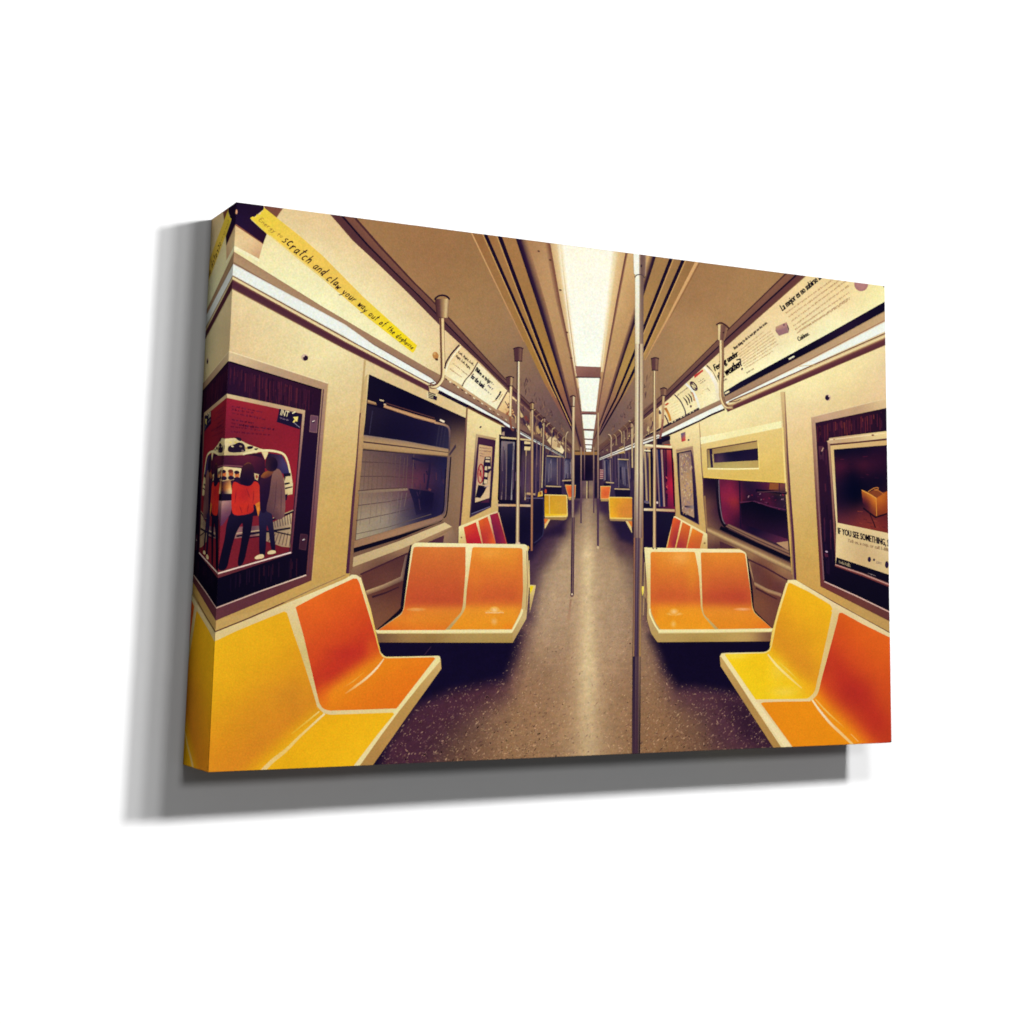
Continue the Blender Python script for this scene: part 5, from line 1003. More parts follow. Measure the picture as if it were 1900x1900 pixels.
for pts, rr, ctl, hl, lb_ in (
        (P2(767, 1014.5, 863.5, 1015, 863.2, 1062, 858.5, 1124, 855, 1136, 825.5, 1169, 702, 1169.3, 744.5, 1140, 749.2, 1129, 753, 1101), [5, 0, 0, 8, 0, 0, 0, 4, 4, 0],
         plus(across((0, 1), [(1015, (214, 118, 52)), (1050, (206, 102, 48)), (1090, (196, 84, 46)), (1114, (190, 77, 45)), (1122, (198, 88, 45)), (1131, (224, 128, 46)), (1150, (226, 132, 40)), (1168, (226, 118, 36))]), [(752, 1120, 12, 30, (206, 92, 42), .4), (705, 1168, 30, 14, (230, 100, 36), .6), (860, 1060, 8, 60, (206, 100, 48), .4), (760, 1150, 22, 12, (232, 134, 44), .5)]), (772, 1131, 18, 3.4), 'darker orange seat'),
        (P2(876, 1015, 969, 1017, 970, 1094, 967.5, 1130, 949.5, 1167.6, 834, 1168, 857, 1140, 863.5, 1127, 865.5, 1094), [4, 5, 0, 6, 0, 0, 5, 4, 0],
         plus(across((0, 1), [(1015, (232, 146, 50)), (1040, (226, 134, 46)), (1070, (216, 112, 46)), (1098, (206, 94, 46)), (1112, (205, 93, 46)), (1121, (216, 112, 44)), (1130, (232, 146, 44)), (1150, (234, 148, 38)), (1168, (234, 144, 34))]), [(905, 1026, 26, 10, (238, 162, 66), .6), (967, 1070, 10, 70, (218, 112, 46), .5), (885, 1060, 12, 40, (220, 120, 46), .4), (945, 1164, 12, 8, (232, 124, 30), .6), (880, 1070, 10, 50, (222, 122, 44), .3)]), (917, 1136, 19, 3.2), 'lighter orange seat with bright reflection')):
    s = Part('printed_seat', b2, lb_); fill(s, rounded(pts, rr), ctl, 3.2)
    x, y, rx, ry = hl
    big = lb_.startswith('light')
    for k in range(5): dot(s, x, y + (-1.4 if big else 0), rx * (1 - k * .2), ry * (1 - k * .16), tuple(np.array((236, 160, 60) if big else (226, 140, 60)) * (1 - k * .2) + np.array((250, 214, 160) if big else (230, 156, 90)) * k * .2))
    if big:
        for k in range(4): dot(s, x, y - 4, 10 - k * 2.4, 7 - k * 1.6, tuple(np.array((236, 164, 64)) * (1 - k * .25) + np.array((246, 206, 150)) * k * .25))
        for k in range(4): dot(s, 916.5, 1153, 7.5 - k * 1.7, 8.5 - k * 2, tuple(np.array((234, 152, 46)) * (1 - k * .25) + np.array((240, 182, 110)) * k * .25))
        stroke(s, P2(900, 1137, 934, 1137), [.6, 2.4, .6], (250, 222, 178))

b1 = Part('printed_bench', None, 'yellow and orange corner bench, lower left')
fill(b1, P2(340, 1205, 399, 1173.5, 460, 1149, 530, 1120, 600, 1091, 640, 1074, 652, 1066.5, 660, 1066.4, 666, 1070) + P2(684, 1125, 696, 1177, 702, 1198) + smooth(P2(702, 1198, 706, 1210, 714, 1217.5, 722, 1218.5, 760, 1218), 4) + smooth(P2(805, 1217, 813, 1217, 816.5, 1221, 818.6, 1240.5), 3) + P2(760, 1322, 691, 1420, 660, 1460, 340, 1460),
     [(420, 1175, (226, 200, 136)), (520, 1140, (228, 202, 146)), (620, 1085, (240, 226, 172)), (660, 1070, (240, 224, 170)), (700, 1190, (238, 210, 120)), (760, 1216, (236, 214, 150)), (812, 1222, (238, 222, 160)), (560, 1220, (216, 190, 120)), (600, 1325, (228, 204, 150)), (740, 1318, (234, 216, 150)), (700, 1370, (236, 214, 150)), (660, 1419, (234, 212, 150))])
fill(b1, P2(817, 1222, 818.6, 1240.5, 760, 1322, 691, 1420, 664, 1460, 640, 1460, 667, 1419, 705, 1362, 740, 1316, 780, 1268), [(810, 1235, (206, 168, 104)), (770, 1295, (186, 146, 80)), (730, 1350, (190, 144, 78)), (690, 1405, (176, 132, 72))])
stroke(b1, P2(814, 1224, 778, 1266, 738, 1316, 704, 1361, 655, 1430), [7, 7, 8, 9], [(240, 224, 156), (240, 224, 160), (238, 218, 158)])
ysl = Part('printed_seat', b1, 'yellow seat, leftmost')
fill(ysl, P2(340, 1215, 399, 1189.5, 440, 1170, 487, 1150.5, 527, 1134.5, 532, 1137, 546, 1180, 556, 1208, 576, 1270, 585, 1300, 588, 1311, 600, 1323, 612, 1326, 728, 1322, 731, 1325) + P2(700, 1363, 655, 1422, 640, 1460, 340, 1460), plus(across((.67, .74), [(1148, (239, 181, 31)), (1230, (233, 169, 29)), (1290, (227, 153, 31)), (1335, (221, 139, 35)), (1352, (221, 139, 35)), (1370, (233, 161, 29)), (1384, (243, 181, 29)), (1402, (243, 179, 25)), (1500, (245, 187, 29))]), [(400, 1400, 60, 60, (229, 139, 31), .4), (540, 1290, 60, 30, (212, 136, 39), .5), (570, 1240, 16, 60, (231, 157, 31), .4), (700, 1340, 50, 30, (245, 183, 27), .5), (470, 1330, 40, 30, (216, 138, 37), .35)]), 5)
stroke(ysl, smooth(P2(602, 1324, 580, 1344, 552, 1370, 530, 1392, 505, 1412, 485, 1432)), [3.5, 4, 7, 8], [(244, 222, 170), (242, 206, 120), (240, 200, 110), (240, 206, 140)])
stroke(ysl, smooth(P2(592, 1320, 570, 1338, 540, 1362)), [2.4, 3, 1.5], [(242, 212, 130), (238, 190, 70), (234, 176, 40)])
osl = Part('printed_seat', b1, 'orange red seat, beside the yellow one')
fill(osl, P2(548, 1127, 552, 1124, 600, 1099, 655, 1073.5, 662, 1073.5, 666, 1080, 690.5, 1161) + smooth(P2(690.5, 1161, 701.6, 1201, 706, 1213.5, 714, 1220.6, 730, 1221), 4) + P2(804, 1219.5, 807, 1222, 739, 1310, 735, 1314.5, 612, 1318.6) + smooth(P2(612, 1318.6, 600, 1315, 592.6, 1305, 588, 1288), 4) + P2(580, 1254, 563, 1180), plus(across((.573, .82), [(1240, (232, 106, 34)), (1290, (222, 90, 34)), (1335, (210, 72, 34)), (1368, (198, 54, 36)), (1382, (198, 56, 36)), (1394, (218, 96, 32)), (1405, (236, 136, 30)), (1418, (236, 136, 28)), (1445, (232, 124, 28)), (1500, (228, 112, 26))]), [(642, 1212, 34, 14, (186, 44, 38), .55), (565, 1165, 14, 50, (222, 90, 38), .4), (690, 1200, 12, 22, (222, 96, 34), .6), (598, 1290, 12, 26, (226, 96, 30), .6), (760, 1225, 60, 14, (234, 130, 30), .4), (570, 1225, 20, 30, (212, 76, 34), .4)]), 4)
stroke(osl, smooth(P2(712, 1222, 700, 1238, 682, 1256, 660, 1273, 640, 1287)), [1.6, 3.2, 4, 4, 1.6], [(246, 206, 140), (250, 226, 180), (248, 216, 160), (242, 186, 110), (236, 150, 60)])
stroke(osl, smooth(P2(674, 1248, 655, 1264, 636, 1276)), [1, 2, 1], [(238, 150, 40), (240, 170, 70), (234, 130, 36)])
stroke(b1, P2(667, 1072, 686, 1130, 700, 1192, 704, 1206), [4, 2.6, 2.4], [(240, 220, 160), (236, 196, 90), (238, 186, 80)])
# ---- window with cream vent panel, right
wn = Part('printed_window', None, 'window with cream vent panel above dark red glass, right wall')
fill(wn, P2(1303, 884, 1456, 895, 1470, 1080, 1440, 1066, 1340, 990, 1312, 1014, 1312, 985), [(1308, 900, (40, 22, 44)), (1312, 940, (112, 72, 62)), (1318, 980, (122, 86, 68)), (1326, 950, (66, 36, 54)), (1330, 900, (26, 15, 36)), (1315, 1005, (140, 106, 80)), (1345, 975, (60, 36, 50))])
stroke(wn, smooth(P2(1304, 885, 1306, 930, 1310, 975, 1312, 1012)), 2, (80, 46, 66)); stroke(wn, smooth(P2(1307, 920, 1311, 975, 1316, 1000)), 3, (150, 112, 76))
gp = Part('printed_pane', wn)
fill(gp, P2(1334, 888, 1457, 897, 1462, 1020, 1440, 1008, 1346, 972, 1340, 960), [(1345, 895, (96, 28, 58)), (1355, 900, (122, 30, 60)), (1365, 920, (130, 32, 62)), (1350, 940, (106, 28, 60)), (1362, 930, (150, 44, 48)), (1345, 965, (110, 28, 58)), (1372, 945, (100, 26, 52)), (1365, 965, (66, 20, 48)), (1380, 900, (38, 20, 46)), (1400, 910, (40, 20, 48)), (1385, 940, (18, 12, 34)), (1420, 960, (14, 10, 30)), (1400, 990, (30, 16, 44)), (1430, 900, (96, 34, 58)), (1440, 905, (130, 70, 44)), (1450, 905, (100, 56, 60)), (1440, 920, (20, 16, 36)), (1425, 935, (84, 24, 52)), (1445, 935, (50, 26, 48)), (1450, 960, (22, 15, 38)), (1455, 1000, (86, 36, 62)), (1420, 1000, (60, 28, 56)), (1390, 975, (24, 14, 40))], 3.5)
stroke(gp, P2(1372, 892, 1374, 980), 2.4, (26, 15, 42)); stroke(gp, P2(1402, 910, 1460, 915), 5, (16, 12, 34)); stroke(gp, P2(1405, 913, 1440, 912, 1459, 914), 1.2, (96, 60, 70)); fill(gp, P2(1428, 896, 1444, 897, 1443, 908, 1427, 908), (136, 76, 44)); stroke(gp, P2(1446, 896, 1446, 913), 1.6, (56, 26, 50))
for i in range(46): stroke(gp, P2(*(lambda x, y: (x, y, x + rnd.uniform(-3, 5), y + rnd.uniform(-2, 4)))(rnd.uniform(1378, 1457), rnd.uniform(915, 948))), rnd.uniform(1, 2.4), rnd.choice(((100, 54, 80), (70, 30, 60), (24, 16, 42), (150, 110, 120), (120, 30, 58), (20, 14, 36))))
stroke(gp, P2(1372, 932, 1400, 930, 1430, 940, 1458, 946), 1.4, (90, 42, 72)); fill(gp, P2(1374, 934, 1396, 930, 1440, 945, 1459, 950, 1461, 1000, 1376, 972), [(1380, 940, (14, 11, 30)), (1450, 960, (16, 12, 32)), (1420, 950, (12, 10, 28)), (1450, 995, (44, 20, 48)), (1385, 968, (30, 14, 38))])
fill(gp, P2(1440, 1007, 1462, 1004, 1463, 1022), (176, 136, 100))
stroke(wn, smooth(P2(1329, 888, 1332, 930, 1336, 958, 1343, 974, 1352, 980)), [5, 4.6], [(26, 18, 38), (14, 11, 28), (16, 12, 30)]); stroke(wn, smooth(P2(1333.5, 890, 1335, 930, 1340, 962, 1345, 972)), 1.6, (110, 92, 104))
band(wn, P2(1352, 972, 1400, 994, 1463, 1021), P2(1346, 977, 1400, 1004, 1466, 1034), [(0, (90, 54, 66)), (.3, (150, 112, 84)), (.55, (70, 40, 50)), (.8, (140, 102, 80)), (1, (80, 48, 54))])
stroke(wn, P2(1336, 979, 1400, 1009, 1466, 1038), [7, 8], (13, 11, 28))
band(wn, P2(1312, 974, 1340, 987, 1400, 1014, 1467, 1045), P2(1312, 988, 1340, 1001, 1400, 1029, 1468, 1062), [(0, (110, 76, 62)), (.3, (140, 104, 76)), (.6, (196, 162, 112)), (1, (120, 84, 66))])
pnr = Part('printed_panel', None, 'brown wall panel under the right window')
fill(pnr, P2(1312, 988, 1340, 1001, 1400, 1029, 1468, 1062, 1476, 1086, 1458, 1086, 1434, 1168, 1394, 1130, 1384, 1032, 1372, 1018, 1312, 1018), [(1325, 1000, (136, 98, 74)), (1390, 1032, (150, 112, 76)), (1450, 1062, (150, 108, 76)), (1400, 1050, (96, 54, 52)), (1430, 1070, (104, 58, 50)), (1390, 1070, (110, 76, 66)), (1450, 1085, (100, 56, 54)), (1410, 1120, (122, 74, 54)), (1430, 1150, (110, 66, 54)), (1330, 1012, (80, 46, 50))])
stroke(pnr, P2(1388, 1038, 1420, 1053, 1462, 1077), 3, (66, 34, 46)); fill(pnr, P2(1335, 1004, 1368, 1018, 1336, 1018), (74, 40, 50))
band(pnr, P2(1386, 1042, 1398, 1079, 1425, 1093, 1450, 1101), P2(1392, 1044, 1400, 1087, 1424, 1100, 1449, 1108), [(0, (140, 108, 86)), (.45, (176, 136, 96)), (1, (120, 80, 62))]); stroke(pnr, P2(1402, 1091, 1424, 1103, 1442, 1112), [3, 2], (62, 32, 42))
stroke(pnr, smooth(P2(1385, 1032, 1390, 1060, 1395, 1100, 1397, 1128, 1403, 1138, 1433, 1166)), [3, 4, 4, 2], (20, 13, 30))
stroke(wr, P2(1451, 727, 1455, 780, 1458, 830, 1463, 900, 1470, 990, 1474, 1078), [7, 6, 6, 7], [(214, 184, 130), (186, 150, 102), (150, 108, 76), (150, 112, 84)]); stroke(wr, P2(1455.5, 727, 1458, 780, 1461, 850, 1465.5, 920, 1472, 1010, 1475.5, 1078), [1.6, 4, 4.6], [(176, 138, 98), (84, 46, 62), (74, 36, 62)])
vp_ = Part('printed_vent_panel', wn, 'cream vent panel with a dark slot')
fill(vp_, ZQ(0, 400, 700, 270, 1420, 120, 1485, 1098, 800, 1060, 45, 1005), [(1310, 826, (226, 196, 128)), (1440, 800, (226, 196, 122)), (1430, 850, (222, 188, 106)), (1310, 875, (216, 184, 102)), (1360, 882, (216, 182, 94)), (1450, 890, (218, 184, 96)), (1380, 810, (226, 196, 122))])
fill(vp_, ZQ(-10, 300, 700, 160, 1420, 10, 1425, 130, 700, 275, 0, 420), [(1302, 815, (244, 238, 186)), (1440, 788, (244, 238, 180)), (1370, 800, (242, 228, 166))])
stroke(vp_, ZQ(1440, 120, 1490, 1100), 3, (240, 212, 130)); stroke(vp_, ZQ(45, 1000, 800, 1055, 1480, 1095), 2, (236, 196, 92))
fill(vp_, ZQ(105, 505, 990, 355, 1025, 700, 1025, 850, 130, 860), [(1320, 835, (150, 118, 76)), (1400, 825, (178, 146, 88)), (1320, 868, (176, 158, 96)), (1400, 866, (184, 156, 90)), (1360, 866, (188, 166, 98))])
stroke(vp_, ZQ(105, 512, 600, 430, 990, 362), 2, (80, 42, 54)); fill(vp_, ZQ(225, 590, 1005, 490, 1020, 705, 235, 748), [(1325, 848, (40, 24, 52)), (1334, 850, (90, 60, 80)), (1345, 848, (30, 24, 52)), (1370, 845, (24, 18, 46)), (1400, 842, (30, 20, 48))])
fill(vp_, ZQ(150, 505, 200, 500, 220, 830, 175, 832), (36, 24, 56)); stroke(vp_, ZQ(108, 515, 125, 850), 1.6, (120, 96, 76)); stroke(vp_, ZQ(120, 852, 600, 858, 1025, 850), 2.6, (248, 234, 170)); stroke(vp_, ZQ(1010, 400, 1028, 850), 1.6, (240, 214, 120)); stroke(vp_, ZQ(205, 600, 225, 830), 1.4, (190, 160, 110))

# ---- framed security poster, right
f2 = Part('printed_poster_frame', None, 'dark wood frame holding the security poster, right')
fill(f2, P2(1504.7, 774, 1642, 740, 1670, 732, 1670, 1164, 1649, 1152, 1522, 1088), [(1520, 775, (196, 160, 128)), (1600, 752, (198, 164, 124)), (1640, 745, (222, 192, 142)), (1508, 800, (170, 134, 108)), (1510, 860, (150, 110, 90)), (1512, 930, (104, 60, 66)), (1518, 1020, (100, 48, 52)), (1525, 1080, (104, 50, 50)), (1600, 1125, (104, 56, 50)), (1645, 1145, (96, 52, 52))])
stroke(f2, P2(1505, 774, 1642, 740), 1.4, (230, 204, 160)); stroke(f2, P2(1512, 790, 1518, 930, 1528, 1076), 2.2, [(190, 150, 118), (140, 100, 96), (130, 90, 96)])
fill(f2, P2(1512.6, 784.5, 1642, 757.5, 1670, 751, 1670, 1145, 1649, 1135, 1529, 1078), [(1520, 795, (40, 16, 40)), (1600, 780, (50, 20, 40)), (1640, 770, (26, 14, 34)), (1525, 900, (44, 20, 42)), (1532, 1000, (26, 14, 38)), (1560, 1080, (14, 10, 28)), (1640, 1110, (14, 11, 28))])
for i in range(90):
    x = rnd.uniform(1516, 1642); y = 784 - (x - 1512) * .21; l = rnd.uniform(8, 34)
    stroke(f2, P2(x, y + rnd.uniform(6, 12), x + .6, min(y + l + 8, 817 - (x - 1535) * .16 if x > 1533 else 999)), rnd.uniform(.8, 2.2), rnd.choice(((88, 32, 46), (76, 28, 46), (30, 13, 36), (100, 42, 44), (62, 25, 46), (50, 20, 42))))
for i in range(24):
    y = rnd.uniform(830, 1040); x = 1515 + (y - 790) * .055 + rnd.uniform(3, 17); stroke(f2, P2(x, y, x + 1, y + rnd.uniform(12, 40)), rnd.uniform(1, 2.4), rnd.choice(((60, 26, 50), (72, 30, 50), (26, 14, 36), (34, 18, 44))))
stroke(f2, P2(1529, 1079, 1590, 1106.5, 1649, 1135, 1670, 1145), 2.2, [(206, 170, 156), (214, 176, 160), (200, 160, 140)])
fill(f2, ZR(555, 1215, 640, 1215, 650, 1450, 570, 1450), [(1520, 830, (84, 44, 60)), (1526, 850, (60, 30, 52))]); stroke(f2, ZR(590, 1330, 615, 1295, 640, 1240), 1.8, (190, 146, 126)); dot(f2, *ZR(600, 1340)[0], 2, 4, (34, 18, 40)); dot(f2, *ZS(805, 1240)[0], 2.6, 1.4, (190, 160, 180), .4); fill(f2, ZS(770, 1260, 830, 1280, 830, 1330, 780, 1320), (76, 30, 52))
sp2 = Part('printed_poster', f2, 'security poster with parcel and bold line of lettering')
fill(sp2, ZR(740, 1075, 1000, 1040, 1740, 950, 2000, 920, 2000, 1080, 1740, 1085, 715, 1185, 705, 1125, 740, 1110), [(1537, 818, (206, 174, 134)), (1600, 806, (216, 186, 136)), (1640, 806, (226, 200, 140)), (1560, 816, (196, 160, 120))])
stroke(sp2, ZR(745, 1105, 1000, 1075, 1740, 985), 1.2, (246, 226, 176)); stroke(sp2, ZR(715, 1190, 1200, 1150, 1740, 1090, 2000, 1065), 2.6, (84, 40, 44)); dot(sp2, *ZR(1510, 1022)[0], 2.6, 1.6, (130, 84, 66)); dot(sp2, *ZR(830, 1100)[0], 1.6, 1.2, (150, 110, 80))
band(sp2, P2(1534.7, 820, 1541, 900, 1550, 1047), P2(1541, 824, 1546.5, 900, 1552.5, 1047), [(0, (96, 60, 64)), (.3, (190, 150, 118)), (.7, (150, 110, 92)), (1, (50, 28, 40))], [(0, (80, 36, 50)), (.4, (110, 56, 60)), (1, (90, 44, 50))])
fill(sp2, P2(1540, 827, 1643, 817, 1670, 814, 1670, 1090, 1648, 1082, 1550, 1047, 1551, 975), [(1545, 830, (216, 180, 120)), (1640, 820, (206, 168, 112)), (1549, 900, (216, 190, 140)), (1552, 960, (226, 200, 146))])
fill(sp2, P2(1546.5, 834, 1643, 826, 1670, 823, 1670, 996, 1646, 989, 1553.5, 970), [(1560, 845, (20, 13, 36)), (1600, 845, (26, 14, 38)), (1560, 864, (70, 22, 46)), (1600, 862, (66, 22, 44)), (1630, 862, (44, 16, 40)), (1580, 880, (14, 10, 32)), (1630, 890, (16, 12, 34)), (1560, 900, (24, 14, 38)), (1590, 930, (12, 10, 30)), (1560, 940, (36, 18, 40)), (1600, 948, (80, 32, 44)), (1560, 962, (84, 36, 50)), (1600, 965, (110, 42, 42)), (1640, 970, (104, 36, 38)), (1620, 975, (120, 46, 40))], 4)
for i in range(14): x = rnd.uniform(1570, 1640); y = rnd.uniform(944, 980); stroke(sp2, P2(x, y, x + rnd.uniform(5, 12), y + rnd.uniform(.5, 2)), 1, rnd.choice(((70, 26, 40), (140, 60, 46), (96, 40, 44))))
for i in range(12): x = rnd.uniform(1556, 1630); y = rnd.uniform(836, 900); stroke(sp2, P2(x, y, x + rnd.uniform(4, 10), y + rnd.uniform(-1, 2)), 1, rnd.choice(((44, 18, 44), (30, 16, 42), (80, 26, 50), (22, 14, 38))))
fill(sp2, ZS(1365, 245, 1480, 300, 1600, 385, 1610, 690, 1480, 600, 1385, 450), [(1600, 912, (176, 96, 38)), (1612, 918, (190, 110, 40)), (1622, 926, (200, 120, 46)), (1603, 925, (110, 44, 40)), (1610, 938, (84, 34, 42)), (1620, 935, (176, 90, 38)), (1620, 950, (120, 52, 38)), (1614, 928, (160, 76, 38)), (1606, 936, (70, 28, 42))], 2.5)
fill(sp2, ZS(1600, 385, 1770, 270, 1990, 250, 1990, 600, 1610, 690), [(1626, 928, (184, 98, 38)), (1635, 925, (186, 98, 36)), (1645, 920, (170, 82, 34)), (1628, 945, (150, 68, 34)), (1645, 940, (146, 62, 34)), (1630, 955, (120, 52, 34)), (1614, 935, (140, 64, 36))], 2.5)
fill(sp2, ZS(1400, 262, 1480, 290, 1590, 235, 1700, 290, 1760, 280, 1605, 382, 1480, 300), (128, 62, 36)); stroke(sp2, smooth(ZS(1470, 280, 1560, 225, 1630, 215, 1620, 250, 1570, 250)), 1.2, (206, 130, 60)); stroke(sp2, smooth(ZS(1600, 240, 1680, 290, 1740, 340)), 1.2, (190, 110, 50)); stroke(sp2, ZS(1370, 255, 1480, 310, 1600, 385), 1.6, (226, 156, 70)); stroke(sp2, ZS(1600, 390, 1608, 680), 1, (226, 150, 60))
stroke(sp2, ZS(1390, 540, 1480, 610, 1590, 690, 1780, 630), 3, (24, 12, 28)); stroke(sp2, ZS(1500, 640, 1560, 780, 1590, 860), 2, (40, 18, 30))
fill(sp2, P2(1552, 970, 1600, 980, 1646.5, 989.5, 1670, 994, 1670, 1072, 1648, 1066, 1600, 1050, 1551.7, 1034), [(1560, 980, (226, 200, 146)), (1640, 1000, (222, 196, 146)), (1560, 1025, (222, 194, 140)), (1600, 1020, (206, 174, 124)), (1640, 1055, (214, 186, 134)), (1600, 1040, (206, 172, 122))])
text(sp2, 'IF YOU SEE SOMETHING, S', (1554, 978), (1649, 1001), (1649.5, 1014.5), (1554.6, 990.5), (26, 18, 48), .012, -.02, .74, .055)
text(sp2, 'Tell us, a cop, or call 1-888-', (1572.5, 999.5), (1652, 1018), (1652, 1026.5), (1572.5, 1007.5), (186, 120, 92), 0, fat=.02)
dot(sp2, *ZS(1490, 1365)[0], 3.2, 5, (40, 26, 56)); dot(sp2, *ZS(1770, 1450)[0], 3.6, 6.6, (44, 28, 56)); dot(sp2, *ZS(1565, 1370)[0], 2, 2.4, (60, 42, 66)); mumble(sp2, rnd, ZS(1600, 1395)[0], ZS(1690, 1420)[0], 2.4, (120, 96, 96)); mumble(sp2, rnd, ZS(1600, 1420)[0], ZS(1680, 1440)[0], 2.4, (120, 96, 96))
fill(sp2, P2(1551.7, 1034, 1600, 1050, 1648, 1066, 1670, 1073, 1670, 1090, 1648, 1082, 1600, 1064, 1550, 1047), (14, 12, 28))
text(sp2, 'SubTalk', ZS(1000, 1375)[0], ZS(1185, 1430)[0], ZS(1190, 1490)[0], ZS(1005, 1425)[0], (222, 200, 156), .01, fat=.04); mumble(sp2, rnd, ZS(1470, 1585)[0], ZS(1600, 1635)[0], 1.6, (150, 130, 130))
band(sp2, P2(1549, 1046, 1600, 1063, 1648, 1082, 1670, 1090), P2(1549, 1051, 1600, 1069.5, 1648, 1089, 1670, 1098), [(0, (110, 60, 60)), (.35, (206, 160, 146)), (.55, (130, 66, 60)), (1, (84, 36, 44))])
stroke(wr, P2(1475, 1076, 1545, 1116, 1600, 1147, 1650, 1174), [1.6, 2.4], [(120, 86, 60), (84, 46, 42)])

# ---- partition, map and small bench in the middle distance, right
pr = Part('printed_partition', None, 'dark navy partition with glass and red reflection, right')
fill(pr, P2(1192, 826, 1246, 830, 1250, 860, 1253, 950, 1250, 1018, 1194, 1018), [(1200, 840, (190, 160, 120)), (1200, 860, (44, 32, 66)), (1210, 850, (26, 18, 46)), (1225, 860, (30, 28, 64)), (1240, 850, (150, 40, 56)), (1240, 900, (176, 30, 60)), (1232, 880, (86, 26, 56)), (1240, 930, (120, 26, 62)), (1200, 920, (40, 28, 58)), (1222, 920, (26, 24, 56)), (1220, 980, (20, 15, 42)), (1205, 990, (22, 16, 42)), (1240, 980, (20, 16, 40))])
for x0, x1, w_, c in ((1196, 1200, 3, (176, 148, 112)), (1199, 1203, 3, (66, 46, 72)), (1204.5, 1206, 2.6, (176, 142, 90)), (1208, 1209, 4, (18, 13, 36)), (1218, 1224, 3, (130, 104, 104)), (1222, 1227, 5, (30, 32, 72)), (1227, 1232, 2.6, (176, 140, 126)), (1231, 1235, 3.4, (70, 24, 54)), (1235, 1237, 2.6, (40, 18, 46)), (1246, 1251, 3, (18, 12, 34))): stroke(pr, P2(x0, 832, x1, 940), w_, c)
for i in range(14): y = rnd.uniform(850, 935); stroke(pr, P2(1234 + (y - 840) * .03, y, 1236 + (y - 840) * .03, y + 4), 2, rnd.choice(((30, 16, 44), (196, 70, 80), (110, 30, 60))))
stroke(pr, P2(1196, 826, 1222, 828, 1246, 829.5), 4, (240, 226, 180)); stroke(pr, P2(1208, 832.5, 1246, 834), 2.4, (18, 13, 34)); fill(pr, ZM(560, 1080, 790, 1030, 790, 1100, 650, 1150, 640, 1190, 560, 1180), (22, 16, 38)); stroke(pr, ZM(680, 1190, 800, 1190), 1.4, (196, 84, 50))
fill(pr, ZM(335, 1290, 440, 1300, 440, 1330, 335, 1320), (26, 18, 36)); stroke(pr, ZM(330, 1290, 440, 1300), 2.4, (244, 230, 190))
stroke(pr, ZP_(325, 810, 480, 815, 870, 830), 4.4, [(226, 206, 170), (206, 176, 130), (196, 156, 116)]); stroke(pr, ZP_(330, 670, 420, 690), 4, (96, 86, 110)); fill(pr, ZP_(330, 700, 430, 710, 440, 770, 330, 770), (18, 13, 36)); fill(pr, ZP_(320, 850, 890, 865, 850, 940, 720, 1480, 325, 1480), [(1200, 960, (22, 16, 42)), (1240, 960, (24, 20, 44)), (1210, 1000, (24, 14, 44)), (1230, 1010, (18, 13, 38))]); dot(pr, *ZP_(560, 690)[0], 1.8, 2.2, (226, 200, 190))
pole('pole standing behind the right orange bench', (1214.6, 1214), 686, 1016, 5.4, [(0, (90, 58, 58)), (.25, (214, 186, 134)), (.45, (244, 226, 176)), (.65, (96, 60, 60)), (1, (196, 160, 110))], [(0, (206, 170, 120)), (.4, (216, 186, 134)), (.75, (190, 150, 104)), (1, (96, 66, 70))], (1215, 14, 665, 687, (86, 54, 58), (130, 94, 76)))
pole('hanging pole with curved end above the right partition', (1231, 1229), 734, 780, 4.6, [(0, (160, 124, 84)), (.5, (222, 196, 140)), (1, (150, 112, 78))], [(0, (176, 130, 96)), (.5, (196, 156, 116)), (1, (120, 80, 70))], (1231, 12, 721, 734, (110, 76, 66), (150, 112, 86)))
stroke(Part.all[-1], smooth(P2(1229.4, 778, 1228, 792, 1226, 805, 1224, 814)), 4, [(150, 100, 84), (120, 70, 66)])
mp = Part('printed_poster', None, 'narrow framed map, right wall')
fill(mp, ZM(890, 1270, 1190, 1210) + P2(1297, 974, 1262, 955), [(1255, 838, (196, 160, 110)), (1280, 830, (176, 142, 110)), (1258, 900, (40, 28, 54)), (1265, 950, (24, 18, 44)), (1293, 960, (76, 50, 76)), (1288, 880, (80, 54, 76))])
stroke(mp, ZM(900, 1300, 1180, 1250), 1.6, (140, 112, 96)); fill(mp, ZM(905, 1335, 1160, 1280, 1190, 1400) + P2(1295, 971, 1263, 953), [(1260, 845, (30, 22, 48)), (1265, 945, (24, 18, 46)), (1292, 950, (26, 18, 48)), (1282, 850, (70, 46, 70))])
fill(mp, ZM(945, 1345, 1150, 1310) + P2(1283.6, 880, 1287.6, 961, 1265, 949.5, 1261, 890), [(1265, 850, (156, 126, 108)), (1278, 848, (134, 106, 100)), (1265, 900, (178, 142, 106)), (1280, 900, (184, 148, 104)), (1270, 930, (170, 134, 108)), (1282, 940, (160, 128, 108)), (1280, 955, (172, 138, 110)), (1268, 945, (150, 118, 106))])
for i in range(150): y = rnd.uniform(842, 952); x = rnd.uniform(1262 + (y - 842) * .04, 1281 + (y - 842) * .04); stroke(mp, P2(x, y, x + rnd.uniform(-2, 2), y + rnd.uniform(1, 5)), rnd.uniform(.8, 1.6), rnd.choice(((196, 164, 126), (120, 96, 110), (190, 140, 90), (140, 112, 130), (206, 180, 140), (150, 120, 90))))
fill(mp, ZP_(1040, 745, 1200, 740, 1205, 800, 1040, 770), [(1270, 939, (40, 28, 50)), (1285, 942, (150, 130, 120))])
b3 = Part('printed_bench', None, 'three orange seat bench against the right wall')
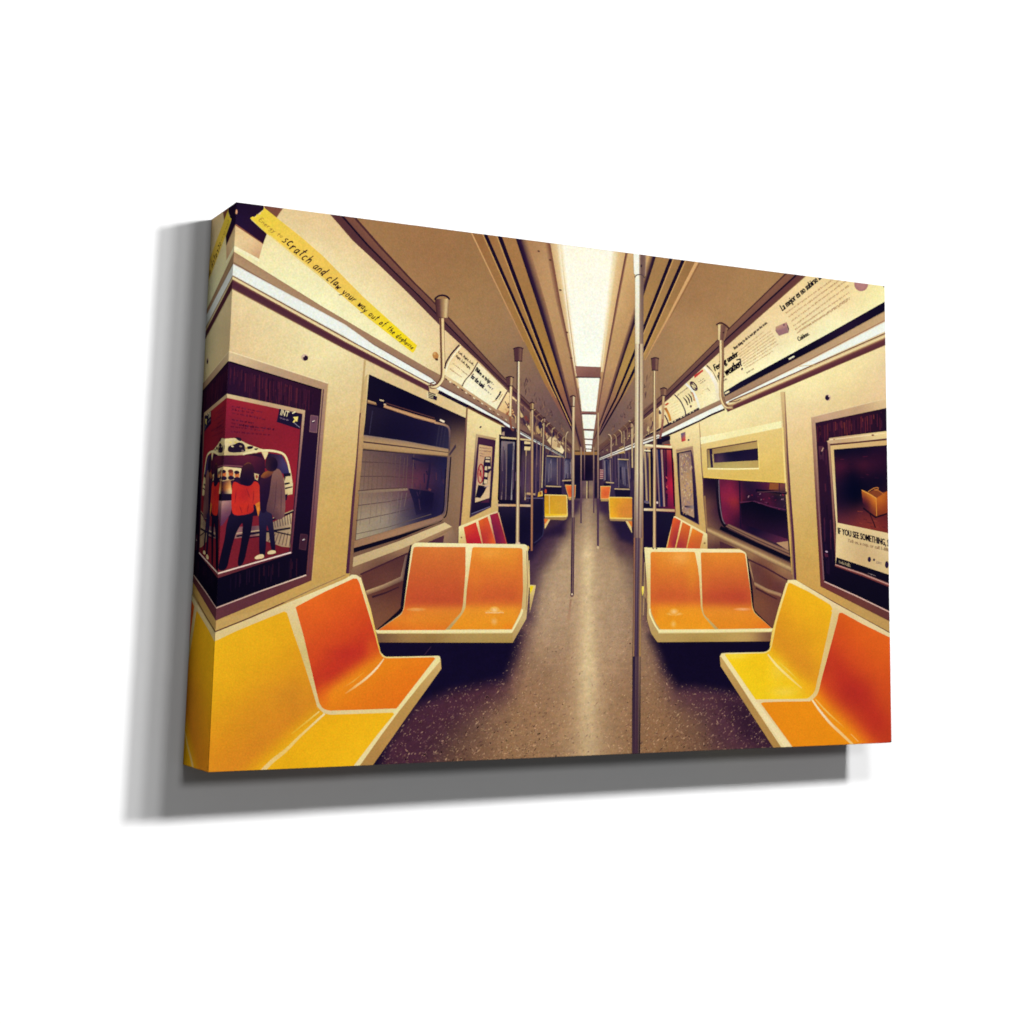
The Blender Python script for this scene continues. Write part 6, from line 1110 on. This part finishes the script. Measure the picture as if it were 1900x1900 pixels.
fill(b3, ZP_(855, 932, 880, 930, 1440, 1238, 1447, 1510, 700, 1510, 720, 1480, 760, 1300), [(1252, 959, (240, 226, 170)), (1285, 976, (238, 224, 164)), (1310, 992, (238, 222, 160)), (1308, 1010, (206, 172, 108)), (1270, 1000, (222, 170, 90))]); dot(b3, *ZP_(1395, 1405)[0], 1.8, 1.8, (130, 96, 60))
for pts, col, lb_ in ((ZP_(868, 950, 978, 1010, 868, 1510, 700, 1510, 745, 1460, 800, 1180, 838, 975), [(1252, 965, (216, 90, 42)), (1258, 970, (196, 70, 48)), (1250, 990, (176, 62, 50)), (1248, 1010, (150, 44, 56)), (1240, 1012, (212, 84, 44))], 'orange red seat'),
                      (ZP_(1005, 1030, 1148, 1110, 1068, 1510, 890, 1510), [(1268, 970, (216, 112, 44)), (1276, 980, (206, 96, 42)), (1268, 995, (190, 80, 46)), (1262, 1012, (160, 50, 54)), (1272, 1012, (176, 64, 50))], 'middle orange seat'),
                      (ZP_(1180, 1135, 1372, 1242, 1310, 1510, 1085, 1510), [(1286, 984, (232, 134, 42)), (1300, 992, (218, 110, 46)), (1290, 1000, (206, 104, 44)), (1280, 1012, (206, 90, 44)), (1296, 1012, (196, 94, 46))], 'brighter orange seat')):
    s = Part('printed_seat', b3, lb_); fill(s, pts, col, 3)

# ---- right benches
b4 = Part('printed_bench', None, 'two orange seats facing the viewer, right of the aisle')
fill(b4, ZU(440, 205, 470, 200, 560, 250, 520, 260, 500, 1080, 440, 920, 455, 400), [(1197, 1018, (236, 220, 160)), (1198, 1060, (150, 116, 84)), (1198, 1100, (176, 140, 96))])
fill(b4, ZU(395, 260, 440, 230, 455, 330, 440, 390), (34, 22, 44)); fill(b4, ZU(390, 775, 430, 775, 425, 860, 408, 920), (244, 220, 90)); stroke(b4, ZU(455, 420, 462, 900, 470, 1230), 1.6, (110, 76, 70)); stroke(b4, ZU(440, 420, 430, 900, 420, 1200), 1.2, (190, 156, 110))
fill(b4, rounded(P2(1195, 1016, 1374, 1019.5, 1384, 1026, 1395.6, 1127, 1400, 1137, 1434.5, 1168, 1429, 1190, 1219, 1191.5, 1207, 1174, 1200, 1148, 1201, 1100), [0, 8, 5, 6, 4, 0, 0, 3, 3, 0, 0]), [(1200, 1020, (238, 224, 164)), (1290, 1020, (240, 226, 168)), (1375, 1023, (240, 222, 168)), (1203, 1080, (222, 196, 130)), (1204, 1140, (196, 164, 106)), (1395, 1125, (232, 200, 120)), (1212, 1170, (184, 150, 96)), (1300, 1184, (180, 148, 88)), (1420, 1180, (150, 110, 76))])
fill(b4, P2(1222, 1175, 1430, 1172.5, 1428.5, 1190, 1220, 1191.5, 1208, 1174, 1216, 1166), [(1225, 1180, (184, 152, 90)), (1300, 1180, (178, 148, 84)), (1390, 1180, (190, 154, 90)), (1425, 1180, (120, 80, 62)), (1300, 1189, (170, 136, 70))])
band(b4, P2(1222, 1168, 1330, 1167.6, 1433.5, 1166), P2(1221, 1175.5, 1330, 1174.5, 1431, 1172.8), [(0, (240, 224, 156)), (.6, (242, 232, 172)), (1, (210, 180, 114))]); stroke(b4, smooth(P2(1205, 1130, 1206, 1140, 1214, 1158, 1223, 1172)), 3, (242, 230, 166)); stroke(b4, P2(1203, 1022, 1204, 1080, 1204.6, 1130), 4, [(240, 230, 170), (226, 200, 130), (222, 194, 126)])
for pts, rr, ctl, hl, lb_ in (
        (P2(1206.5, 1024, 1288.8, 1024, 1294, 1050, 1297, 1072, 1300, 1128, 1304.5, 1143, 1326, 1167.6, 1225, 1168, 1217, 1157, 1208.6, 1138, 1206.4, 1127), [4, 3, 0, 0, 4, 5, 0, 3, 0, 4, 0],
         plus(across((0, 1), [(1024, (230, 142, 48)), (1050, (224, 130, 46)), (1080, (212, 108, 46)), (1104, (204, 92, 46)), (1114, (206, 96, 46)), (1122, (222, 122, 42)), (1131, (236, 150, 38)), (1150, (236, 150, 34)), (1168, (236, 152, 34))]), [(1264, 1034, 22, 14, (240, 168, 82), .7), (1284, 1060, 12, 40, (228, 144, 44), .5), (1212, 1070, 8, 50, (218, 110, 46), .5), (1212, 1135, 8, 12, (228, 120, 36), .5)]), (1251, 1139, 17, 3.6), 'lighter orange seat with bright reflection'),
        (P2(1299.6, 1025, 1377, 1025, 1382, 1028, 1392, 1098, 1395, 1129, 1399, 1138, 1431, 1165.5, 1333, 1167.6, 1305.5, 1140, 1303, 1127), [3, 4, 0, 0, 4, 4, 0, 0, 5, 4],
         plus(across((0, 1), [(1024, (226, 136, 46)), (1050, (216, 118, 46)), (1080, (202, 94, 46)), (1106, (190, 76, 46)), (1116, (194, 82, 46)), (1124, (214, 114, 44)), (1132, (230, 140, 44)), (1150, (228, 138, 38)), (1168, (230, 136, 34))]), [(1365, 1108, 26, 14, (182, 66, 44), .6), (1390, 1070, 8, 50, (206, 96, 48), .5), (1425, 1164, 26, 14, (230, 110, 38), .7), (1308, 1060, 8, 50, (216, 116, 44), .4)]), (1377, 1130.5, 17, 3), 'darker orange seat')):
    s = Part('printed_seat', b4, lb_); fill(s, rounded(pts, rr), ctl, 3.2)
    x, y, rx, ry = hl; big = lb_.startswith('light')
    for k in range(5): dot(s, x, y, rx * (1 - k * .2), ry * (1 - k * .16), tuple(np.array((236, 158, 50) if big else (228, 138, 66)) * (1 - k * .2) + np.array((248, 208, 150) if big else (238, 172, 116)) * k * .2))
    if big:
        for k in range(4): dot(s, x - 1, y - 4, 9 - k * 2.2, 6.6 - k * 1.5, tuple(np.array((236, 160, 54)) * (1 - k * .25) + np.array((246, 202, 140)) * k * .25))
        for k in range(4): dot(s, 1249, 1158, 6.5 - k * 1.5, 8.5 - k * 2, tuple(np.array((236, 158, 40)) * (1 - k * .25) + np.array((242, 186, 104)) * k * .25))
dot(b4, 1211.5, 1017.6, 1.8, 1.2, (90, 70, 70)); dot(b4, 1217.6, 1017.8, 1.8, 1.2, (90, 70, 70))

# big pole right of the aisle
bp = Part('printed_pole', None, 'large foreground pole from ceiling to floor, right of the aisle')
band(bp, P2(1177.8, 505, 1177.8, 640), P2(1194, 505, 1193.5, 640), [(0, (222, 209, 176)), (.12, (241, 242, 223)), (.45, (237, 238, 222)), (.56, (170, 145, 119)), (.7, (115, 89, 80)), (1, (108, 83, 78))], [(0, (184, 160, 127)), (.12, (221, 205, 168)), (.45, (235, 226, 192)), (.56, (144, 118, 97)), (.7, (145, 121, 103)), (1, (111, 86, 79))])
STR = [(0, (189, 164, 130)), (.2, (200, 179, 139)), (.38, (234, 224, 184)), (.44, (96, 71, 73)), (.58, (106, 79, 79)), (.64, (222, 203, 163)), (.86, (216, 195, 155)), (1, (145, 121, 103))]
band(bp, P2(1177.8, 638, 1177.2, 880), P2(1193.6, 638, 1192.6, 880), [(0, (184, 160, 127)), (.2, (210, 189, 151)), (.38, (235, 226, 192)), (.44, (144, 118, 97)), (.58, (116, 91, 85)), (.64, (208, 186, 148)), (.86, (183, 157, 125)), (1, (111, 86, 79))], STR)
band(bp, P2(1177.2, 878, 1176, 960, 1175.6, 1000), P2(1193, 878, 1192.8, 960, 1193, 1000), STR, [(0, (115, 87, 81)), (.2, (111, 82, 83)), (.38, (145, 120, 110)), (.44, (93, 69, 75)), (.58, (125, 95, 93)), (.64, (164, 136, 117)), (.8, (106, 79, 82)), (1, (164, 119, 78))])
band(bp, P2(1175.6, 998, 1174.6, 1120, 1173.2, 1220), P2(1193, 998, 1189.5, 1120, 1188.6, 1220), [(0, (179, 119, 75)), (.1, (139, 93, 75)), (.2, (69, 48, 71)), (.4, (117, 97, 101)), (.5, (66, 48, 72)), (.66, (115, 86, 87)), (.8, (166, 133, 87)), (1, (124, 95, 85))], [(0, (49, 33, 50)), (.14, (193, 146, 96)), (.2, (58, 38, 57)), (.4, (79, 58, 83)), (.55, (50, 35, 55)), (.75, (105, 74, 77)), (.88, (183, 143, 71)), (1, (115, 87, 80))])
band(bp, P2(1173.2, 1218, 1172.4, 1320, 1172, 1430), P2(1188.6, 1218, 1188, 1320, 1187, 1430), [(0, (41, 29, 49)), (.3, (47, 33, 58)), (.42, (106, 81, 81)), (.5, (59, 42, 62)), (.7, (92, 66, 71)), (.86, (142, 112, 86)), (1, (68, 47, 54))], [(0, (99, 73, 70)), (.15, (64, 42, 56)), (.5, (69, 44, 59)), (.74, (58, 38, 52)), (.78, (116, 91, 85)), (.82, (18, 15, 27)), (1, (20, 17, 29))])
band(bp, P2(1175, 466, 1176, 508), P2(1199, 470, 1198, 512), [(0, (241, 240, 223)), (.42, (239, 240, 224)), (.46, (169, 142, 119)), (.6, (105, 79, 75)), (.9, (120, 93, 83)), (1, (187, 155, 119))]); stroke(bp, smooth(P2(1177.5, 515, 1181, 510.5, 1187, 509.6, 1192, 511, 1196, 516)), 2, (82, 64, 66)); dot(bp, 1189.6, 493.5, 1.6, 2.6, (49, 34, 43))

b5 = Part('printed_bench', None, 'yellow and orange corner bench, lower right')
fill(b5, rounded(P2(1461, 1076, 1476, 1076), 0) + P2(1545, 1117, 1600, 1147, 1649, 1174, 1680, 1190, 1680, 1460, 1380, 1460) + P2(1434, 1386.6, 1390, 1319, 1336.5, 1236, 1335, 1218, 1338, 1212.5, 1345, 1211.4, 1416, 1210) + smooth(P2(1416, 1210, 1424, 1207, 1428.6, 1199, 1434, 1168), 4) + P2(1458, 1089),
     [(1470, 1080, (242, 226, 170)), (1540, 1120, (230, 206, 154)), (1600, 1150, (228, 204, 150)), (1545, 1160, (222, 192, 130)), (1450, 1110, (240, 206, 90)), (1380, 1212, (240, 222, 160)), (1345, 1220, (236, 214, 150)), (1420, 1320, (232, 208, 150)), (1500, 1300, (232, 206, 150)), (1450, 1380, (236, 216, 158)), (1430, 1205, (240, 216, 120))])
fill(b5, P2(1335, 1218, 1341, 1221, 1390, 1298, 1450, 1388, 1500, 1460, 1470, 1460, 1434, 1386.6, 1390, 1319, 1336.5, 1236), [(1340, 1230, (196, 158, 92)), (1380, 1290, (176, 136, 76)), (1420, 1350, (180, 138, 76)), (1450, 1400, (170, 128, 68))])
stroke(b5, P2(1340, 1216, 1388, 1286, 1425, 1338, 1466, 1392, 1490, 1425), [7, 8, 10, 12], [(240, 220, 156), (242, 222, 170), (238, 222, 164)])
ysr = Part('printed_seat', b5, 'yellow seat, farther from the viewer')
fill(ysr, rounded(P2(1462.5, 1080, 1500, 1098, 1540, 1122, 1544.5, 1130, 1537, 1168, 1519, 1249, 1511.5, 1284, 1499, 1296.5, 1402, 1298.6, 1343, 1213.6, 1420, 1212, 1428, 1207, 1432, 1197, 1440, 1156), [5, 0, 5, 4, 0, 0, 9, 6, 3, 4, 3, 0, 3, 0]), plus(across((-1, 1), [(-418, (239, 181, 29)), (-360, (235, 171, 31)), (-300, (227, 155, 33)), (-256, (221, 145, 35)), (-238, (225, 153, 33)), (-222, (239, 177, 29)), (-208, (245, 197, 37)), (-190, (245, 197, 27)), (-120, (247, 205, 29))]), [(1524, 1200, 18, 60, (233, 165, 31), .5), (1500, 1280, 16, 16, (239, 173, 29), .8), (1455, 1284, 24, 10, (242, 210, 90), .6), (1442, 1246, 14, 20, (242, 210, 80), .5), (1362, 1217, 24, 6, (244, 218, 90), .6), (1485, 1228, 20, 20, (217, 139, 35), .4)]), 4)
stroke(ysr, smooth(P2(1424, 1214, 1440, 1234, 1462, 1255, 1487, 1277)), [2, 4, 4, 1.6], [(246, 222, 150), (248, 226, 140), (246, 214, 120), (242, 206, 100)]); stroke(ysr, smooth(P2(1440, 1224, 1462, 1244, 1484, 1265)), [1, 2.6, 1], [(238, 190, 30), (242, 204, 80), (236, 186, 30)])
osr = Part('printed_seat', b5, 'orange red seat, cut by the picture edge')
fill(osr, P2(1555, 1141, 1557, 1137, 1562, 1137, 1600, 1158, 1649, 1182, 1680, 1198, 1680, 1460, 1520, 1460, 1470, 1386, 1440, 1345, 1411, 1305, 1416, 1303, 1498, 1299.6, 1508, 1296, 1514, 1289, 1522, 1252, 1538, 1200), plus(across((.743, -.673), [(150, (236, 140, 24)), (238, (236, 142, 22)), (248, (238, 148, 24)), (258, (236, 136, 26)), (272, (218, 96, 30)), (288, (198, 62, 34)), (306, (188, 50, 34)), (322, (190, 52, 34)), (352, (206, 74, 32)), (392, (220, 92, 30)), (435, (228, 100, 32))]), [(1585, 1285, 34, 26, (178, 42, 36), .6), (1650, 1290, 20, 60, (204, 74, 32), .6), (1540, 1250, 14, 40, (200, 66, 34), .5), (1655, 1365, 26, 24, (196, 62, 32), .7), (1625, 1340, 20, 20, (186, 46, 34), .4)]), 4)
stroke(osr, smooth(P2(1506, 1298, 1520, 1318, 1540, 1342, 1560, 1361, 1582, 1382)), [3, 4, 5, 4], [(246, 222, 170), (248, 222, 180), (244, 196, 130), (246, 200, 120)]); stroke(osr, smooth(P2(1512, 1297, 1535, 1322, 1566, 1350)), [2, 3, 1.4], [(240, 180, 80), (244, 190, 90), (238, 150, 40)]); stroke(osr, P2(1578, 1362, 1592, 1376), 1.6, (240, 176, 90))
stroke(b5, smooth(P2(1545, 1130, 1550, 1136, 1549, 1150, 1536, 1200, 1521, 1256, 1514, 1284, 1504, 1296, 1498, 1299)), [10, 8, 7, 6], [(226, 200, 146), (220, 190, 124), (222, 192, 120), (236, 210, 150)])
stroke(b5, P2(1402, 1300, 1500, 1299), 4.4, (234, 206, 150)); stroke(b5, P2(1460, 1082, 1445, 1130, 1434, 1170, 1429, 1198), [4, 2.4], [(242, 220, 150), (240, 206, 110), (238, 200, 90)])
# ------------------------------------------------------------------ turn the drawing into meshes on the canvas
LAYER = 5e-6
LAP = 4e-4             # the sheets lap over the frame's edges by this much
HX, HZ = CW / 2, CH / 2
WRAP = CD
DARK = {}


def clip(bm, co, no):
    g = bm.verts[:] + bm.edges[:] + bm.faces[:]
    if g: bmesh.ops.bisect_plane(bm, geom=g, dist=1e-7, plane_co=co, plane_no=no, clear_outer=True)


def make_bm(part, side=None):
    bm = bmesh.new()
    lay = bm.verts.layers.float_color.new('ink')
    xy = on_canvas([p[:2] for p in part.v]); lv = [p[2] for p in part.v]
    cc = lin(part.c) * INK
    vs_ = []
    for i in range(len(xy)):
        vtx = bm.verts.new((xy[i, 0], -CD - LAYER * (lv[i] + 1), xy[i, 1])); vtx[lay] = (*cc[i], 1); vs_.append(vtx)
    for f in part.f:
        if len(set(f)) > 2:
            try: bm.faces.new([vs_[i] for i in f])
            except ValueError: pass
    hx, hz = HX + LAP, HZ + LAP
    clip(bm, (hx, 0, 0), (1, 0, 0)); clip(bm, (-hx, 0, 0), (-1, 0, 0))
    clip(bm, (0, 0, hz), (0, 0, 1)); clip(bm, (0, 0, -hz), (0, 0, -1))
    if side is None:
        for sz in (-1, 1): clip(bm, (HX - .0024, 0, sz * HZ), (1, 0, sz))
    if side == 'left':
        clip(bm, (-HX + WRAP, 0, 0), (1, 0, 0))
        for p in bm.verts: p.co = (-HX - (-CD - p.co.y) * 1.0, -CD + (p.co.x + HX), p.co.z)
    if side == 'right':
        clip(bm, (HX - WRAP, 0, 0), (-1, 0, 0))
        for p in bm.verts: p.co = (HX + (-CD - p.co.y), -CD + (HX - p.co.x), p.co.z)
    if side == 'top':
        clip(bm, (0, 0, HZ - WRAP), (0, 0, -1))
        for p in bm.verts: p.co = (p.co.x, -CD + (HZ - p.co.z), HZ + (-CD - p.co.y))
    if side == 'bottom':
        clip(bm, (0, 0, -HZ + WRAP), (0, 0, 1))
        for p in bm.verts: p.co = (p.co.x, -CD + (p.co.z + HZ), -HZ - (-CD - p.co.y))
    return bm


print_levels = max(k[4] for k in BOXES) if BOXES else 0


def face_out(me, axis, sign):
    bm = bmesh.new(); bm.from_mesh(me)
    bm.normal_update()
    fl = [f for f in bm.faces if f.normal[axis] * sign < 0]
    if fl: bmesh.ops.reverse_faces(bm, faces=fl)
    bm.to_mesh(me); bm.free()


OBJ = {}
for part in Part.all:
    if not part.f:
        o = bpy.data.objects.new(part.name, None)
    else:
        bm = make_bm(part); me = bpy.data.meshes.new(part.name); bm.to_mesh(me); bm.free()
        face_out(me, 1, -1)
        me.materials.append(M_PRINT)
        o = bpy.data.objects.new(part.name, me)
    COL.objects.link(o); OBJ[part] = o
    o.parent = OBJ[part.parent] if part.parent else PRINT
    if part.label: o['label'] = part.label

for side, ax, sg in (('left', 0, -1), ('right', 0, 1), ('top', 2, 1), ('bottom', 2, -1)):
    me = bpy.data.meshes.new('wrapped_edge')
    tot = bmesh.new()
    for part in Part.all:
        if not part.f: continue
        bm = make_bm(part, side)
        t = bpy.data.meshes.new('tmp'); bm.to_mesh(t); bm.free()
        if len(t.polygons): tot.from_mesh(t)
        bpy.data.meshes.remove(t)
    tot.to_mesh(me); tot.free()
    face_out(me, ax, sg)
    me.materials.append(M_PRINT)
    o = bpy.data.objects.new('wrapped_edge', me); COL.objects.link(o); o.parent = PRINT
    o['label'] = {'left': 'edge facing left, mirrored strip of seats and red poster', 'right': 'edge facing right, mirrored strip of the picture',
                  'top': 'upper edge, mirrored strip of ceiling', 'bottom': 'lower edge, mirrored strip of floor and seats'}[side]
